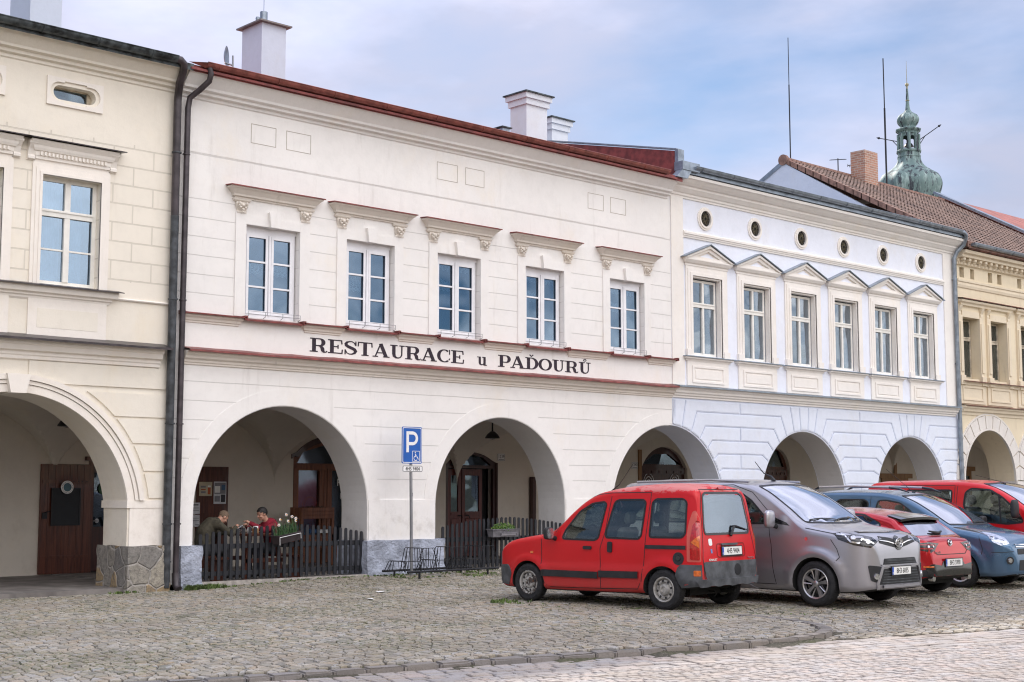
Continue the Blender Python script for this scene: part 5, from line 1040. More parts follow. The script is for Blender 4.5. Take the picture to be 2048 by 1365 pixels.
def on_view(x, y, mx=60):
    fw = x * cos(HEAD) + y * sin(HEAD); rt_ = x * sin(HEAD) - y * cos(HEAD)
    if fw < 9: return False
    px = 1024 + 2860 * rt_ / fw; py = 985 + 2860 * 1.7 / fw * 1.0
    return -mx < px < 2048 + mx and py < 1415
def stone(vs, fs, q, z, rr, dome=.005, g0=.006, g1=.016):
    cx = sum(p[0] for p in q) / 4; cy = sum(p[1] for p in q) / 4; k = len(vs); tz = rr.uniform(-1, 1) * dome; tx, ty = rr.uniform(-.035, .035), rr.uniform(-.035, .035)
    for g, dz in ((g1, 0), (g0, -.009), (g0 * .8, -.035)):
        for x, y in q:
            d = hypot(x - cx, y - cy) or 1; f = max(0, 1 - g * 1.2 / d); xx, yy = cx + (x - cx) * f, cy + (y - cy) * f; vs.append((xx, yy, z + tz + dz + ((xx - cx) * tx + (yy - cy) * ty)))
    fs.append((k, k + 1, k + 2, k + 3))
    for a in (0, 4):
        for i in range(4): j = (i + 1) % 4; fs.append((k + a + i, k + a + 4 + i, k + a + 4 + j, k + a + j))
SD = Vector((.968, -.251)); SN = Vector((.251, .968)); S0 = Vector((11.56, 9.60))      # direction of the gutter strip
def strip_v(x, y): return (Vector((x, y)) - S0).dot(SN)
rr = random.Random(11); vs = []; fs = []; vs2 = []; fs2 = []
ca, sa = cos(.35), sin(.35); c0 = .112
pts = {}
def lat(i, j, c=c0):
    if (i, j) not in pts:
        r2 = random.Random(i * 7919 + j * 104729); u = (i + (.5 if j % 2 else 0) + r2.uniform(-.30, .30)) * c * 1.12; v = (j + r2.uniform(-.26, .26)) * c
        pts[(i, j)] = (u * ca - v * sa, u * sa + v * ca)
    return pts[(i, j)]
for j in range(-160, 300):
    for i in range(0, 340):
        x, y = lat(i, j)
        if not (3 < x < 46 and 8.6 < y < 22.5) or x + y > 53 or not on_view(x, y): continue
        near = y < 15 and x < 19; kd = kdist(x, y) if near else (-1 if x < 13 else 1)
        if near and -.19 < kd < .04: continue
        if kd > 0 and y < 12.5 and strip_v(x, y) < 1.18: continue
        if y > 22.38 and x > 11: continue
        o = 1 if j % 2 else 0; q = [lat(i, j), lat(i + 1, j), lat(i + 1 - 1 + o + (0 if o else 1) * 1 if False else i + 1 - (1 - o) * 0, j + 1) if False else lat(i + 1, j + 1) if not o else lat(i + 2, j + 1), lat(i, j + 1) if not o else lat(i + 1, j + 1)]
        stone(vs, fs, q, gz(x, y, kd), rr, dome=.006, g0=.009, g1=.014)
cols1 = [(.20, .195, .18), (.33, .315, .28), (.39, .345, .26), (.42, .415, .41), (.35, .31, .25), (.49, .465, .42), (.40, .33, .25), (.37, .375, .375)]
me = MB(); me.v = vs; me.f = fs; mk('cobblestones', me, stone_mat('cobblestone', cols1, .75), kind='structure', fix=False)
# road setts beyond the kerb, and the pale strip of larger setts that drains it
for band, (v0, v1, cw, cl, tgt) in enumerate(((-9, 0, .105, .12, 0), (0.03, .25, .2, .34, 1), (.25, .95, .175, .23, 1), (.95, 1.17, .2, .34, 1))):
    nr = int((v1 - v0) / cw + .5)
    for r_ in range(nr):
        u = -12 + rr.uniform(0, cl)
        while u < 34:
            l = cl * rr.uniform(.75, 1.25); a0, a1 = v0 + r_ * cw, v0 + (r_ + 1) * cw
            wob = (lambda uu: .05 * sin(uu * 1.9) + (.10 * abs(sin(uu * .9)) if band == 0 else 0)) if band == 0 else (lambda uu: .012 * sin(uu * 2.3))
            def W(uu, vv): p = S0 + SD * uu + SN * (vv + wob(uu)); return (p.x + rr.uniform(-.01, .01), p.y + rr.uniform(-.01, .01))
            q = [W(u, a0), W(u + l, a0), W(u + l, a1), W(u, a1)]; x, y = q[0]
            u += l
            if not on_view(x, y) or x + y > 42: continue
            if y > 9.9 and kdist(x, y) < .06: continue
            if tgt: stone(vs2, fs2, q, gz(x, y, 1), rr, .004, .016, .023)
            else: stone(vs2, fs2, q, gz(x, y, 1), rr, .005, .008, .014)
cols2 = [(.30, .29, .285), (.36, .33, .31), (.40, .36, .33), (.38, .37, .37), (.34, .33, .33), (.42, .36, .33)]
me = MB(); me.v = vs2; me.f = fs2; mk('road', me, stone_mat('road_sett', cols2, .0), kind='structure', fix=False)
m = MB(); d = 0; LK = [0]
for i in range(len(KS) - 1): LK.append(LK[-1] + (KS[i + 1] - KS[i]).length)
def kat(s):
    for i in range(len(KS) - 1):
        if s <= LK[i + 1]: a, b = KS[i], KS[i + 1]; t = (s - LK[i]) / (LK[i + 1] - LK[i]); dd = (b - a).normalized(); return a + (b - a) * t, Vector((-dd.y, dd.x))
    return KS[-1], Vector((1, 0))
s = 0
while s < LK[-1] - .3:
    l = rr.uniform(.22, .46); bm = bmesh.new(); bmesh.ops.create_cube(bm, size=1); bmesh.ops.bevel(bm, geom=bm.edges[:], offset=.07, segments=2, affect='EDGES')
    w = .17; 
    for v in bm.verts:
        p, nrm = kat(s + .008 + (v.co.x + .5) * (l - .016)); jt = rr.uniform(-.006, .006); o_ = nrm * ((v.co.y + .5) * w - .01 + jt); v.co = Vector((p.x + o_.x, p.y + o_.y, -.10 + (v.co.z + .5) * .215 - .115 + .004 + jt * .9))
    m.addbm(bm); bm.free(); s += l
km = stone_mat('kerb_stone', [(.15, .147, .145), (.25, .24, .235), (.20, .19, .18), (.28, .265, .25)], 0); mk('kerb', m, km, None, True, kind='structure', angle=50)
# weeds
m = MB(); rr = random.Random(21)
def tuft(x, y, z, h, n, sp):
    for _ in range(n):
        a = rr.uniform(0, 2 * pi); r0 = rr.uniform(0, sp); bx, by = x + r0 * cos(a), y + r0 * sin(a); a2 = rr.uniform(0, 2 * pi); l = h * rr.uniform(.4, 1); w = rr.uniform(.004, .012); lean = rr.uniform(.1, .6) * l
        dx, dy = cos(a2), sin(a2); m.add([(bx - dy * w, by + dx * w, z), (bx + dy * w, by - dx * w, z), (bx + dx * lean * .5 + dy * w, by + dy * lean * .5 - dx * w, z + l * .6), (bx + dx * lean * .5 - dy * w, by + dy * lean * .5 + dx * w, z + l * .6), (bx + dx * lean, by + dy * lean, z + l * .85)], [(0, 1, 2, 3), (3, 2, 4)])
for _ in range(50): tuft(12.95 + rr.uniform(0, .75), 22.28 + rr.uniform(-.12, .08), .0, .12, 16, .05)
for _ in range(130): x = rr.uniform(13.3, 20.5); tuft(x, 22.25 + rr.uniform(-.12, .06), gz(x, 22.2), .04, 5, .06)
for _ in range(10): tuft(11.7 + rr.uniform(-.2, .3), 22.28, 0, .06, 10, .05)
for _ in range(60): x = rr.uniform(17, 19.6); y = rr.uniform(21, 22.2); tuft(x, y, gz(x, y), .05, 6, .08)
for _ in range(700):
    x, y = rr.uniform(15, 30), rr.uniform(12.2, 17)
    if sin(x * 1.7) + sin(y * 2.3 + x) > -.2: tuft(x, y, gz(x, y) - .012, .03, 6, .09)
for _ in range(500): x, y = rr.uniform(9, 17), rr.uniform(12.5, 22); tuft(x, y, gz(x, y) - .014, .022, 3, .05)
for _ in range(25): tuft(14.9 + rr.uniform(0, .6), 16.3 + rr.uniform(-.2, .5), 0, .06, 8, .06)
mk('weeds', m, simple('weed_green', (.085, .13, .03), .8, var=.6, scale=2), kind='stuff', fix=False)
for (x, y, a, lab) in ((15.0, 19.4, .3, 'larger flat white paper scrap on the cobbles left of the red van nose'), (13.95, 18.3, 1.2, 'smaller white paper scrap on open cobbles nearer the road')):
    m = MB(); m.add([(-.11, -.03, .0), (.10, -.045, .008), (.12, .03, 0), (-.09, .05, .012), (-.11, -.03, .002), (.10, -.045, .010), (.12, .03, .002), (-.09, .05, .014)], [(0, 1, 2, 3), (7, 6, 5, 4), (0, 4, 5, 1), (1, 5, 6, 2), (2, 6, 7, 3), (3, 7, 4, 0)]); o = mk('paper_scrap', m, M['white'], label=lab, cat='paper', group='paper litter on the cobbles'); o.location = (x, y, gz(x, y) + .012); o.rotation_euler = (0, 0, a)
# ================================================================= cars
M['tyre'] = simple('tyre_rubber', (.016, .016, .018), .85, var=.4, scale=20, obj=True)
M['plast'] = simple('grey_bumper_plastic', (.075, .08, .088), .62, var=.4, scale=6, obj=True, bmp=.002)
M['bplast'] = simple('black_plastic', (.016, .017, .02), .55, var=.3, obj=True)
M['gloss'] = simple('gloss_black', (.010, .010, .012), .12, var=.1, coat=.8, obj=True)
M['seal'] = simple('rubber_seal', (.010, .010, .012), .5, obj=True)
M['cin'] = simple('car_interior', (.035, .035, .04), .9, var=.3, obj=True)
M['seat'] = simple('car_seat', (.13, .125, .12), .9, var=.3, obj=True)
M['under'] = simple('underbody', (.010, .010, .010), .9)
M['chrome'] = simple('chrome', (.75, .75, .77), .14, 1, var=.05, obj=True)
M['alu'] = simple('alloy', (.58, .57, .58), .28, .9, var=.08, obj=True)
M['rustrim'] = None
def rust_rim():
    m, t, p, o = newmat('rusty_steel_rim'); v = t.nodes.new('ShaderNodeTexCoord').outputs['Object']; f = ramp(t, noise(t, v, 9, 6, .7), .48, .54)
    c = mixc(t, f, (.42, .41, .39), (.07, .055, .05)); c = mixc(t, ramp(t, noise(t, v, 16, 5, .7), .6, .66), c, (.17, .075, .03)); L(t, c, p.inputs['Base Color']); p.inputs['Roughness'].default_value = .55; p.inputs['Metallic'].default_value = .3; return m
M['rustrim'] = rust_rim()
M['steelrim'] = simple('dirty_silver_rim', (.40, .385, .36), .45, .4, var=.35, scale=12, obj=True)
M['wglass'] = glass('car_glass', (.72, .78, .80), .07, trans=(.82, .88, .86), wav=.004)
M['wscreen'] = glass('windscreen_glass', (.93, .94, .97), .68, trans=(.5, .55, .55), wav=.003)
M['tintglass'] = glass('tinted_car_glass', (.75, .8, .85), .22, trans=(.18, .20, .20), wav=.006)
M['lens'] = glass('clear_lens', (.95, .95, 1), .10, trans=(.9, .92, .95), wav=0)
M['redlens'] = simple('red_lens', (.42, .012, .015), .12, var=.25, scale=30, coat=1, obj=True)
M['amber'] = simple('amber_lens', (.62, .13, .02), .15, var=.25, scale=30, coat=1, obj=True)
M['reflector'] = simple('lamp_reflector', (.62, .63, .66), .2, .85, var=.3, scale=30, obj=True)
M['platew'] = simple('plate_white', (.80, .80, .78), .45, var=.04, obj=True)
M['plateb'] = simple('plate_blue', (.02, .08, .42), .4)
def pchip(P):
    xs_, ys_ = [p[0] for p in P], [p[1] for p in P]; n = len(P); h = [xs_[i + 1] - xs_[i] for i in range(n - 1)]; d = [(ys_[i + 1] - ys_[i]) / h[i] for i in range(n - 1)]; mm = [d[0]] + [0] * (n - 2) + [d[-1]]
    for i in range(1, n - 1):
        if d[i - 1] * d[i] > 0: w1, w2 = 2 * h[i] + h[i - 1], h[i] + 2 * h[i - 1]; mm[i] = (w1 + w2) / (w1 / d[i - 1] + w2 / d[i])
    def f(x):
        if x <= xs_[0]: return ys_[0]
        if x >= xs_[-1]: return ys_[-1]
        i = 0
        while x > xs_[i + 1]: i += 1
        t = (x - xs_[i]) / h[i]; return ys_[i] * (1 + 2 * t) * (1 - t) ** 2 + h[i] * mm[i] * t * (1 - t) ** 2 + ys_[i + 1] * t * t * (3 - 2 * t) + h[i] * mm[i + 1] * t * t * (t - 1)
    return f
class Car:
    def __init__(s, name, T, W, S, B, rc, label, cat, crown=.035, crease=None):
        s.T, s.W, s.S, s.B, s.rc, s.crown, s.crease = pchip(T), pchip(W), pchip(S), pchip(B), pchip(rc), crown, crease; s.Lx = T[-1][0]; s.name = name
        s.root = empty(name, (0, 0, 0), 0, label, cat, 'cars and vans parked side by side on the cobbles')
        s.stations = s._stations(0, s.Lx); s.skin = s._loft(s.stations, 0)
        bm = bmesh.new(); 
        for v in s.skin.v: bm.verts.new(v)
        bm.verts.ensure_lookup_table()
        for f in s.skin.f: bm.faces.new([bm.verts[i] for i in f])
        bmesh.ops.recalc_face_normals(bm, faces=bm.faces); me = bpy.data.meshes.new('skin'); bm.to_mesh(me); bm.free(); s.sme = me
        s.vn = [v.normal.copy() for v in me.vertices]; s.vc = [v.co.copy() for v in me.vertices]; s.polys = [tuple(p.vertices) for p in me.polygons]
        s.bvh = BVHTree.FromPolygons(s.vc, s.polys)
    def _stations(s, a, b, n=104):
        xs_ = [a + (b - a) * i / 900 for i in range(901)]; L_ = [0]
        for i in range(900): L_.append(L_[-1] + hypot(xs_[i + 1] - xs_[i], 1.0 * (abs(s.T(xs_[i + 1]) - s.T(xs_[i])) + abs(s.W(xs_[i + 1]) - s.W(xs_[i])) * 1.5)))
        out = []; k = 0
        for i in range(n + 1):
            t = L_[-1] * i / n
            while k < 900 and L_[k + 1] < t: k += 1
            out.append(xs_[min(k, 900)] if i < n else b)
        out[0] = a; return sorted(set(out))
    def sec(s, x, d=0, zb=None, zt=None):
        t = (s.T(x) if zt is None else min(zt, s.T(x))) - d; b = (s.B(x) + d) if zb is None else zb; w = max(.05, s.W(x) - d); rc = min(s.rc(x), (t - b) * .45, w * .5); rb = min(.06, (t - b) * .2); pts = []
        sd = lambda z: s.S(z + (0)) if True else 1
        yt = w * sd(t - rc); cr = s.crown * (1 if rc > .03 else 0)
        pts.append((0, b)); pts.append((w * sd(b) * .55, b)); pts.append((w * sd(b) - rb, b)); pts.append((w * sd(b + rb * .3) - rb * .28, b + rb * .28)); 
        n = 32
        for i in range(n + 1):
            z = (b + rb) + (t - rc - cr - b - rb) * i / n; y = w * sd(z)
            if s.crease: y += s.crease(x, z) if d == 0 else 0
            pts.append((y, z))
        y0, z0 = pts[-1]; ty = max(y0 - rc, .02); ang0 = 0
        for i in range(1, 7):
            a = i / 7 * pi / 2; pts.append((y0 - rc * (1 - cos(a)), z0 + rc * .9 * sin(a) * (1)))
        z1 = z0 + rc * .9; y1 = max(y0 - rc, .01)
        for i in range(0, 5):
            y = y1 * (1 - i / 4); pts.append((y, z1 + (t - z1) * (1 - (y / y1) ** 2)))
        return pts
    def _loft(s, st, d, zb=None, zt=None):
        m = MB(); rows = []
        for x in st:
            h = s.sec(x, d, zb, zt); full = [(x, y, z) for y, z in h] + [(x, -y, z) for y, z in h[-2:0:-1]]; rows.append(full)
        n = len(rows[0]); vs = [p for r in rows for p in r]; fs = []
        for i in range(len(rows) - 1):
            for k in range(n): fs.append((i * n + k, i * n + (k + 1) % n, (i + 1) * n + (k + 1) % n, (i + 1) * n + k))
        fs += [tuple(range(n))[::-1], tuple((len(rows) - 1) * n + k for k in range(n))]
        return m.add(vs, fs)
    def ray(s, o, d):
        h, n, i, dist = s.bvh.ray_cast(o, d)
        if h is None:
            h, n, i, dist = s.bvh.find_nearest(o + d * (abs(o.x * d.x + o.y * d.y)));
            n = Vector(n); return Vector(h), (-d) 
        P = s.polys[i]; ws = [1 / ((s.vc[k] - h).length + 1e-5) ** 2 for k in P]; nn = Vector((0, 0, 0))
        for k, w in zip(P, ws): nn += s.vn[k] * w
        return Vector(h), nn.normalized()
    def dirn(s, view):      # view: 'L','R' sides, 'F','B', or angle in degrees measured from front towards the right side
        if view == 'R': return Vector((0, -1, 0)), Vector((1, 0, 0))
        if view == 'L': return Vector((0, 1, 0)), Vector((1, 0, 0))
        if view == 'F': return Vector((1, 0, 0)), Vector((0, 1, 0))
        if view == 'B': return Vector((-1, 0, 0)), Vector((0, 1, 0))
        if view == 'T': return Vector((0, 0, -1)), None
        a = R(view); return Vector((cos(a), -sin(a), 0)), Vector((sin(a), cos(a), 0))
    def pt(s, view, u, z):
        d, e = s.dirn(view)
        if view == 'T': return s.ray(Vector((u, z, 5)), d)
        o = e * u + Vector((0, 0, z)) - d * 8 
        if view in ('B',): o = Vector((9, u, z))
        if view == 'F': o = Vector((-4, u, z))
        if view == 'R': o = Vector((u, 4, z))
        if view == 'L': o = Vector((u, -4, z))
        return s.ray(o, d)
    def patch(s, view, poly, off=.002, thick=.0, res=.06, mb=None, rnd=0):
        if rnd: poly = rounded(poly, rnd)
        P = []
        n = len(poly)
        for i in range(n):
            a, b = Vector(poly[i]), Vector(poly[(i + 1) % n]); k = max(1, int((b - a).length / res))
            P += [tuple(a + (b - a) * j / k) for j in range(k)]
        nb = len(P); xs_ = [p[0] for p in P]; zs_ = [p[1] for p in P]; G = []
        x = min(xs_) + res / 2
        while x < max(xs_):
            z = min(zs_) + res / 2
            while z < max(zs_):
                if inpoly((x, z), P) and min((hypot(x - p[0], z - p[1]) for p in P)) > res * .45: G.append((x, z))
                z += res
            x += res
        V, E_, F, *_ = delaunay_2d_cdt([Vector(p) for p in P + G], [(i, (i + 1) % nb) for i in range(nb)], [], 1, 1e-5)
        mb = mb if mb is not None else MB(); k0 = len(mb.v); out = []; inn = []
        for v in V:
            h, nn = s.pt(view, v.x, v.y); out.append(h + nn * off)
            if thick: inn.append(h + nn * (off - thick))
        vs = out + inn; fs = [tuple(f) for f in F]
        if thick:
            m_ = len(V); fs += [tuple(i + m_ for i in f[::-1]) for f in F]; cnt = {}
            for f in F:
                for i in range(len(f)): e = (f[i], f[(i + 1) % len(f)]); cnt[tuple(sorted(e))] = cnt.get(tuple(sorted(e)), []) + [e]
            for e in cnt.values():
                if len(e) == 1: a, b = e[0]; fs.append((b, a, a + m_, b + m_))
        mb.add(vs, fs); return mb
    def strip(s, view, pts, w, off=.003, mb=None, closed=False, res=.04, thick=.0):
        Q = []; n = len(pts)
        for i in range(n if closed else n - 1):
            a, b = Vector(pts[i]), Vector(pts[(i + 1) % n]); k = max(1, int((b - a).length / res)); Q += [a + (b - a) * j / k for j in range(k)]
        if not closed: Q.append(Vector(pts[-1]))
        mb = mb if mb is not None else MB(); m_ = len(Q); vs = []; cols = 4 if thick else 2
        for i, p in enumerate(Q):
            a = Q[i - 1] if (i > 0 or closed) else p; b = Q[(i + 1) % m_] if (i < m_ - 1 or closed) else p
            d = (b - a); d = d.normalized() if d.length > 0 else Vector((1, 0)); nn = Vector((-d.y, d.x)) * w / 2
            for q in ((p + nn), (p - nn)):
                h, no = s.pt(view, q.x, q.y); vs.append(h + no * off)
                if thick: vs.append(h + no * (off - thick))
        fs = []
        for i in range(m_ if closed else m_ - 1):
            j = (i + 1) % m_
            if thick: a, b = i * 4, j * 4; fs += [(a, a + 2, b + 2, b), (a + 1, a, b, b + 1), (a + 2, a + 3, b + 3, b + 2)]
            else: fs.append((2 * i, 2 * i + 1, 2 * j + 1, 2 * j))
        mb.add(vs, fs); return mb
    def tube(s, view, pts, r, off=.01, mb=None, closed=False, n=6):
        mb = mb if mb is not None else MB(); P = []
        for u, z in pts: h, no = s.pt(view, u, z); P.append(h + no * off)
        mb.tube(P, r, n, closed=closed); return mb
    def body(s, mat, arches, cab, sides, fronts, backs, tunnel=False):
        """arches [(x, z, r)], cab (x0, x1, z0, inset), window prisms as polygons"""
        def ob(mb):
            me = bpy.data.meshes.new('c'); me.from_pydata(mb.v, [], mb.f); bm = bmesh.new(); bm.from_mesh(me); bmesh.ops.recalc_face_normals(bm, faces=bm.faces); bm.to_mesh(me); bm.free(); o = bpy.data.objects.new('c', me); SC.collection.objects.link(o); return o
        bo = bpy.data.objects.new('b', s.sme.copy()); SC.collection.objects.link(bo); cut = []
        m = MB()
        for (x, z, r) in arches:
            for sg in (-1, 1): m.lathe([(r, sg * .56), (r, sg * 1.3)], 40, (x, 0, z), 'y'); 
        cut.append(ob(m))
        x0, x1, z0, ins = cab; st = [x for x in s.stations if x0 < x < x1]; cut.append(ob(s._loft([x0] + st + [x1], ins, z0)))
        m = MB()
        for p in sides: m.plate(p, [], -1.4, 1.4)
        if sides: cut.append(ob(m))
        m = MB(); xm = (x0 + x1) / 2
        for p in fronts: m.plate(p, [], -1, xm - .3, fm=lambda a, b, y: (y, a, b))
        for p in backs: m.plate(p, [], xm + .3, s.Lx + 1, fm=lambda a, b, y: (y, a, b))
        if fronts or backs: cut.append(ob(m))
        for c in cut:
            md = bo.modifiers.new('b', 'BOOLEAN'); md.operation = 'DIFFERENCE'; md.solver = 'EXACT'; md.object = c
        bpy.context.view_layer.update(); me = bpy.data.meshes.new_from_object(bo.evaluated_get(bpy.context.evaluated_depsgraph_get()))
        for c in cut + [bo]: bpy.data.objects.remove(c)
        me.materials.clear(); me.materials.append(mat); me.materials.append(M['cin']); me.materials.append(M['under'])
        outer = []
        for p in me.polygons:
            h, n, i, d = s.bvh.find_nearest(p.center); on = d < .006 and abs(p.normal.dot(n)) > .8
            if on and p.center.z < s.B(p.center.x) + .02 and p.normal.z < -.6: p.material_index = 2
            elif not on: p.material_index = 2 if p.center.z < .72 and any(hypot(p.center.x - a, p.center.z - b) < r + .02 for a, b, r in arches) else 1
            outer.append(on)
        me.polygons.foreach_set('use_smooth', [True] * len(me.polygons)); ln = [None] * len(me.loops); cache = {}
        for p, on in zip(me.polygons, outer):
            for li in p.loop_indices:
                vi = me.loops[li].vertex_index
                if on:
                    if vi not in cache:
                        co = me.vertices[vi].co; h, n, i, d = s.bvh.find_nearest(co); P = s.polys[i]; nn = Vector((0, 0, 0))
                        for k in P: nn += s.vn[k] / ((s.vc[k] - h).length + 1e-4) ** 2
                        cache[vi] = nn.normalized()
                    q = cache[vi]; ln[li] = q if q.dot(p.normal) > .2 else p.normal.copy()
                else: ln[li] = p.normal.copy()
        me.normals_split_custom_set(ln); me.name = 'body'
        s.bodyo = bpy.data.objects.new('body', me); SC.collection.objects.link(s.bodyo); s.bodyo.parent = s.root; return s.bodyo
    def part(s, name, mb, mat, parent=None, smooth=True, angle=40): return mk(name, mb, mat, parent or s.root, smooth, angle=angle)
    def windows(s, view, polys, gmat, seal=.028, off=.004, name='side_window', rnd=.05):
        for p in polys:
            q = rounded(p, rnd) if rnd else p; g = s.part(name, s.patch(view, inset(q, -.004), off, .004, .08), gmat)
            s.part('window_seal', s.strip(view, q, seal, off + .002, closed=True, thick=.008), M['seal'], g)
    def wheel(s, x, y, r, w, style, rimmat, rot=0):
        sg = 1 if y > 0 else -1; o = empty('wheel', (x, y, r), parent=s.root)
        m = MB(); rr_ = .63 * r if style == 'steel' else .68 * r
        prof = [(rr_, -w / 2 + .02), (rr_ + .01, -w / 2), (r * .86, -w / 2 - .004), (r * .96, -w / 2 + .012), (r, -w / 2 + .035), (r, w / 2 - .035), (r * .96, w / 2 - .012), (r * .86, w / 2 + .004), (rr_ + .01, w / 2), (rr_, w / 2 - .02), (rr_ * .97, w / 2 - .03), (rr_ * .97, -w / 2 + .03), (rr_, -w / 2 + .02)]
        m.lathe(prof, 48, axis='y', cap=False)
        for i in range(60):
            a = 2 * pi * i / 60; c_, s_2 = cos(a), sin(a); m.add([(r * c_ - s_2 * t, yy, r * s_2 + c_ * t) for t, yy in ((-.006, -w * .36), (.006, -w * .36), (.006, w * .36), (-.006, w * .36))] + [((r + .004) * c_ - s_2 * t, yy, (r + .004) * s_2 + c_ * t) for t, yy in ((-.006, -w * .36), (.006, -w * .36), (.006, w * .36), (-.006, w * .36))], [(4, 5, 6, 7), (0, 1, 5, 4), (2, 3, 7, 6), (0, 4, 7, 3), (1, 2, 6, 5)])
        mk('tyre', m, M['tyre'], o, True, angle=30)
        m = MB(); f = sg * (w / 2 - .012); R_ = rr_
        m.lathe([(R_ + .004, f - sg * .10), (R_ + .004, f), (R_ - .006, f + sg * .008), (R_ - .022, f), (R_ - .03, f - sg * .05)], 40, axis='y', cap=False)
        if style == 'steel':
            m.lathe([(R_ - .028, f - sg * .045), (R_ * .74, f - sg * .02), (R_ * .60, f - sg * .018), (R_ * .5, f - sg * .035), (R_ * .42, f - sg * .005), (R_ * .24, f + sg * .0), (R_ * .22, f - sg * .015), (0, f - sg * .015)], 40, axis='y', cap=False)
        else:
            m.lathe([(R_ * .20, f - sg * .04), (R_ * .20, f - sg * .008), (R_ * .13, f), (0, f)], 20, axis='y', cap=False)
            ns = 5; sp = [(R_ * .12, .055), (R_ * .5, .045), (R_ - .012, .075)] if style == 'five' else [(R_ * .12, .04), (R_ * .5, .042), (R_ - .012, .07)]
            for i in range(ns):
                a = rot + 2 * pi * i / ns + pi / 2; D, Tn = Vector((cos(a), 0, sin(a))), Vector((-sin(a), 0, cos(a)))
                vs = []
                for rad, ww in sp: vs += [D * rad + Tn * ww / 2 + Vector((0, f - sg * .015 * (1 - rad / R_), 0)), D * rad - Tn * ww / 2 + Vector((0, f - sg * .015 * (1 - rad / R_), 0)), D * rad + Tn * ww / 2 + Vector((0, f - sg * .05, 0)), D * rad - Tn * ww / 2 + Vector((0, f - sg * .05, 0))]
                m.add(vs, [q for j in (0, 4) for q in ((j, j + 4, j + 5, j + 1), (j, j + 2, j + 6, j + 4), (j + 1, j + 5, j + 7, j + 3))])
                if style == 'ten':
                    a += pi / 5; D, Tn = Vector((cos(a), 0, sin(a))), Vector((-sin(a), 0, cos(a)))
                    m.tube([D * R_ * .3 + Vector((0, f - sg * .025, 0)), D * R_ * .6 + Tn * .02 + Vector((0, f - sg * .02, 0)), D * (R_ - .015) + Tn * .035 + Vector((0, f - sg * .015, 0))], [.008, .010, .013], 6)
        rim = mk('rim', m, rimmat, o, True, angle=35)
        m = MB(); m.lathe([(R_ - .005, f - sg * .075), (0, f - sg * .075)], 30, axis='y', cap=False); 
        if style == 'steel':
            m = MB()
            for i in range(8):
                a = 2 * pi * i / 8 + .2; m.lathe([(0, 0), (.019, 0), (.019, .002)], 10, (R_ * .67 * cos(a), f - sg * .0175 + (0 if sg > 0 else 0), R_ * .67 * sin(a)), 'y')
        mk('rim_openings', m, M['black'] if style == 'steel' else M['gloss'], rim)
        m = MB(); m.lathe([(.0, -sg * .2), (.13, -sg * .2), (.13, -sg * .12), (.05, -sg * .1)], 20, axis='y', cap=False); mk('hub', m, M['under'], rim); return o
    def plate(s, view, y, z, text, tilt=0, w=.52, x=None, off=.02):
        h, n = s.pt(view, y, z); sg = 1 if view == 'B' else -1; h = h + Vector((sg * off, 0, 0))
        if x is not None: h.x = x
        mt = Matrix.Translation(h) @ Matrix.Rotation(sg * tilt, 4, 'Y') @ Matrix(((0, 0, sg, 0), (sg, 0, 0, 0), (0, 1, 0, 0), (0, 0, 0, 1)))
        m = MB(); m.bbox(-w / 2 - .008, w / 2 + .008, -.062, .064, -.012, .0, .004); m.tri(mt); p = s.part('licence_plate', m, M['platew'], smooth=False)
        m = MB(); m.plate(rect(-w / 2 - .012, w / 2 + .012, -.075, .070), [rect(-w / 2 - .004, w / 2 + .004, -.058, .060)], -.014, .004, fm=lambda a, b, y: (a, b, y)); m.tri(mt); mk('plate_frame', m, M['bplast'], p)
        m = MB(); m.box(-w / 2, -w / 2 + .042, -.055, .055, .0005, .002); m.tri(mt); mk('country_band', m, M['plateb'], p)
        m = textmesh(text, .105, .0006, .80); m.tri(mt @ Matrix.Translation((.028, -.004, .0025)) @ Matrix.Diagonal((1, 1.05, 1, 1))); mk('plate_characters', m, M['black'], p)
        m = MB(); m.lathe([(0, .0005), (.007, .0005), (.007, .002)], 10, (-.03, .035, 0)); m.tri(mt); mk('registration_seal', m, M['redlens'], p)
        m = textmesh('CZ', .03, .0006, .8); m.tri(mt @ Matrix.Translation((-w / 2 + .021, -.035, .0028))); mk('country_letters', m, M['platew'], p); return p
    def mirror(s, side, x, z, mat, base=None, w=.20, h=.20, out=.14):
        sg = 1 if side == 'R' else -1; hp, n = s.pt(side, x, z); c = Vector((x, hp.y + sg * (out + w / 2 - .04), z + h * .45))
        bm = bmesh.new(); bmesh.ops.create_uvsphere(bm, u_segments=20, v_segments=14, radius=1)
        for v in bm.verts:
            q = v.co; e = .55; q = Vector([math.copysign(abs(t) ** e, t) for t in q]); v.co = c + Vector((q.x * .065 if q.x < 0 else q.x * .03, q.y * w / 2, q.z * h / 2))
        m = MB(); m.addbm(bm); bm.free(); o = s.part('wing_mirror', m, mat)
        m = MB(); m.tube([hp - Vector((0, sg * .03, 0)), hp + Vector((0, sg * .06, .02)), c + Vector((0, -sg * w * .3, -h * .3))], [.04, .032, .03], 10); mk('mirror_arm', m, base or M['bplast'], o, True)
        m = MB(); k = [(c.x + .032, c.y + math.copysign(abs(cos(t)) ** .6, cos(t)) * w * .42, c.z + math.copysign(abs(sin(t)) ** .6, sin(t)) * h * .42) for t in [2 * pi * i / 24 for i in range(24)]]; m.add(k, [tuple(range(24))]); mk('mirror_glass', m, M['reflector'], o); return o
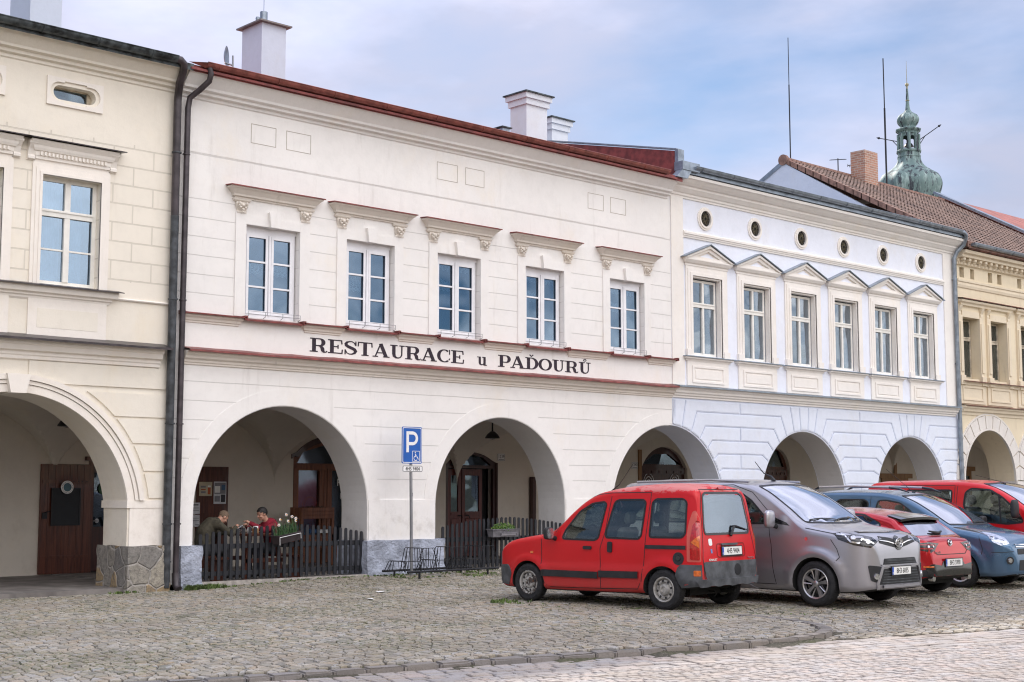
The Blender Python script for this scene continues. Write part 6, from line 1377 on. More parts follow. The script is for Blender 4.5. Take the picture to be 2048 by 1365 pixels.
    def seat(s, x, y, z=.45, h=.62, rake=.2):
        m = MB(); o = None
        m.bbox(x - .25, x + .25, y - .24, y + .24, z - .05, z + .12, .05); o = s.part('seat', m, M['seat'], smooth=False)
        m = MB(); m.bbox(-.06, .06, -.24, .24, 0, h, .05); m.bbox(-.05, .05, -.12, .12, h + .05, h + .24, .04); m.tri(Matrix.Translation((x + .24, y, z + .08)) @ Matrix.Rotation(rake, 4, 'Y')); mk('seat_back', m, M['seat'], o)
    def steering(s, x, y, z):
        m = MB(); c = Vector((x, y, z)); e1 = Vector((0, 1, 0)); e2 = Vector((.35, 0, .93)).normalized(); m.tube([c + (e1 * cos(t) + e2 * sin(t)) * .185 for t in [2 * pi * i / 28 for i in range(28)]], .014, 8, closed=True); m.tube([c + e1 * .18, c, c - e1 * .18], .02, 6); m.tube([c, c - e2 * .18], .02, 6); m.tube([c, c - Vector((.3, 0, .12))], .03, 8); s.part('steering_wheel', m, M['cin'])
def inpoly(p, P):
    x, y = p; c = False; j = len(P) - 1
    for i in range(len(P)):
        if (P[i][1] > y) != (P[j][1] > y) and x < (P[j][0] - P[i][0]) * (y - P[i][1]) / (P[j][1] - P[i][1] + 1e-12) + P[i][0]: c = not c
        j = i
    return c
def rounded(poly, r, n=4):
    out = []; N_ = len(poly)
    for i in range(N_):
        a, b, c = Vector(poly[i - 1]), Vector(poly[i]), Vector(poly[(i + 1) % N_]); l1, l2 = (a - b).length, (c - b).length; rr_ = min(r, l1 * .45, l2 * .45)
        p, q = b + (a - b).normalized() * rr_, b + (c - b).normalized() * rr_
        out += [tuple(p * (1 - t) ** 2 + b * 2 * t * (1 - t) + q * t * t) for t in [k / n for k in range(n + 1)]]
    return out
def bump_(c, w, x): return max(0, 1 - ((x - c) / w) ** 2)
def place(car, px, py, heading, wx, pitch=0, z=0):
    """put the car so that the ground point under local (wx, side) stands at world (px, py); heading = direction the nose points"""
    a = heading - pi; car.root.rotation_euler = (0, pitch, a); lx, ly = wx; car.root.location = (px - (lx * cos(a) - ly * sin(a)), py - (lx * sin(a) + ly * cos(a)), z)
def ringc(cx, cz, r, a0, a1, n=16): return [(cx + r * cos(R(a0 + (a1 - a0) * i / n)), cz + r * sin(R(a0 + (a1 - a0) * i / n))) for i in range(n + 1)]
def flare(ws, r=.40, wd=.07, h=.018): return lambda x, z: sum(h * max(0, 1 - ((hypot(x - a, z - b) - r) / wd) ** 2) for a, b in ws if z > b - .05)
# ---------------------------------------------------------------- red high-roofed car in front
K = Car('parked_car', [(0, .52), (.015, .66), (.06, .80), (.16, .90), (.35, .98), (.75, 1.05), (1.12, 1.10), (1.34, 1.23), (1.60, 1.46), (1.80, 1.61), (2.06, 1.735), (2.42, 1.80), (3.1, 1.835), (3.6, 1.825), (3.78, 1.79), (3.84, 1.70), (3.88, 1.45), (3.93, 1.10), (3.97, .80), (3.99, .55)],
        [(0, .56), (.05, .66), (.15, .74), (.4, .80), (.9, .828), (3.3, .83), (3.7, .812), (3.86, .775), (3.95, .73), (3.99, .68)],
        [(.15, .955), (.30, .985), (.55, 1.0), (.9, .992), (1.02, .975), (1.3, .915), (1.6, .845), (1.83, .78)], [(0, .27), (.2, .20), (1, .19), (3.3, .22), (3.65, .30), (3.99, .35)],
        [(0, .05), (.2, .10), (1.1, .10), (1.8, .12), (3.6, .13), (3.9, .10), (3.99, .05)], 'scruffy red high roofed family car with rusty steel wheels, nearest of the parked cars', 'car', .035,
        (lambda f_: lambda x, z: f_(x, z) + .013 / (1 + math.exp(min(50, (z - .590) / .010))) * ss((x - .8) / .3) * ss((3.5 - x) / .3))(flare([(.745, .29), (3.35, .29)], .385, .075, .022)))
F1 = [(1.44, .985), (1.50, 1.12), (1.74, 1.40), (1.98, 1.53), (2.20, 1.555), (2.245, 1.52), (2.15, 1.01), (2.08, .975)]; F2 = [(2.28, 1.02), (2.31, 1.20), (2.40, 1.55), (2.47, 1.585), (2.93, 1.59), (2.98, 1.55), (2.95, 1.06), (2.90, 1.01)]; F3 = [(3.10, 1.04), (3.10, 1.55), (3.16, 1.60), (3.63, 1.605), (3.70, 1.56), (3.72, 1.10), (3.67, 1.045)]
red1 = paint('faded_red_paint', (.56, .006, .010), .42, .22, dirt=.32, faded=(1.66, 1.74))
K.body(red1, [(.745, .285, .345), (3.35, .285, .345)], (1.30, 3.88, .40, .055), [inset(F1, .012), inset(F2, .012), inset(F3, .012)], [[(-.60, 1.14), (.60, 1.14), (.52, 1.60), (-.52, 1.60)]], [[(-.56, 1.10), (.56, 1.10), (.50, 1.66), (-.50, 1.66)]])
for vw in 'LR': K.windows(vw, [F1, F2, F3], M['wglass'])
K.windows('F', [[(-.62, 1.13), (.62, 1.13), (.54, 1.62), (-.54, 1.62)]], M['wscreen'], name='windscreen')
rg = K.part('rear_window', K.patch('B', rounded([(-.59, 1.085), (.59, 1.085), (.60, 1.2), (.53, 1.66), (.45, 1.70), (-.45, 1.70), (-.53, 1.66), (-.60, 1.2)], .06), .004, .004, .07), glass('rear_glass', (.60, .70, .82), .26, trans=(.42, .48, .50), wav=.006))
K.part('window_seal', K.strip('B', rounded([(-.58, 1.095), (.58, 1.095), (.59, 1.2), (.52, 1.65), (.44, 1.69), (-.44, 1.69), (-.52, 1.65), (-.59, 1.2)], .06), .032, .007, closed=True), simple('frit_band', (.02, .02, .022), .3), rg)
for sg, vw in ((1, 'R'), (-1, 'L')):
    m = K.strip(vw, [(1.05, .455), (2.16, .455)], .10, .022, thick=.03); m2 = K.strip(vw, [(2.18, .475), (2.92, .485)], .10, .022, thick=.03); m.mb(m2, Matrix.Identity(4)); K.part('side_moulding', m, M['bplast'])
    m = K.strip(vw, [(1.02, 1.05), (1.03, .85), (1.04, .50), (1.10, .30), (1.20, .24), (2.2, .26), (2.21, .45), (2.19, .85), (2.27, 1.1), (2.33, 1.64)], .012, .0015); K.strip(vw, [(1.30, 1.08), (1.50, 1.36), (1.75, 1.56), (2.05, 1.665), (2.33, 1.69), (3.06, 1.70), (3.06, 1.6), (3.02, .75), (2.98, .40), (2.9, .28), (2.2, .26)], .012, .0015, m); K.part('panel_gap', m, M['seal'], smooth=False)
    K.part('slide_rail', K.strip(vw, [(3.04, .90), (3.74, .905)], .055, .010, thick=.012), M['bplast'])
    m = K.patch(vw, ringc(3.62, .745, .092, 0, 360, 20)[:-1], .006, .01, .05); f = K.part('fuel_cap', m, M['bplast']); h, n = K.pt(vw, 3.62, .75); k = MB(); k.tube([h, h + n * .02], [.045, .035], 14); mk('cap_knob', k, M['gloss'], f, True)
    for (a, b, w, hh) in ((1.87, .835, .16, .05), (2.34, .80, .085, .16)): K.part('door_handle', K.patch(vw, rounded(rect(a, a + w, b, b + hh), .03), .022, .03, .04), M['bplast'])
    K.part('side_repeater', K.patch(vw, rounded(rect(.80, .86, .745, .78), .012), .006, .01, .03), M['amber'])
    # rear quarter: dark plastic bumper corner and light cluster
    K.part('bumper_corner', K.patch(vw, [(3.62, .62), (3.57, .50), (3.66, .33), (3.965, .365), (3.96, .66), (3.66, .66)], .012, .02, .05), M['plast'])
    A = 118 * sg; U = lambda x, y: sin(R(A)) * x + cos(R(A)) * y * sg; c_ = U(3.90, .78)
    pl_ = lambda q: [(c_ + sg * a, b) for a, b in q]
    K.part('light_surround', K.patch(A, rounded(pl_([(-.135, .70), (.075, .70), (.06, 1.30), (.0, 1.44), (-.05, 1.42), (-.10, 1.28), (-.135, 1.1)]), .03), .004, .006, .04), paint('pinkish_faded_red', (.56, .10, .08), .5, .15)); tl = K.part('tail_light', K.patch(A, rounded(pl_([(-.085, .735), (.055, .725), (.045, 1.27), (.015, 1.30), (-.045, 1.22), (-.085, 1.02)]), .02), .012, .016, .04), M['redlens']); K.part('turn_lamp', K.patch(A, pl_([(-.075, .98), (.05, .90), (.048, 1.08)]), .017, .01, .03), M['amber'], tl)
    K.part('head_light', K.patch(50 if sg > 0 else -50, [(.35, .62), (.62, .60), (.66, .72), (.60, .85), (.40, .86)], .006, .01, .05), M['reflector'])
    K.part('side_reflector', K.patch(vw, rounded(rect(3.86, 3.95, .50, .58), .015), .018, .01, .03), M['amber'])
K.part('rear_bumper', K.patch('B', rounded([(-.73, .362), (.73, .362), (.77, .455), (-.77, .455)], .03), .04, .07, .06), M['plast']); K.part('tailgate_panel', K.patch('B', rounded([(-.66, .455), (.66, .455), (.70, .70), (-.70, .70)], .05), .012, .02, .07), M['plast'])
K.part('front_bumper', K.patch('F', rounded([(-.62, .28), (.62, .28), (.62, .50), (-.62, .50)], .05), .02, .04, .07), M['plast'])
for vw, sg in (('R', 1), ('L', -1)): K.part('bumper_side', K.patch(vw, rounded([(.03, .26), (.33, .24), (.40, .44), (.30, .56), (.03, .54)], .04), .014, .025, .05), M['plast'])
K.part('panel_gap', K.strip('B', [(-.68, .45), (-.70, .75), (-.64, 1.1), (-.60, 1.5), (-.52, 1.74), (.52, 1.74), (.60, 1.5), (.64, 1.1), (.70, .75), (.68, .45)], .012, .003, closed=True), M['seal'], smooth=False)
K.plate('B', 0.04, .845, '4H5 9404', -.05, off=.02)
m = K.patch('B', rounded(rect(-.22, .20, .925, .955), .012), .03, .03, .05); K.part('plate_lamp', m, M['plast'])
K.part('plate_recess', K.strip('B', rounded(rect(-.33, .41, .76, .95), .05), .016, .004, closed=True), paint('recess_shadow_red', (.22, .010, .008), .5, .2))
K.part('tailgate_lock', K.patch('B', ringc(.16, .57, .085, 0, 360, 18)[:-1], .018, .01, .05), M['bplast'])
K.part('high_brake_light', K.patch('B', rounded(rect(-.09, .09, 1.735, 1.765), .014), .03, .03, .04), M['redlens'])
m = MB(); h, n = K.pt('B', .06, 1.06); h2, n2 = K.pt('B', .16, 1.20); h3, n3 = K.pt('B', .52, 1.14); m.tube([h + n * .02, h2 + n2 * .035, h2 + n2 * .03 + Vector((0, .04, 0)), h3 + n3 * .02], [.022, .018, .014, .008], 8); K.part('rear_wiper', m, M['bplast'])
h, n = K.pt('B', -.42, .745); 
for (tx, yy, zz, sz, mt_) in (('RENAULT', -.60 + .14, .725, .045, M['platew']), ('Kangoo', .55, .735, .05, M['chrome'])):
    hh, nn_ = K.pt('B', yy, zz); tm = textmesh(tx, sz, .002, 1.1); tm.tri(Matrix.Translation(hh + Vector((.008, 0, 0))) @ Matrix(((0, 0, 1, 0), (1, 0, 0, 0), (0, 1, 0, 0), (0, 0, 0, 1)))); K.part('badge_lettering', tm, mt_, smooth=False)
K.part('sticker', K.patch('B', rounded(rect(-.52, -.43, .93, 1.03), .03), .003, 0, .05), M['platew']); K.part('sticker', K.patch('B', rect(-.49, -.45, .82, .88), .003, 0, .05), simple('blue_sticker', (.10, .22, .5), .5))
K.mirror('L', 1.30, .98, M['bplast'], w=.18, h=.19, out=.10); K.mirror('R', 1.30, .98, M['bplast'], w=.18, h=.19, out=.10)
for y in (-.38, .38): K.seat(2.05, y, .52, .58)
m = MB(); m.bbox(2.75, 2.9, -.6, .6, .5, 1.08, .05); K.part('rear_bench', m, M['seat'], smooth=False)
K.steering(1.62, -.36, 1.02); m = MB(); m.bbox(1.12, 1.5, -.70, .70, .55, .985, .04); K.part('dashboard', m, M['cin'], smooth=False)
m = MB(); m.bbox(1.76, 1.78, -.1, .12, 1.40, 1.47, .008); K.part('inner_mirror', m, M['bplast'], smooth=False)
m = MB(); h, n = K.pt('T', 2.05, -.25) if False else (Vector((2.02, -.30, 1.72)), 0); m.tube([h, h + Vector((.15, 0, .10)), h + Vector((.42, 0, .42))], [.012, .005, .0025], 6); m.tri(Matrix.Identity(4)); K.part('roof_aerial', m, M['bplast'])
m = MB(); m.tube([(3.55, 0, .24), (3.7, .0, .24), (3.72, 0, .2), (3.69, 0, .17)], .012, 6); m.tube([(3.2, .3, .22), (3.85, .32, .24)], .03, 8); m.box(.9, 3.6, -.5, .5, .20, .30); K.part('underbody', m, M['under'], smooth=False)
for x in (.745, 3.35):
    for y in (-.735, .735): K.wheel(x, y, .292, .175, 'steel', M['rustrim'] if x < 1 else M['steelrim'])
place(K, 15.91, 13.86, R(95.5), (3.35, -.80), 0, .0)
# ---------------------------------------------------------------- silver van
P = Car('parked_van', [(0, .66), (.02, .88), (.05, 1.0), (.12, 1.065), (.28, 1.115), (.65, 1.185), (1.02, 1.245), (1.12, 1.28), (1.5, 1.52), (1.95, 1.78), (2.2, 1.87), (2.7, 1.915), (4.0, 1.925), (4.75, 1.90), (4.87, 1.75), (4.93, 1.1), (4.95, .55)],
        [(0, .52), (.04, .655), (.12, .77), (.28, .87), (.6, .935), (1.0, .957), (4.5, .96), (4.85, .93), (4.95, .86)],
        [(.18, .95), (.40, .985), (.7, 1.0), (1.05, .99), (1.22, .97), (1.5, .905), (1.75, .84), (1.93, .79)], [(0, .27), (.3, .22), (1, .20), (4.3, .24), (4.95, .33)],
        [(0, .06), (.15, .10), (1.0, .12), (1.4, .09), (2, .10), (4.7, .12), (4.95, .05)], 'silver grey passenger van with big grille, parked next to the scruffy red car', 'van', .04,
        (lambda f_: lambda x, z: f_(x, z) + (.014 / (1 + math.exp(min(50, (z - .56) / .02))) - .012 / (1 + math.exp(min(50, (1.10 - z) / .012)))) * ss((x - .9) / .5) * ss((4.6 - x) / .4))(flare([(.88, .335), (4.155, .335)], .46, .09, .03)))
silver = paint('silver_paint', (.40, .395, .43), .28, .6, .75, .2, .25)
G1 = [(1.60, 1.225), (1.78, 1.30), (2.10, 1.57), (2.30, 1.68), (2.55, 1.73), (2.98, 1.735), (2.98, 1.215), (2.9, 1.20)]; G2 = rect(3.12, 4.02, 1.22, 1.73); G3 = rect(4.12, 4.72, 1.24, 1.72)
P.body(silver, [(.88, .335, .395), (4.155, .335, .395)], (1.42, 4.80, .45, .06), [inset(G1, .012), inset(G2, .012)], [[(-.70, 1.32), (.70, 1.32), (.60, 1.77), (-.60, 1.77)]], [])
for vw in 'LR': P.windows(vw, [G1], M['wglass']); P.windows(vw, [G2, G3], M['tintglass'])
P.windows('F', [[(-.765, 1.245), (-.4, 1.235), (0, 1.23), (.4, 1.235), (.765, 1.245), (.655, 1.79), (.3, 1.815), (-.3, 1.815), (-.655, 1.79)]], M['wscreen'], .022, .006, 'windscreen', .03)
for vw, sg in (('R', 1), ('L', -1)):
    P.part('mirror_triangle', P.patch(vw, [(1.33, 1.19), (1.62, 1.225), (1.80, 1.30), (1.76, 1.38), (1.58, 1.30), (1.40, 1.24)], .004, .005, .05), M['gloss'])
    m = P.strip(vw, [(1.72, 1.19), (1.66, .9), (1.64, .6), (1.58, .3), (2.9, .3), (3.02, .5), (3.05, 1.2), (3.05, 1.80), (2.5, 1.82), (2.1, 1.70), (1.7, 1.36)], .011, .0015); P.strip(vw, [(.60, 1.0), (.50, .86), (.46, .74), (.53, .66)], .011, .0015, m); P.strip(vw, [(1.05, 1.16), (.6, 1.09), (.3, 1.0)], .011, .0015, m); P.strip(vw, [(4.08, .4), (4.08, 1.8)], .011, .0015, m); P.part('panel_gap', m, M['seal'], smooth=False)
    P.part('waist_trim', P.strip(vw, [(1.75, 1.175), (4.0, 1.185)], .03, .004), paint('satin_trim', (.5, .5, .53), .3, .3, .8, .05))
    a = 42 * sg; hl = P.part('head_light', P.patch(a, [(sg * .50, 1.035), (sg * .42, .97), (sg * .56, .88), (sg * .80, .92), (sg * 1.0, 1.0), (sg * 1.05, 1.09), (sg * .92, 1.11), (sg * .70, 1.075)], .004, .006, .04), M['gloss'])
    m = P.strip(a, [(sg * 1.01, 1.08), (sg * .91, 1.065), (sg * .84, .97), (sg * .73, .95), (sg * .68, 1.01), (sg * .58, .98), (sg * .50, .94)], .022, .009); P.part('light_signature', m, M['reflector'], hl)
    m = MB()
    for (u, z, r_) in ((.80, 1.03, .045), (.60, .965, .035)): h, n = P.pt(a, sg * u, z); m.tube([h, h + n * .012], [r_, r_ * .8], 14)
    P.part('light_projector', m, M['reflector'], hl)
    fg = P.part('fog_light_bezel', P.patch('F', rounded([(sg * .46, .60), (sg * .74, .63), (sg * .70, .40), (sg * .56, .36)], .03), .008, .012, .04), M['bplast']); h, n = P.pt('F', sg * .62, .46); m = MB(); m.tube([h + n * .005, h + n * .03], [.052, .045], 16); mk('fog_light', m, M['reflector'], fg, True)
    P.part('side_badge', P.patch(vw, ringc(1.02, 1.00, .028, 0, 360, 12)[:-1], .003, 0, .05), M['chrome'])
    P.part('sill_step', P.patch(vw, [(2.2, .34), (3.4, .34), (3.4, .22), (1.95, .22)], .012, .02, .08), silver)
P.part('upper_grille', P.patch('F', [(-.42, 1.045), (-.2, 1.02), (0, .985), (.2, 1.02), (.42, 1.045), (.50, .95), (.24, .90), (0, .86), (-.24, .90), (-.50, .95)], .006, .01, .05), M['bplast'])
m = P.strip('F', [(-.48, .985), (-.28, .965), (-.08, .925)], .014, .014, thick=.012); P.strip('F', [(.48, .985), (.28, .965), (.08, .925)], .014, .014, m, thick=.012); P.part('chrome_bar', m, M['chrome'])
h, n = P.pt('F', 0, .945); m = MB(); o_ = h + Vector((-.03, 0, 0)); ell = lambda cy, cz, a, b: [o_ + Vector((0, cy + a * cos(t), cz + b * sin(t))) for t in [2 * pi * i / 28 for i in range(28)]]
m.tube(ell(0, 0, .095, .070), .0085, 6, closed=True); m.tube(ell(0, .014, .032, .044), .006, 6, closed=True); m.tube(ell(0, .026, .062, .022), .006, 6, closed=True); P.part('oval_emblem', m, M['chrome'])
m = P.patch('F', ringc(0, .94, .105, 0, 360, 20)[:-1], .012, .014, .05); P.part('emblem_base', m, M['gloss'])
P.part('middle_grille', P.patch('F', [(-.42, .72), (.42, .72), (.47, .63), (-.47, .63)], .006, .012, .05), M['bplast']); P.part('lower_grille', P.patch('F', rounded([(-.46, .57), (.46, .57), (.58, .34), (-.58, .34)], .03), .006, .012, .05), M['bplast'])
m = MB()
for z in (.655, .685, .70): P.strip('F', [(-.44, z), (.44, z)], .007, .016, m)
for z in (.37, .41, .45, .49, .53): P.strip('F', [(-.44 - (.57 - z) * .4, z), (.44 + (.57 - z) * .4, z)], .010, .016, m, thick=.006)
P.part('grille_bars', m, M['plast'])
m = P.strip('F', [(-.52, .615), (-.3, .60), (.3, .60), (.52, .615)], .035, .020, thick=.03); 
for sg in (-1, 1): P.strip('F', [(sg * .50, .61), (sg * .60, .36), (sg * .585, .28)], .045, .022, m, thick=.03)
P.strip('F', [(-.50, .315), (.50, .315)], .035, .03, m, thick=.03); P.part('bumper_frame', m, silver)
P.plate('F', 0.02, .535, '8H3 6035', .0, off=.035)
m = MB(); q = [P.pt('F', u, z)[0] for u, z in ((-.58, 1.085), (-.45, 1.085), (-.2, 1.08), (0, 1.075), (.2, 1.08), (.45, 1.085), (.58, 1.085))]; vs = []
for v in q: vs += [v + Vector((.13, 0, .035)), v + Vector((.05, 0, .03)), v + Vector((.045, 0, .02)), v + Vector((.13, 0, .02))]
m.add(vs, [(4 * i + a, 4 * i + 4 + a, 4 * i + 4 + b, 4 * i + b) for i in range(6) for a, b in ((0, 1), (1, 2), (2, 3), (3, 0))] + [(0, 1, 2, 3), (24, 27, 26, 25)]); P.part('bonnet_deflector', m, M['gloss'], angle=60)
P.mirror('R', 1.58, 1.17, silver, w=.22, h=.27, out=.12); P.mirror('L', 1.58, 1.17, silver, w=.22, h=.27, out=.12)
m = MB(); 
for y0, y1 in ((-.62, .02), (.05, .66)):
    pts = []
    for i in range(9): y = y0 + (y1 - y0) * i / 8; h, n = P.pt('F', y, 1.262 + .02 * sin(pi * i / 8)); pts.append(h + n * .02)
    m.tube(pts, .010, 6)
P.part('windscreen_wiper', m, M['bplast'])
m = MB(); m.tube([(2.25, .0, 1.88), (2.30, 0, 1.95), (2.45, 0, 2.01), (2.62, 0, 2.20)], [.04, .022, .008, .006], 8); m.tri(Matrix.Translation((.02, .0, 0))); P.part('roof_aerial', m, M['bplast'])
m = P.strip('R', [(1.95, 1.77), (2.3, 1.86)], .02, .006) if False else MB()
for sg in (-1, 1): m.tube([(2.25, sg * .70, 1.865), (3, sg * .705, 1.895), (4.6, sg * .70, 1.875)], .018, 8)
P.part('roof_moulding', m, paint('roof_strip', (.45, .45, .48), .3, .5, .7, .05))
for y in (-.45, .45): P.seat(2.75, y, .72, .62)
P.steering(2.15, .0 + .42 * -1, 1.20); m = MB(); m.bbox(1.3, 1.95, -.80, .80, .7, 1.20, .04); P.part('dashboard', m, M['cin'], smooth=False)
m = MB(); m.box(1.2, 4.6, -.6, .6, .20, .3); m.box(.5, 1.2, -.5, .5, .22, .35); P.part('underbody', m, M['under'], smooth=False)
for x in (.88, 4.155):
    for y in (-.845, .845): P.wheel(x, y, .335, .215, 'ten', M['alu'], .15)
place(P, 18.07, 12.73, R(-89), (.88, .92))
# ---------------------------------------------------------------- metallic red hatchback seen from behind
Z = Car('parked_car', [(0, .5), (.03, .66), (.15, .78), (.6, .88), (1.2, .96), (1.5, 1.05), (2.0, 1.33), (2.3, 1.42), (2.6, 1.445), (3.1, 1.42), (3.6, 1.34), (3.78, 1.28), (3.84, 1.23), (4.05, 1.08), (4.22, .985), (4.34, .95), (4.39, .90), (4.42, .75), (4.445, .60), (4.46, .45)],
        [(0, .5), (.1, .7), (.4, .84), (.8, .89), (3.4, .90), (3.9, .87), (4.2, .80), (4.36, .70), (4.46, .60)], [(.2, .95), (.4, .99), (.65, 1.0), (.85, .985), (.95, .955), (1.15, .83), (1.44, .66)], [(0, .25), (.3, .18), (3.6, .20), (4.2, .26), (4.46, .33)],
        [(0, .06), (.4, .12), (1.3, .12), (2, .12), (3.6, .14), (4.2, .12), (4.46, .05)], 'glossy dark red hatchback showing its tail lights and exhaust, between two outward facing cars', 'car', .03, flare([(.92, .33), (3.645, .33)], .42, .09, .03))
redm = paint('metallic_red_paint', (.42, .003, .010), .18, .8, .5, .05, .3)
Z.body(redm, [(.92, .33, .37), (3.645, .33, .37)], (1.7, 4.1, .40, .05), [[(1.75, .96), (2.15, 1.24), (2.45, 1.33), (3.2, 1.30), (3.5, 1.18), (3.55, 1.02), (3.2, .97)]], [], [])
Z.windows('L', [[(1.70, .96), (2.15, 1.26), (2.45, 1.35), (3.2, 1.32), (3.55, 1.18), (3.58, 1.03), (3.2, .97)]], M['tintglass']); Z.windows('R', [[(1.70, .96), (2.15, 1.26), (2.45, 1.35), (3.2, 1.32), (3.55, 1.18), (3.58, 1.03), (3.2, .97)]], M['tintglass'])
bg = simple('rear_screen_dark', (.02, .022, .025), .06, coat=1, obj=True)
Z.part('rear_window', Z.patch('B', rounded([(-.66, .985), (.66, .985), (.53, 1.235), (-.53, 1.235)], .04), .004, .004, .06), glass('hatch_glass', (.85, .88, .95), .50, trans=(.2, .2, .22), wav=0))
m = MB(); n = 14; vs = []
for i in range(n + 1): y = -.60 + 1.2 * i / n; k = 1 - (abs(y) / .62) ** 3; vs += [(3.60, y, 1.345 - .03 * (y / .6) ** 2 + .004), (3.86 + .05 * k, y, 1.285 - .035 * (y / .6) ** 2), (3.86 + .05 * k, y, 1.245 - .035 * (y / .6) ** 2), (3.70, y, 1.26 - .04 * (y / .6) ** 2)]
m.add(vs, [(4 * i + a, 4 * i + 4 + a, 4 * i + 4 + b, 4 * i + b) for i in range(n) for a, b in ((0, 1), (1, 2), (2, 3), (3, 0))] + [(0, 1, 2, 3), (4 * n, 4 * n + 3, 4 * n + 2, 4 * n + 1)]); Z.part('roof_spoiler', m, M['gloss'], angle=50)
for sg, vw in ((1, 'R'), (-1, 'L')):
    tl = Z.part('tail_light', Z.patch('B', [(sg * .34, .86), (sg * .60, .885), (sg * .77, .875), (sg * .79, .77), (sg * .62, .715), (sg * .50, .75), (sg * .40, .83)], .006, .01, .05), M['gloss']); Z.part('tail_light', Z.patch(vw, [(4.05, .80), (4.28, .865), (4.28, .76), (4.15, .78)], .006, .01, .05), M['redlens'])
    m = MB()
    for u, r_ in ((.52, .042), (.65, .05)): h, n = Z.pt('B', sg * u, .815); m.tube([h + n * .004 + (n * .012) * t for t in (0, 1)], [r_, r_], 18, cap=False); m.tube([h, h + n * .010], [r_ * .5, r_ * .4], 12)
    Z.part('lamp_ring', m, M['reflector'], tl); m = Z.strip('B', [(sg * .44, .835), (sg * .75, .845)], .014, .009); Z.strip('B', [(sg * .54, .78), (sg * .76, .785)], .022, .009, m); Z.part('red_band', m, M['redlens'], tl)
    Z.part('exhaust_tip', MB().tube([Vector((4.35, sg * .56, .295)) + Vector((t, 0, 0)) for t in (0, .08, .081, .0)], [.045, .047, .038, .036], 18, cap=False), M['chrome'])
    Z.part('rear_reflector', Z.patch('B', rect(*sorted((sg * .60, sg * .72)), .475, .50), .012, .008, .04), M['amber'])
Z.part('rear_diffuser', Z.patch('B', rounded([(-.66, .335), (.66, .335), (.70, .48), (.62, .535), (.36, .50), (.30, .575), (-.30, .575), (-.36, .50), (-.62, .535), (-.70, .48)], .02), .010, .02, .05), M['gloss'])
for vw in 'LR': Z.part('arch_trim', Z.patch(vw, [(4.02, .30), (4.42, .33), (4.42, .45), (4.1, .40)], .006, .01, .05), M['bplast'])
m = Z.strip('B', [(-.62, .955), (-.60, .80), (-.44, .68), (.44, .68), (.60, .80), (.62, .955)], .012, .003); Z.part('panel_gap', m, M['seal'], smooth=False)
h, n = Z.pt('B', 0, .865); m = MB(); m.tube([h + Vector((.012, .062 * cos(t), .050 * sin(t))) for t in [2 * pi * i / 26 for i in range(26)]], .0065, 6, closed=True); m.tube([h + Vector((.016, a, b)) for a, b in ((-.055, .02), (-.03, .018), (0, -.012), (.03, .018), (.055, .02))], [.003, .009, .012, .009, .003], 6); Z.part('winged_emblem', m, M['chrome'])
Z.part('emblem_base', Z.patch('B', ringc(0, .865, .06, 0, 360, 16)[:-1], .004, .004, .05), M['gloss'])
hh, nn_ = Z.pt('B', -.42, .715); tm = textmesh('mazda3', .05, .002, 1.15); tm.tri(Matrix.Translation(hh + Vector((.008, 0, 0))) @ Matrix(((0, 0, 1, 0), (1, 0, 0, 0), (0, 1, 0, 0), (0, 0, 0, 1)))); Z.part('badge_lettering', tm, M['chrome'], smooth=False)
Z.plate('B', 0, .545, '8H3 5990', 0, off=.025)
m = MB(); h, n = Z.pt('B', 0, 1.0); h2, n2 = Z.pt('B', -.20, 1.03); m.tube([h + n * .02, h2 + n2 * .03], [.03, .012], 8); m.tube([h + n * .02, Z.pt('B', .16, 1.02)[0] + n * .03], [.03, .015], 8); Z.part('rear_wiper', m, M['bplast'])
m = MB(); m.box(1.0, 4.1, -.6, .6, .18, .28); m.tube([(3.9, -.5, .28), (4.35, -.56, .29)], .03, 8); Z.part('underbody', m, M['under'], smooth=False)
for x in (.92, 3.645):
    for y in (-.79, .79): Z.wheel(x, y, .33, .215, 'five', M['alu'])
place(Z, 22.40, 13.30, R(90), (3.645, .79))
# ---------------------------------------------------------------- blue people carrier
Bq = Car('parked_car', [(0, .52), (.02, .68), (.06, .80), (.16, .90), (.40, .985), (.8, 1.06), (1.05, 1.10), (1.2, 1.17), (1.6, 1.40), (2.0, 1.60), (2.3, 1.695), (2.7, 1.745), (3.4, 1.755), (4.1, 1.73), (4.28, 1.6), (4.34, 1.1), (4.38, .55)],
         [(0, .52), (.05, .66), (.14, .76), (.35, .85), (.8, .90), (3.9, .905), (4.25, .88), (4.38, .80)], [(.2, .95), (.4, .985), (.65, 1.0), (.95, .99), (1.08, .965), (1.4, .87), (1.75, .76)], [(0, .25), (.3, .20), (1, .19), (3.8, .22), (4.38, .32)],
         [(0, .08), (.2, .12), (1, .12), (1.6, .09), (2.2, .11), (4.1, .12), (4.38, .05)], 'blue grey people carrier with silver roof rails and pale headlamps, facing out', 'car', .035, flare([(.92, .31), (3.65, .31)], .42, .10, .03))
blue = paint('blue_grey_paint', (.075, .15, .25), .24, .7, .5, .12, .25)
H1 = [(1.62, 1.085), (1.95, 1.38), (2.15, 1.50), (2.45, 1.55), (2.62, 1.54), (2.70, 1.12), (2.5, 1.075)]; H2 = [(2.86, 1.12), (2.82, 1.50), (2.92, 1.56), (3.45, 1.56), (3.55, 1.5), (3.55, 1.12)]; H0 = [(1.30, 1.09), (1.52, 1.10), (1.60, 1.26)]
Bq.body(blue, [(.92, .31, .365), (3.65, .31, .365)], (1.40, 4.2, .42, .055), [inset(H1, .012), inset(H2, .012)], [[(-.66, 1.17), (.66, 1.17), (.56, 1.60), (-.56, 1.60)]], [])
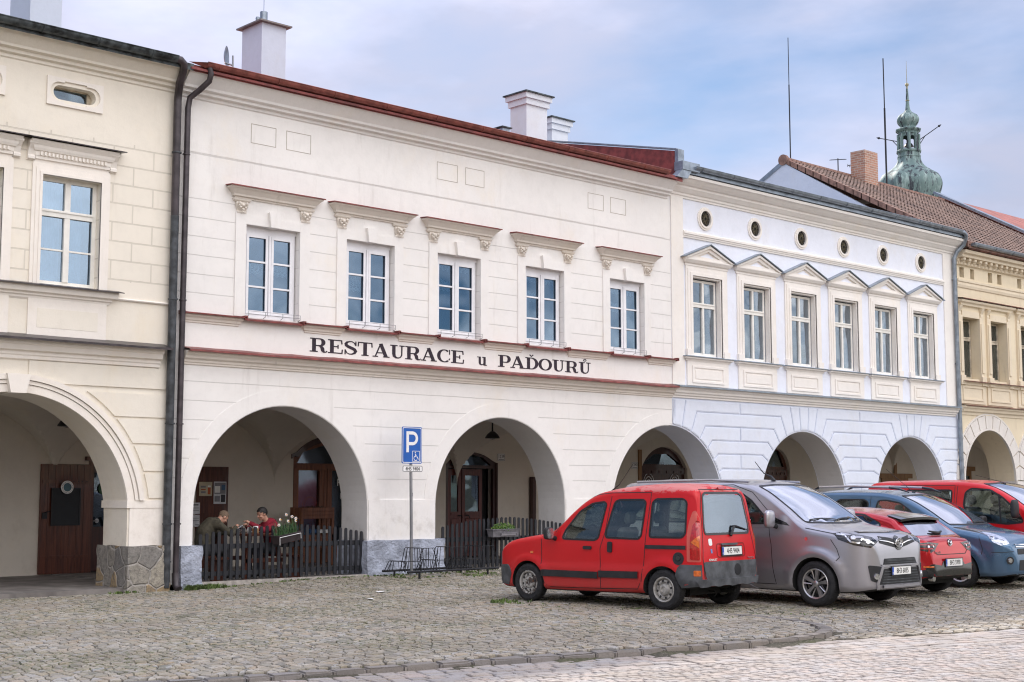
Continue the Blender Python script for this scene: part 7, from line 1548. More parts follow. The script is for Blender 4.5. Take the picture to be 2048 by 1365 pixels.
for vw in 'LR': Bq.windows(vw, [H1, H2], M['wglass']); Bq.windows(vw, [H0], M['tintglass'], .02, rnd=.01)
Bq.windows('F', [[(-.73, 1.115), (0, 1.105), (.73, 1.115), (.60, 1.625), (0, 1.65), (-.60, 1.625)]], M['wscreen'], .02, .006, 'windscreen', .03)
for vw, sg in (('R', 1), ('L', -1)):
    m = Bq.strip(vw, [(1.45, 1.08), (1.36, .8), (1.36, .35), (2.7, .3), (2.76, .7), (2.78, 1.62)], .011, .0015); Bq.strip(vw, [(.55, .93), (.48, .70), (.50, .60)], .011, .0015, m); Bq.strip(vw, [(1.1, 1.07), (.6, .985), (.35, .93)], .011, .0015, m); Bq.part('panel_gap', m, M['seal'], smooth=False)
    a = 45 * sg; hl = Bq.part('head_light', Bq.patch(a, [(sg * .98, 1.00), (sg * .86, .93), (sg * .80, .82), (sg * .68, .76), (sg * .52, .79), (sg * .56, .88), (sg * .74, .96)], .005, .006, .045), M['reflector'])
    m = MB()
    for (u, z, r_) in ((.80, .90, .05), (.64, .84, .05)): h, n = Bq.pt(a, sg * u, z); m.tube([h + n * .002, h + n * .012], [r_, r_ * .55], 14, cap=False)
    Bq.part('light_projector', m, M['alu'], hl); Bq.part('light_cover', Bq.patch(a, [(sg * .98, 1.00), (sg * .86, .93), (sg * .80, .82), (sg * .68, .76), (sg * .52, .79), (sg * .56, .88), (sg * .74, .96)], .018, .002, .05), M['lens'], hl)
    fg = Bq.part('fog_light_bezel', Bq.strip(30 * sg, ringc(sg * .62, .50, .075, 0, 360, 20)[:-1], .02, .008, closed=True), blue); h, n = Bq.pt(30 * sg, sg * .62, .50); m = MB(); m.tube([h, h + n * .01], [.075, .07], 18); mk('fog_light_bowl', m, M['bplast'], fg, True); m = MB(); m.tube([h + n * .01, h + n * .02], [.042, .036], 16); mk('fog_light', m, M['reflector'], fg, True)
    Bq.part('bumper_seam', Bq.strip(35 * sg, [(sg * .88, .64), (sg * .66, .645), (sg * .5, .66)], .010, .002), M['seal'])
    for q, rs_ in (([(2.05, .60, 1.70), (2.25, .62, 1.765), (2.45, .625, 1.79)], [.012, .022, .024]), ([(4.0, .61, 1.80), (4.15, .60, 1.74)], [.024, .014])): m = MB(); m.tube([(x, sg * y, z) for x, y, z in q], rs_, 8); Bq.part('rail_foot', m, M['gloss'])
    m = MB(); m.tube([(2.45, sg * .625, 1.79), (3.2, sg * .63, 1.815), (4.0, sg * .61, 1.80)], .022, 8); Bq.part('roof_rail', m, M['alu'])
Bq.part('grille', Bq.patch('F', rounded([(-.46, .70), (.46, .70), (.48, .60), (-.48, .60)], .02), .006, .01, .05), M['bplast']); Bq.part('lower_grille', Bq.patch('F', rounded([(-.44, .50), (.44, .50), (.48, .32), (-.48, .32)], .02), .006, .01, .05), M['bplast'])
m = Bq.strip('F', [(-.50, .775), (-.12, .765), (0, .81), (.12, .765), (.50, .775)], .018, .012, thick=.01); Bq.strip('F', [(-.50, .735), (-.12, .725), (0, .765), (.12, .725), (.50, .735)], .018, .012, m, thick=.01); Bq.part('chrome_chevron', m, M['chrome'])
Bq.mirror('L', 1.45, 1.06, M['bplast'], w=.20, h=.20)
m = MB(); m.tube([(2.3, -.05, 1.69), (2.36, -.05, 1.73), (2.9, -.05, 2.15)], [.03, .006, .003], 6); Bq.part('roof_aerial', m, M['bplast'])
m = MB(); pts = []
for i in range(9): h, n = Bq.pt('F', -.6 + .75 * i / 8, 1.135); pts.append(h + n * .02)
m.tube(pts, .01, 6); Bq.part('windscreen_wiper', m, M['bplast'])
for y in (-.4, .4): Bq.seat(2.45, y, .55, .6)
m = MB(); m.bbox(1.3, 1.8, -.72, .72, .6, 1.04, .04); Bq.part('dashboard', m, M['cin'], smooth=False)
m = MB(); m.box(1.0, 4.1, -.6, .6, .2, .3); Bq.part('underbody', m, M['under'], smooth=False)
for x in (.92, 3.65):
    for y in (-.80, .80): Bq.wheel(x, y, .315, .205, 'five', M['alu'], .3)
place(Bq, 23.50, 13.45, R(-88), (.92, .88))
# ---------------------------------------------------------------- second red van at the far end
V = Car('parked_van', [(0, .6), (.03, .82), (.12, 1.0), (.35, 1.13), (.8, 1.26), (1.05, 1.38), (1.5, 1.66), (1.85, 1.83), (2.2, 1.92), (2.7, 1.955), (4.5, 1.94), (4.7, 1.85), (4.76, 1.2), (4.78, .6)],
        [(0, .62), (.06, .76), (.2, .87), (.5, .93), (1, .95), (4.5, .95), (4.78, .88)], [(.2, .95), (.5, .99), (.9, 1.0), (1.15, .975), (1.5, .91), (1.8, .84), (1.95, .80)], [(0, .27), (.3, .22), (4.3, .24), (4.78, .33)],
        [(0, .06), (.2, .12), (1.0, .12), (2, .12), (4.6, .12), (4.78, .05)], 'bright red delivery van cut off by the right edge, behind the blue people carrier', 'van', .03, flare([(.9, .33), (3.998, .33)], .44, .09, .025))
red2 = paint('bright_red_paint', (.60, .006, .012), .34, .5, dirt=.12)
J1 = [(1.16, 1.13), (1.30, 1.34), (1.62, 1.60), (1.90, 1.745), (2.30, 1.775), (2.42, 1.70), (2.44, 1.45), (2.34, 1.24), (2.20, 1.15), (1.5, 1.09)]; J2 = rounded(rect(2.72, 3.75, 1.22, 1.74), .06)
V.body(red2, [(.9, .33, .39), (3.998, .33, .39)], (1.05, 4.6, .5, .06), [inset(J1, .012), inset(J2, .012)], [[(-.7, 1.40), (.7, 1.40), (.6, 1.80), (-.6, 1.80)]], [])
for vw in 'LR': V.windows(vw, [J1, J2], M['wglass'], .035)
V.windows('F', [[(-.76, 1.36), (0, 1.34), (.76, 1.36), (.66, 1.86), (0, 1.89), (-.66, 1.86)]], M['wscreen'], .02, .006, 'windscreen', .03)
for vw, sg in (('R', 1), ('L', -1)):
    m = V.strip(vw, [(2.60, 1.86), (2.62, .3)], .012, .0015); V.strip(vw, [(2.66, 1.84), (3.9, 1.84), (3.9, .35), (2.64, .35)], .012, .0015, m, closed=True); V.strip(vw, [(1.0, 1.2), (1.05, .8), (1.25, .3), (2.5, .3)], .012, .0015, m); V.part('panel_gap', m, M['seal'], smooth=False)
    m = V.strip(vw, [(1.62, 1.10), (1.70, 1.66)], .03, .008); V.part('window_divider', m, M['seal']); V.part('head_light', V.patch(42 * sg, rounded([(sg * .5, .75), (sg * .9, .85), (sg * .95, 1.08), (sg * .7, .98)], .03), .006, .01, .05), M['lens'])
V.mirror('R', 1.25, 1.22, M['bplast'], w=.22, h=.36, out=.12)
V.part('grille', V.patch('F', rounded(rect(-.5, .5, .45, .75), .04), .006, .01, .06), M['bplast'])
for y in (-.45, .45): V.seat(2.1, y, .72, .62)
m = MB(); m.bbox(1.08, 1.5, -.78, .78, .7, 1.12, .04); V.part('dashboard', m, M['cin'], smooth=False); V.steering(1.6, -.42, 1.16)
m = MB(); m.tube([(1.95, .1, 1.86), (2.0, .1, 1.90), (2.6, .1, 2.05)], [.03, .006, .003], 6); V.part('roof_aerial', m, M['bplast'])
m = MB(); m.box(1.0, 4.4, -.6, .6, .2, .3); V.part('underbody', m, M['under'], smooth=False)
for x in (.9, 3.998):
    for y in (-.83, .83): V.wheel(x, y, .33, .205, 'five', M['alu'])
place(V, 25.9, 12.30, R(-90), (0, .95))
# ================================================================= street furniture
def picket_fence(x0, x1, y, step, zt_, label):
    o = empty('picket_fence', (x0, y, .10), 0, label, 'fence', 'black picket fences closing the restaurant arches'); rr = random.Random(int(x0 * 10)); x = x0 + .03
    while x < x1 - .02:
        h = zt_(x) - .10 + rr.uniform(-.008, .008); w = .062; lx = x - x0; tl = rr.uniform(-.006, .006)
        pts = [(lx - w / 2, .03 + rr.uniform(0, .01)), (lx + w / 2, .03), (lx + w / 2 + tl, h - w / 2)] + [(lx + tl + w / 2 * cos(a), h - w / 2 + w / 2 * sin(a)) for a in [pi * i / 6 for i in range(1, 6)]] + [(lx - w / 2 + tl, h - w / 2)]
        m = MB(); m.plate(pts, [], -.045, -.024); mk('picket', m, M['fence'], o); x += step * rr.uniform(.985, 1.015)
    for za, zb in ((.58, .67), (.10, .18)): m = MB(); m.bbox(-.05, x1 - x0 + .05, -.022, .022, za, zb, .005); mk('rail', m, M['fence'], o)
    return o
picket_fence(13.36, 17.06, 22.62, .128, lambda x: .90 + .19 * sin(pi * min(1, max(0, (x - 13.0) / 4.3))) if x < 15.4 else .92 + .18 * cos((x - 15.4) / 1.75 * pi / 2), 'black picket fence before the diners, with the daffodil box on it')
picket_fence(19.02, 22.5, 22.62, .126, lambda x: 1.0 + .17 * sin(pi * (x - 19.0) / 3.6), 'black picket fence of the second arch, with the grey planter box on it')
# parking sign
sx, sy = 17.66, 21.9
o = empty('parking_sign', (sx, sy, .07), 0, 'blue disabled parking sign with a white number plate below it on a grey pole', 'road sign')
m = MB(); m.tube([(0.02, 0, 0), (0, 0, 1.35), (-.03, 0, 2.85)], .030, 14); m.tube([(-.0, 0, 1.55), (-.0, 0, 1.62)], .034, 14); mk('pole', m, M['steel'], o, True)
def rrect(w, h, r): return [(cx + r * cos(a0 + i * pi / 8), cz + r * sin(a0 + i * pi / 8)) for cx, cz, a0 in ((w / 2 - r, h / 2 - r, 0), (-w / 2 + r, h / 2 - r, pi / 2), (-w / 2 + r, -h / 2 + r, pi), (w / 2 - r, -h / 2 + r, -pi / 2)) for i in range(5)]
def loc(mb, x, z, y=-.05): mb.v = [(a + x, b + y, c + z) for a, b, c in mb.v]; return mb
m = MB(); m.plate(rrect(.50, .72, .03), [], 0, .012); sp = mk('sign_panel', loc(m, -.03, 2.55), M['blue'], o)
m = MB(); m.plate(rrect(.47, .69, .025), [rrect(.445, .665, .02)], -.003, 0)
for j, (pts, wd) in enumerate([([(-.11, -.14), (-.11, .27)], .062), ([(-.11, .24), (.02, .24)], .062), ([(-.11, .03), (.02, .03)], .062), ([(.015 + .105 * cos(a), .135 + .105 * sin(a)) for a in [-pi / 2 + pi * i / 12 for i in range(13)]], .060)]): strk(m, pts, wd, -.0030 - j * .0003, -.0001, lambda a, b, y: (a, y, b))
def shift(P, dx, dz): return [(a + dx, b + dz) for a, b in P]
m.plate(shift(rrect(.19, .21, .012), .10, -.215), [shift(rrect(.172, .192, .009), .10, -.215)], -.003, 0)
for j, (pts, wd) in enumerate([([(.085, -.165), (.09, -.225), (.135, -.228), (.155, -.27)], .015), ([(.088, -.195), (.12, -.195)], .013), ([(.155, -.272), (.17, -.266)], .013), ([(.093 + .045 * cos(a), -.255 + .045 * sin(a)) for a in [pi * .62 + pi * 1.18 * i / 12 for i in range(13)]], .012), ([(.084 + .006 * cos(a), -.142 + .006 * sin(a)) for a in [2 * pi * i / 8 for i in range(9)]], .014)]): strk(m, pts, wd, -.0030 - j * .0003, -.0001, lambda a, b, y: (a, y, b))
mk('white_markings', loc(m, -.03, 2.55), M['white'], sp)
m = MB(); m.plate(rrect(.50, .125, .03), [], 0, .01); q = mk('number_plate', loc(m, -.01, 2.09), M['white'], o)
m = MB(); m.plate(rrect(.49, .115, .026), [rrect(.475, .10, .02)], -.003, 0); mt = textmesh('4H5 9404', .105, .001, .86); mt.tri(Matrix.Rotation(pi / 2, 4, 'X')); m.mb(mt, Matrix.Translation((0, -.003, -.004))); mk('plate_characters', loc(m, -.01, 2.09), M['black'], q)
# bicycle rack: two rails with high and low wheel hoops
o = empty('bicycle_rack', (17.05, 21.3, .07), .03, 'low black steel bicycle rack with high and low hoops under the parking sign', 'bicycle rack')
for y, x0, x1 in ((0, .05, 2.45), (.68, .0, 2.35)):
    m = MB(); m.tube([(x0, y, .12), (x1, y, .12)], .022, 10); 
    mk('rail', m, M['iron'], o, True)
    for x in (x0 + .30, x1 - .30): m = MB(); m.tube([(x, y, .12), (x, y, -.05)], .022, 10); m.box(x - .04, x + .04, y - .04, y + .04, -.06, -.045); mk('foot', m, M['iron'], o, False)
for i in range(6):
    x = .02 + i * .40; hi = i % 2; h = .56 if hi else .32
    for dx in (0, .07):
        m = MB(); w = .16; a = x + dx; m.tube([(a, .02, .12), (a + .02, .10, h - .02), (a + .02, .13, h), (a + .03, .53, h), (a + .03, .56, h - .02), (a + .01, .66, .12)], .0075, 6); 
        if dx == 0 or True: m.tube([(a + (.0), .20, .12), (a + .01, .24, h), ], .006, 5); m.tube([(a, .50, .12), (a + .01, .46, h)], .006, 5)
        mk('hoop', m, M['iron'], o, True)
    m = MB(); k = x + .035
    m.tube([(x, .05, .12), (x + .02, .05, h - .02), (x + .04, .05, h), (x + .34, .05, h), (x + .36, .05, h - .03), (x + .40, .05, .12)] if i < 6 else [], .0075, 6)
    if hi: m.tube([(x + .14, .05, h), (x + .14, .05, .22), (x + .17, .05, .17), (x + .20, .05, .22), (x + .20, .05, h)], .0075, 6); m.tube([(x + .08, .05, h), (x - .08, .05, .32)], .006, 5); m.tube([(x + .30, .05, h), (x + .44, .05, .32)], .006, 5)
    mk('wheel_holder', m, M['iron'], o, True)
# ---- planters
def leafblob(m, cx, cy, cz, rx, ry, rz, n, s, rr):
    for _ in range(n):
        while True:
            p = Vector((rr.uniform(-1, 1), rr.uniform(-1, 1), rr.uniform(-.2, 1)))
            if p.length < 1: break
        c = Vector((cx + p.x * rx, cy + p.y * ry, cz + p.z * rz)); a = Vector((rr.uniform(-1, 1), rr.uniform(-1, 1), rr.uniform(.1, 1))).normalized(); b = a.cross(Vector((rr.uniform(-1, 1), rr.uniform(-1, 1), rr.uniform(-1, 1)))).normalized(); k = s * rr.uniform(.6, 1.2)
        m.add([c - a * k, c + b * k * .5, c + a * k, c - b * k * .5], [(0, 1, 2, 3)])
def trough(m, L_, wt, wb, h, t=.012):
    vs = []
    for (w, l, z) in ((wb, L_ - .06, 0), (wt, L_, h), (wt + .03, L_ + .03, h), (wt + .03, L_ + .03, h + .015), (wt - .02, L_ - .02, h + .015), (wb - .02, L_ - .09, .02)): vs += [(-l / 2, -w / 2, z), (l / 2, -w / 2, z), (l / 2, w / 2, z), (-l / 2, w / 2, z)]
    m.add(vs, [(0, 3, 2, 1)] + [(4 * i + j, 4 * i + (j + 1) % 4, 4 * i + 4 + (j + 1) % 4, 4 * i + 4 + j) for i in range(5) for j in range(4)] + [(20, 21, 22, 23)]); return m
rr = random.Random(4)
o = empty('flower_box', (20.58, 22.40, .76), 0, 'grey plastic flower box of small pale green leaves hung on a fence', 'flower box')
m = trough(MB(), .78, .20, .15, .155); bx = mk('trough', m, simple('grey_plastic_box', (.15, .145, .16), .6, var=.3, scale=12), o); m = MB(); m.tube([(-.16, -.105, .02), (-.17, -.112, .08), (.27, -.112, .085), (.28, -.105, .03)], .007, 6); m.bbox(-.15, .26, -.108, -.088, .03, .078, .004); mk('label_frame', m, simple('grey_plastic_pale', (.22, .21, .23), .55), bx)
m = MB(); m.box(-.36, .36, -.08, .08, .10, .13); mk('soil', m, M['dark'], bx)
m = MB(); leafblob(m, 0, 0, .15, .36, .11, .15, 900, .020, rr); mk('leaves', m, simple('light_green_leaf', (.10, .20, .035), .6, var=.6, scale=25), o, fix=False)
m = MB(); leafblob(m, 0, 0, .19, .34, .10, .13, 130, .014, rr); mk('pale_buds', m, simple('yellow_green_bud', (.32, .42, .10), .6, var=.3), o, fix=False)
m = MB(); leafblob(m, 0, -.03, .20, .3, .08, .09, 16, .014, rr); mk('blossoms', m, simple('violet_blossom', (.30, .30, .55), .6), o, fix=False)
o = empty('flower_box', (15.12, 22.42, .78), R(16), 'dark brown box of white and yellow daffodils hung askew on the fence before the diners', 'flower box'); o.rotation_euler = (0, R(-7), R(16))
m = trough(MB(), .66, .20, .15, .15); bx = mk('trough', m, simple('brown_plastic_box', (.035, .025, .027), .5, var=.3), o); m = MB(); m.tube([(-.33, -.115, -.01), (-.33, -.125, .13), (.27, -.125, .13), (.28, -.115, .03)], .006, 6); mk('wire_holder', m, M['white'], bx)
m = MB(); 
for i in range(150):
    x, y = rr.uniform(-.29, .29), rr.uniform(-.07, .07); h = rr.uniform(.16, .36); a = rr.uniform(0, 6.28); l = rr.uniform(.02, .16); w = .007; d = Vector((cos(a), sin(a), 0)); s = Vector((-sin(a), cos(a), 0)); pv = None
    for k in range(5):
        t = k / 4; c = Vector((x, y, .13)) + d * l * t * t + Vector((0, 0, h * (t - .25 * t * t * (l / .12)))); ww = w * (1 - t * .85); q = (c - s * ww, c + s * ww)
        if pv: m.add([pv[0], pv[1], q[1], q[0]], [(0, 1, 2, 3)])
        pv = q
mk('daffodil_leaves', m, simple('daffodil_leaf', (.055, .12, .045), .55, var=.5, scale=20), o, fix=False)
for (x, y, h, a) in ((-.25, -.05, .20, 3.9), (-.02, -.05, .36, 4.2), (.0, -.07, .24, 4.4), (.16, -.03, .30, 4.0), (.20, -.08, .22, 4.5), (.30, .0, .25, 4.1), (-.12, .02, .28, 4.6)):
    m = MB(); c = Vector((x, y, .15 + h)); f = Vector((cos(a), sin(a), .15)).normalized(); u = f.cross(Vector((0, 0, 1))).normalized(); v = u.cross(f); m.tube([(x, y, .12), c - f * .03], .004, 5); st = mk('daffodil', m, simple('stem_green', (.08, .16, .05)) if 'stem' not in M else M['stem'], o)
    m = MB()
    for k in range(6):
        t = 2 * pi * k / 6; r_ = u * cos(t) + v * sin(t); s = u * -sin(t) + v * cos(t); m.add([c, c + r_ * .017 + s * .010, c + r_ * .034 - f * .004, c + r_ * .017 - s * .010], [(0, 1, 2, 3)])
    mk('petals', m, M['white'], st, fix=False)
    m = MB(); m.tube([c, c + f * .012, c + f * .024], [.006, .009, .012], 10, cap=False); m.tube([c, c + f * .01], .008, 8); mk('trumpet', m, simple('daffodil_yellow', (.75, .38, .02), .5), st, fix=False)
o = empty('raised_planter', (18.40, 26.3, .10), 0, 'raised wooden herb planter with wire hoop standing before the glazed timber door', 'planter')
m = MB(); [m.bbox(-.44, .44, -.22, -.195, 1.02 + i * .082, 1.10 + i * .082, .004) for i in range(3)]; [m.bbox(-.44, .44, .195, .22, 1.02 + i * .082, 1.10 + i * .082, .004) for i in range(3)]; m.box(-.44, -.415, -.195, .195, 1.02, 1.26); m.box(.415, .44, -.195, .195, 1.02, 1.26); m.box(-.41, .41, -.19, .19, 1.02, 1.04); mk('planter_box', m, M['rwm'], o)
for x in (-.41, .41):
    for y in (-.18, .18): m = MB(); m.bbox(x - .035, x + .035, y - .035, y + .035, 0, 1.27 if y > 0 else 1.03, .005); mk('leg', m, M['rwm'], o)
m = MB(); m.bbox(-.40, .40, -.18, .18, .38, .42, .004); [m.bbox(-.43, .43, -.215, -.195, .42 + i * .085, .50 + i * .085, .004) for i in range(3)]; mk('shelf', m, M['rwm'], o)
m = MB(); leafblob(m, 0, 0, 1.24, .40, .17, .07, 300, .018, rr); mk('herbs', m, simple('dark_herb', (.02, .03, .015), .8, var=.5), o, fix=False)
m = MB(); [m.tube([(-.1 + .18 * cos(a) + k * .05, 0, 1.26 + .24 * sin(a)) for a in [pi * i / 12 for i in range(13)]], .004, 5) for k in (0, 1)]; mk('wire_hoop', m, M['rwm'], o)
o = empty('storage_box', (18.45, 26.22, .80), 0, 'small blue and white box on the shelf of the raised planter', 'box'); m = MB(); m.bbox(-.22, -.05, -.10, .10, .0, .09, .01); mk('blue_box', m, simple('box_blue', (.03, .10, .25)), o); m = MB(); m.bbox(0, .30, -.12, .12, 0, .08, .01); mk('white_box', m, M['white'], o)
# ---- picnic table and benches
o = empty('picnic_table', (14.95, 23.55, .09), 0, 'red brown wooden picnic table between the two seated men', 'table')
m = MB(); [m.bbox(-.42 + i * .14, -.42 + i * .14 + .132, -.75, .75, .80, .84, .005) for i in range(6)]; mk('table_top', m, M['rw'], o)
for x in (-.3, .3):
    for y in (-.6, .6): m = MB(); m.add([(x - .04 + (.10 if x > 0 else -.10), y - .03, 0), (x + .04 + (.10 if x > 0 else -.10), y - .03, 0), (x + .04 + (.10 if x > 0 else -.10), y + .03, 0), (x - .04 + (.10 if x > 0 else -.10), y + .03, 0), (x - .04, y - .03, .8), (x + .04, y - .03, .8), (x + .04, y + .03, .8), (x - .04, y + .03, .8)], [(0, 3, 2, 1), (4, 5, 6, 7), (0, 1, 5, 4), (1, 2, 6, 5), (2, 3, 7, 6), (3, 0, 4, 7)]); mk('leg', m, M['rw'], o)
for y in (-.6, .6): m = MB(); m.bbox(-.44, .44, y - .03, y + .03, .30, .38, .004); mk('cross_beam', m, M['rw'], o)
for x, lab in ((13.93, 'dark bench under the man in the olive jacket'), (15.62, 'wooden bench under the man in the red hoodie')):
    o = empty('bench', (x, 23.5, .09), 0, lab, 'bench'); m = MB(); [m.bbox(-.15 + i * .11, -.15 + i * .11 + .10, -.8, .8, .39, .43, .004) for i in range(3)]; mk('seat', m, M['rw'], o)
    for y in (-.6, .6): m = MB(); m.bbox(-.12, .12, y - .03, y + .03, 0, .39, .004); mk('leg', m, M['rw'], o)
TZ = .09 + .842
def tabletop(name, lab, cat, x, y, parts, group=None):
    o = empty(name, (x, y, TZ), 0, lab, cat, group)
    for n_, m_, mt_ in parts: mk(n_, m_, mt_, o, True)
cola = simple('dark_cola', (.03, .008, .005), .1)
for x, y, lab in ((14.76, 23.42, 'glass of dark drink near the olive jacketed man'), (14.86, 23.62, 'smaller glass of dark drink behind the first, mid table')):
    g = MB(); g.lathe([(.030, 0), (.038, .14), (.036, .14), (.029, .006)], 16); d = MB(); d.lathe([(.028, .008), (.034, .10), (0, .10)], 16); tabletop('drinking_glass', lab, 'glass', x, y, [('glass_wall', g, M['lens']), ('drink', d, cola)], 'drinks on the picnic table')
pl = lambda: MB().lathe([(0, .004), (.07, .004), (.12, .02), (.122, .024), (.07, .010), (0, .010)], 24)
def food(): m = MB(); leafblob(m, 0, 0, .012, .06, .06, .04, 60, .02, rr); return m
tabletop('dinner_plate', 'white plate of food before the olive jacketed man', 'plate', 14.62, 23.45, [('plate', pl(), M['white']), ('food', food(), simple('food_tan', (.35, .25, .08)))], 'plates on the picnic table')
tabletop('dinner_plate', 'white plate before the man in the red hoodie', 'plate', 15.10, 23.45, [('plate', pl(), M['white']), ('food', food(), simple('food_pale', (.45, .40, .30)))], 'plates on the picnic table')
m = MB(); m.lathe([(.02, 0), (.022, .06), (.012, .085), (.012, .11), (0, .115)], 14); tabletop('salt_shaker', 'clear shaker with steel cap in the middle of the table', 'shaker', 14.93, 23.45, [('shaker_body', m, M['alu'])])
m = MB(); m.bbox(-.05, .05, -.04, .04, 0, .09, .005); m2 = MB(); m2.bbox(-.04, .04, -.03, .03, .085, .13, .004); tabletop('napkin_holder', 'pale wooden napkin holder at the front edge of the table', 'napkin holder', 14.97, 23.25, [('holder', m, M['ochw']), ('napkins', m2, M['white'])])
# ---- notices on the brown leaf, board and round sign, house numbers
def flat(name, x0, x1, z0, z1, y, mat, lab, cat, group=None, bits=()):
    o = empty(name, ((x0 + x1) / 2, y, z0), 0, lab, cat, group); cx = (x0 + x1) / 2; m = MB(); m.box(x0 - cx, x1 - cx, -.004, 0, 0, z1 - z0); mk('sheet', m, mat, o)
    for i, (nm, a, b, c, d, mt_) in enumerate(bits):
        m = MB(); W_, H_ = x1 - x0, z1 - z0; m.box(-W_ / 2 + a * W_, -W_ / 2 + b * W_, -.0055 - .0004 * i, -.0042, c * H_, d * H_); mk(nm, m, mt_, o)
    return o
yb = YB - .072
gr = simple('print_grey', (.20, .20, .22), .6); orr = simple('print_orange', (.45, .10, .03), .5); bei = simple('paper_beige', (.50, .44, .32), .7); bl_ = simple('print_blue', (.05, .12, .22), .6); ppr = simple('paper_white', (.62, .63, .66), .7); dk = simple('print_dark', (.04, .04, .05), .7)
flat('poster', 15.95, 16.27, 1.62, 1.92, yb - .02, bei, 'beige poster with a glass of amber beer on the brown door leaf', 'poster', None, [('red_band', .15, .5, .42, .50, orr), ('beer_glass', .66, .88, .12, .62, orr), ('foam', .66, .88, .62, .75, M['platew']), ('heading', .12, .5, .6, .72, gr), ('small_text', .15, .5, .2, .34, gr)])
flat('poster', 16.31, 16.62, 1.45, 1.93, yb - .02, ppr, 'tall grey and blue picture poster right of the beer poster', 'poster', None, [('picture', .05, .95, .45, .95, gr), ('arch_picture', .08, .5, .5, .8, M['platew']), ('dark_picture', .58, .92, .08, .42, dk), ('blue_picture', .62, .9, .62, .85, bl_), ('text_block', .08, .5, .1, .35, gr)])
flat('notice', 15.80, 15.98, 1.24, 1.48, yb - .02, ppr, 'upper white notice sheet at the left edge of the brown door leaf', 'notice', 'paper notices on the brown door leaf', [('heading', .1, .8, .75, .85, dk), ('text_line', .1, .9, .5, .55, gr), ('text_line', .1, .9, .3, .35, gr)])
flat('notice', 15.80, 15.98, .97, 1.22, yb - .02, ppr, 'lower white notice sheet at the left edge of the brown door leaf', 'notice', 'paper notices on the brown door leaf', [('text_line', .1, .9, .7, .74, gr), ('text_line', .1, .9, .5, .54, gr), ('text_line', .4, .9, .12, .18, dk)])
o = empty('blackboard', (12.94, YB - .09, 1.04), 0, 'framed blank blackboard hanging on the open door leaf', 'blackboard'); m = MB(); m.plate(rect(-.31, .31, 0, .75), [rect(-.28, .28, .03, .72)], -.015, .005); mk('frame', m, M['iron'], o); m = MB(); m.box(-.28, .28, -.004, .004, .03, .72); mk('board', m, simple('slate_black', (.015, .018, .024), .7), o)
o = empty('round_sign', (12.94, YB - .12, 1.80), 0, 'round white rimmed sign with a blue green centre above the blackboard', 'sign'); m = MB(); m.lathe([(.13, 0), (.13, -.02), (0, -.02)], 32, axis='y'); mk('disc', m, M['white'], o)
m = MB(); m.lathe([(.085, -.021), (.085, -.024), (0, -.024)], 28, axis='y'); mk('disc_centre', m, simple('sign_teal', (.02, .10, .14), .4), o); m = MB(); [m.box(.108 * cos(a) - .005, .108 * cos(a) + .005, -.023, -.020, .108 * sin(a) - .008, .108 * sin(a) + .008) for a in [2 * pi * i / 22 for i in range(22)]]; mk('ring_marks', m, gr, o)
m = MB(); m.lathe([(.12, 0), (.12, .004)], 24, axis='y'); o = empty('door_sticker', (13.88, YB + .17, 1.78), 0, 'green round sticker on the glass of the dark inner door', 'sticker'); mk('sticker_disc', m, simple('sticker_green', (.04, .12, .06)), o)
for (x, z, tx, lab) in ((24.80, 2.50, '1239', 'white house number plate 1239 right of the dark red double door'), (29.90, 2.36, '1240', 'white house number plate 1240 by the jamb of the third arch')):
    o = empty('house_number', (x, YB - .012, z), 0, lab, 'number plate', 'house number plates in the arcade'); m = MB(); m.bbox(-.13, .13, -.006, .006, 0, .19, .003); mk('plate', m, M['platew'], o)
    m = MB(); t_ = textmesh(tx, .12, .001, .9); t_.tri(Matrix.Rotation(pi / 2, 4, 'X')); m.mb(t_, Matrix.Translation((0, -.0075, .11))); m.box(-.09, .09, -.008, -.006, .03, .042); m.plate(rect(-.122, .122, .008, .182), [rect(-.115, .115, .015, .175)], -.008, -.006); mk('number', m, dk, o)
def lantern(x, y, z, lab):
    o = empty('ceiling_lamp', (x, y, z), 0, lab, 'lamp', 'dark lamps under the arcade vaults'); m = MB(); m.lathe([(0, .17), (.05, .16), (.12, .10), (.17, .03), (.175, 0), (.15, 0)], 24); mk('lamp_shade', m, M['bplast'], o, True); m = MB(); m.tube([(0, 0, .16), (0, 0, .42)], .02, 8); mk('lamp_rod', m, M['iron'], o, True); m = MB(); m.lathe([(0, -.03), (.06, -.02), (.09, .01), (0, .03)], 16); mk('lamp_glass', m, M['lens'], o, True)
lantern(22.61, 25.0, 2.97, 'dark dish shaped lamp under the vault of the second restaurant arch'); lantern(11.95, 25.0, 2.92, 'dark lamp just showing behind the curve of the cream house arch')
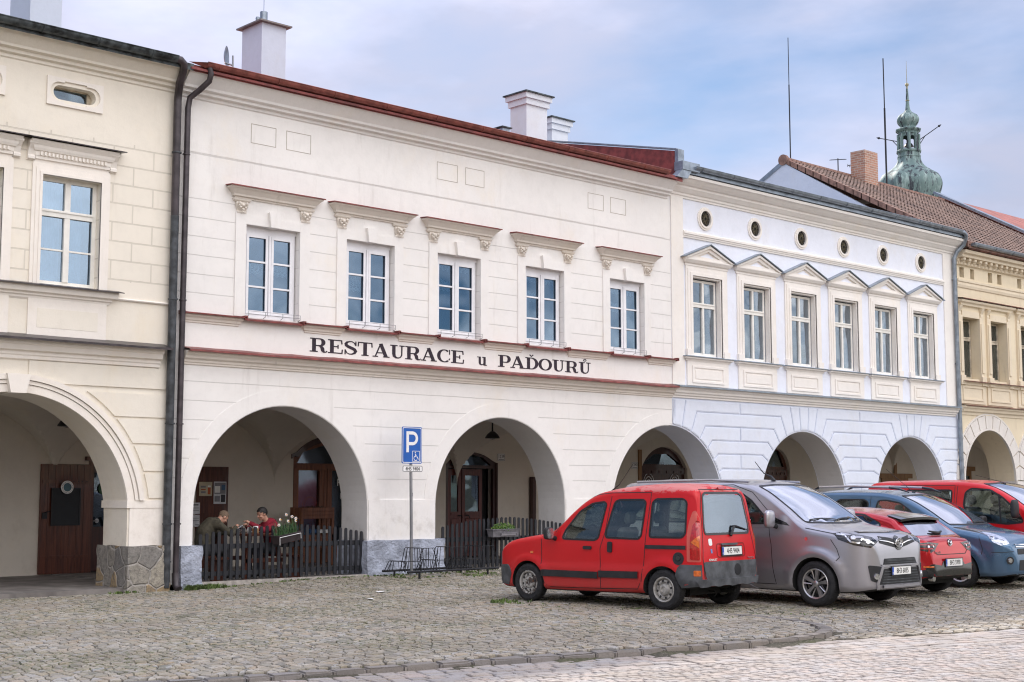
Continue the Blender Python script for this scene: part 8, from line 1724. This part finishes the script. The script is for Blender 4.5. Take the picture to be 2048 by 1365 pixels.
# ================================================================= the two diners
def capsule(bm, a, b, ra, rb, n=14):
    a, b = Vector(a), Vector(b); d = b - a; L_ = max(d.length, 1e-4); q = d.to_track_quat('Z', 'Y').to_matrix().to_4x4()
    bmesh.ops.create_cone(bm, cap_ends=True, segments=n, radius1=ra, radius2=rb, depth=L_, matrix=Matrix.Translation((a + b) / 2) @ q)
    for p, r in ((a, ra), (b, rb)): bmesh.ops.create_uvsphere(bm, u_segments=n, v_segments=8, radius=r, matrix=Matrix.Translation(p))
def ellips(bm, c, r, rot=None, n=18):
    mt = Matrix.Translation(c) @ (rot or Matrix.Identity(4)) @ Matrix.Diagonal((*r, 1)); bmesh.ops.create_uvsphere(bm, u_segments=n, v_segments=12, radius=1, matrix=mt)
def fuse(name, bm, mat, parent, vox=.008):
    me = bpy.data.meshes.new('f'); bm.to_mesh(me); bm.free(); o = bpy.data.objects.new('f', me); SC.collection.objects.link(o); md = o.modifiers.new('r', 'REMESH'); md.mode = 'VOXEL'; md.voxel_size = vox; md2 = o.modifiers.new('s', 'SMOOTH'); md2.iterations = 3; md2.factor = .5
    bpy.context.view_layer.update(); me2 = bpy.data.meshes.new_from_object(o.evaluated_get(bpy.context.evaluated_depsgraph_get())); bpy.data.objects.remove(o); me2.materials.clear(); return mk(name, me2, mat, parent, True, angle=180)
skin = simple('skin', (.50, .27, .19), .5, var=.12, scale=20, obj=True)
def person(loc_, rz, label, P):
    o = empty('person', loc_, rz, label, 'person'); bm = bmesh.new(); S = P['spine']
    rs = [.135, .125, .13, .125, .08]
    for i in range(len(S) - 1): capsule(bm, S[i], S[i + 1], rs[i], rs[i + 1])
    capsule(bm, S[-1], P['neck'], .06, .055); H = Vector(P['head']); rot = Matrix.Rotation(P['pitch'], 4, 'Y'); T_ = lambda x, y, z: H + rot @ Vector((x, y, z))
    capsule(bm, P['neck'], T_(-.02, 0, -.05), .055, .06)
    ellips(bm, T_(-.01, 0, .02), (.098, .076, .092), rot); ellips(bm, T_(.022, 0, -.045), (.066, .058, .075), rot); ellips(bm, T_(.052, 0, -.095), (.030, .030, .022), rot)
    capsule(bm, T_(.080, 0, .020), T_(.106, 0, -.022), .009, .014); ellips(bm, T_(.082, 0, -.062), (.014, .024, .008), rot); ellips(bm, T_(.076, 0, .034), (.012, .055, .012), rot)
    for s in (-1, 1): ellips(bm, T_(-.008, s * .078, -.012), (.020, .009, .032), rot); ellips(bm, T_(.058, s * .038, -.03), (.03, .024, .022), rot)
    for s in (-1, 1):
        A = P['arms'][0 if s < 0 else 1]; capsule(bm, A[0], A[1], .050, .040); capsule(bm, A[1], A[2], .040, .026)
        w = Vector(A[2]); d = (w - Vector(A[1])).normalized(); e = d.cross(Vector((0, 0, 1))).normalized(); u = e.cross(d)
        capsule(bm, w, w + d * .055, .026, .030)
        for k in range(4):
            b0 = w + d * .07 + e * (k - 1.5) * .019; ln = (.030, .036, .034, .026)[k]; c1 = b0 + d * ln - u * .012; c2 = c1 + d * .010 - u * .022; capsule(bm, w + d * .04 + e * (k - 1.5) * .016, b0, .010, .0095, 8); capsule(bm, b0, c1, .0092, .0088, 8); capsule(bm, c1, c2, .0086, .0075, 8)
        t0 = w + d * .02 - e * .022 * s * -1; t1 = t0 + d * .035 + e * .018 * s - u * .012; capsule(bm, t0, t1, .012, .010, 8); capsule(bm, t1, t1 + d * .02 - u * .012, .010, .008, 8)
        hip = Vector((0, s * .10, 0)); kn = Vector(P['knee']); kn.y = s * .13; an = Vector(P['ankle']); an.y = s * .13; capsule(bm, hip, kn, .085, .058); capsule(bm, kn, an, .058, .036); capsule(bm, an, an + Vector((.14, 0, -.05)), .036, .03)
    fuse('body', bm, skin, o, .0065)
    bm = bmesh.new()
    rj = [.155, .155, .165, .155, .10]
    for i in range(len(S) - 1): capsule(bm, S[i], S[i + 1], rj[i], rj[i + 1])
    if P['hood']: ellips(bm, Vector(S[-1]) + Vector((-.06, 0, .045)), (.075, .10, .05)); ellips(bm, Vector(P['neck']) + Vector((-.05, 0, .0)), (.05, .085, .045))
    else: ellips(bm, Vector(P['neck']) + Vector((-.03, 0, -.01)), (.065, .075, .04))
    for s in (-1, 1):
        A = P['arms'][0 if s < 0 else 1]; capsule(bm, Vector(S[-2]) + Vector((0, s * .05, .0)), A[0], .12, .078); capsule(bm, A[0], A[1], .074, .058); w = Vector(A[2]); d = (w - Vector(A[1])).normalized(); capsule(bm, A[1], w - d * .02, .060, .042)
        for q in range(4): t = .2 + q * .2; c = Vector(A[0]).lerp(Vector(A[1]), t); ellips(bm, c + Vector((0, 0, -.01)), (.070 - .003 * q, .066, .03), Matrix.Rotation(.5 * (-1) ** q, 4, 'Y'))
    jk = fuse('jacket' if not P['hood'] else 'hoodie', bm, P['jmat'], o, .009)
    bm = bmesh.new()
    for s in (-1, 1):
        hip = Vector((0, s * .10, 0)); kn = Vector(P['knee']); kn.y = s * .13; an = Vector(P['ankle']); an.y = s * .13; capsule(bm, hip, kn, .105, .075); capsule(bm, kn, an, .074, .055)
    capsule(bm, (0, -.08, 0), (0, .08, 0), .13, .13); fuse('trousers', bm, P['tmat'], o, .010)
    for s in (-1, 1): bm = bmesh.new(); an = Vector(P['ankle']); an.y = s * .13; capsule(bm, an + Vector((-.02, 0, -.045)), an + Vector((.16, 0, -.055)), .045, .036); fuse('shoe', bm, M['bplast'], o, .008)
    bm = bmesh.new(); bmesh.ops.create_icosphere(bm, subdivisions=5, radius=1); rr2 = random.Random(9); hr = P['hair']
    for v in bm.verts:
        q = v.co.copy(); nz_ = sin(q.x * 23 + q.y * 17) * sin(q.z * 19 + q.x * 11); k = 1 + hr * .10 + nz_ * .045 * hr; v.co = Vector((q.x * .100 * k - .014, q.y * .079 * k, q.z * .096 * k + .026))
    dl_ = [v for v in bm.verts if (v.co.z < .045 and v.co.x > .02) or (v.co.z < .0 and v.co.x > -.035) or v.co.z < -.055 + .02 * (v.co.x < -.06) or (v.co.x > .066 and v.co.z < .072)]
    bmesh.ops.delete(bm, geom=dl_, context='VERTS'); m = MB(); m.addbm(bm); bm.free(); m.tri(Matrix.Translation(H) @ rot); mk('hair', m, P['hmat'], o, True, angle=180, fix=False)
    for s in (-1, 1):
        m = MB(); m.lathe([(0, -.008), (.0065, -.005), (.0085, 0), (.0065, .005), (0, .008)], 8); m.tri(Matrix.Translation(T_(.078, s * .030, .012))); mk('eye', m, M['black'], o, True)
        m = MB(); m.tube([T_(.084, s * .016, .036), T_(.082, s * .034, .041), T_(.070, s * .050, .034)], [.003, .0045, .002], 6); mk('eyebrow', m, P['hmat'], o, True)
    return o
person((13.98, 23.42, .62), 0, 'man in an olive brown jacket bent over his plate, short fair hair', dict(spine=[(0, 0, 0), (-.05, 0, .17), (-.01, 0, .34), (.12, 0, .47), (.22, 0, .52)], neck=(.29, 0, .555), head=(.385, 0, .615), pitch=.80, arms=[[(.19, -.19, .47), (.42, -.24, .30), (.60, -.10, .43)], [(.19, .19, .47), (.42, .24, .30), (.62, .06, .40)]], knee=(.42, 0, .02), ankle=(.36, 0, -.42), hood=False, jmat=simple('olive_cloth', (.055, .048, .032), .9, var=.3, scale=14, obj=True), tmat=simple('dark_trousers', (.03, .03, .035), .9), hair=.35, hmat=simple('cropped_fair_hair', (.16, .11, .075), .85, var=.3, scale=60, obj=True)))
person((15.46, 23.45, .62), pi, 'dark haired man in a dark red hoodie looking down at the table', dict(spine=[(0, 0, 0), (0, 0, .17), (.01, 0, .33), (.04, 0, .44), (.08, 0, .48)], neck=(.13, 0, .535), head=(.225, 0, .665), pitch=.38, arms=[[(.05, -.19, .44), (.26, -.28, .30), (.50, -.10, .44)], [(.05, .19, .44), (.32, .22, .36), (.56, .10, .50)]], knee=(.42, 0, .02), ankle=(.40, 0, -.42), hood=True, jmat=simple('wine_red_cloth', (.20, .008, .022), .9, var=.25, scale=14, obj=True), tmat=simple('blue_grey_trousers', (.04, .045, .06), .9), hair=1.0, hmat=simple('black_hair', (.010, .008, .008), .6, var=.3, scale=60, obj=True)))
for (x, y, z, a, lab) in ((14.62, 23.33, 1.02, .4, 'fork in the hand of the olive jacketed man'), (14.87, 23.52, 1.08, 2.6, 'fork in the raised hand of the man in the red hoodie')):
    m = MB(); m.tube([(0, 0, 0), (.08 * cos(a), 0, -.03), (.15 * cos(a), 0, -.07)], [.004, .003, .006], 6); o = mk('fork', m, M['alu'], None, True, label=lab, cat='cutlery', group='cutlery held by the diners'); o.location = (x, y, z)
# ================================================================= the other sides of the square (they show only in reflections)
M['far_wall'] = [plaster('far_wall_%s' % n, c, dirtamt=.3) for n, c in (('cream', (.66, .56, .38)), ('grey', (.55, .53, .50)), ('rose', (.58, .42, .34)), ('sand', (.62, .52, .33)))]
def far_house(x, y, w, h, rz, k):
    o = empty('townhouse', (x, y, 0), rz, 'distant house across the square, mirrored in window glass', 'house', 'houses across the square'); rr = random.Random(k); n = int(w / 2.4)
    holes = [rect(-w / 2 + (i + .5) * w / n - .5, -w / 2 + (i + .5) * w / n + .5, z, z + 1.8) for i in range(n) for z in ((5.1,) if h < 9.5 else (4.8, 8.0)) if z + 2 < h]; na = max(2, int(w / 4.5)); out = []
    for i in range(na): out.append((-w / 2 + (i + .5) * w / na, 1.7, 1.4))
    m = MB(); m.plate(outline(-w / 2, w / 2, h, out, 0), holes, 0, .4); mk('wall', m, M['far_wall'][k % 4], o); m = MB(); m.box(-w / 2, w / 2, .5, .52, 0, h); mk('dark_interior', m, M['dark'], o)
    m = MB(); m.box(-w / 2, w / 2, -.3, 0, h - .35, h); m.box(-w / 2, w / 2, -.15, 0, 4.0, 4.25); mk('cornice', m, M['Ct'], o)
    rh = h + rr.uniform(3, 4.5); m = MB(); m.add([(-w / 2, -.4, h), (w / 2, -.4, h), (w / 2, 6, rh), (-w / 2, 6, rh), (-w / 2, 12, h), (w / 2, 12, h)], [(0, 1, 2, 3), (3, 2, 5, 4), (0, 3, 4), (1, 5, 2)]); mk('roof', m, M['ridge'], o)
for k, (x, w, h) in enumerate(((-14, 13, 9.2), (-.5, 14, 11.2), (14, 15, 9.6), (29, 15, 11.6), (43.5, 14, 9.4), (58, 15, 10.8))): far_house(x, -46, w, h, pi, k)
for k, (y, w, h) in enumerate(((-38, 14, 10.2), (-23.5, 15, 9.4), (-9, 14, 11.4), (5, 14, 9.6))): far_house(-26, y, w, h, pi / 2, k + 1)
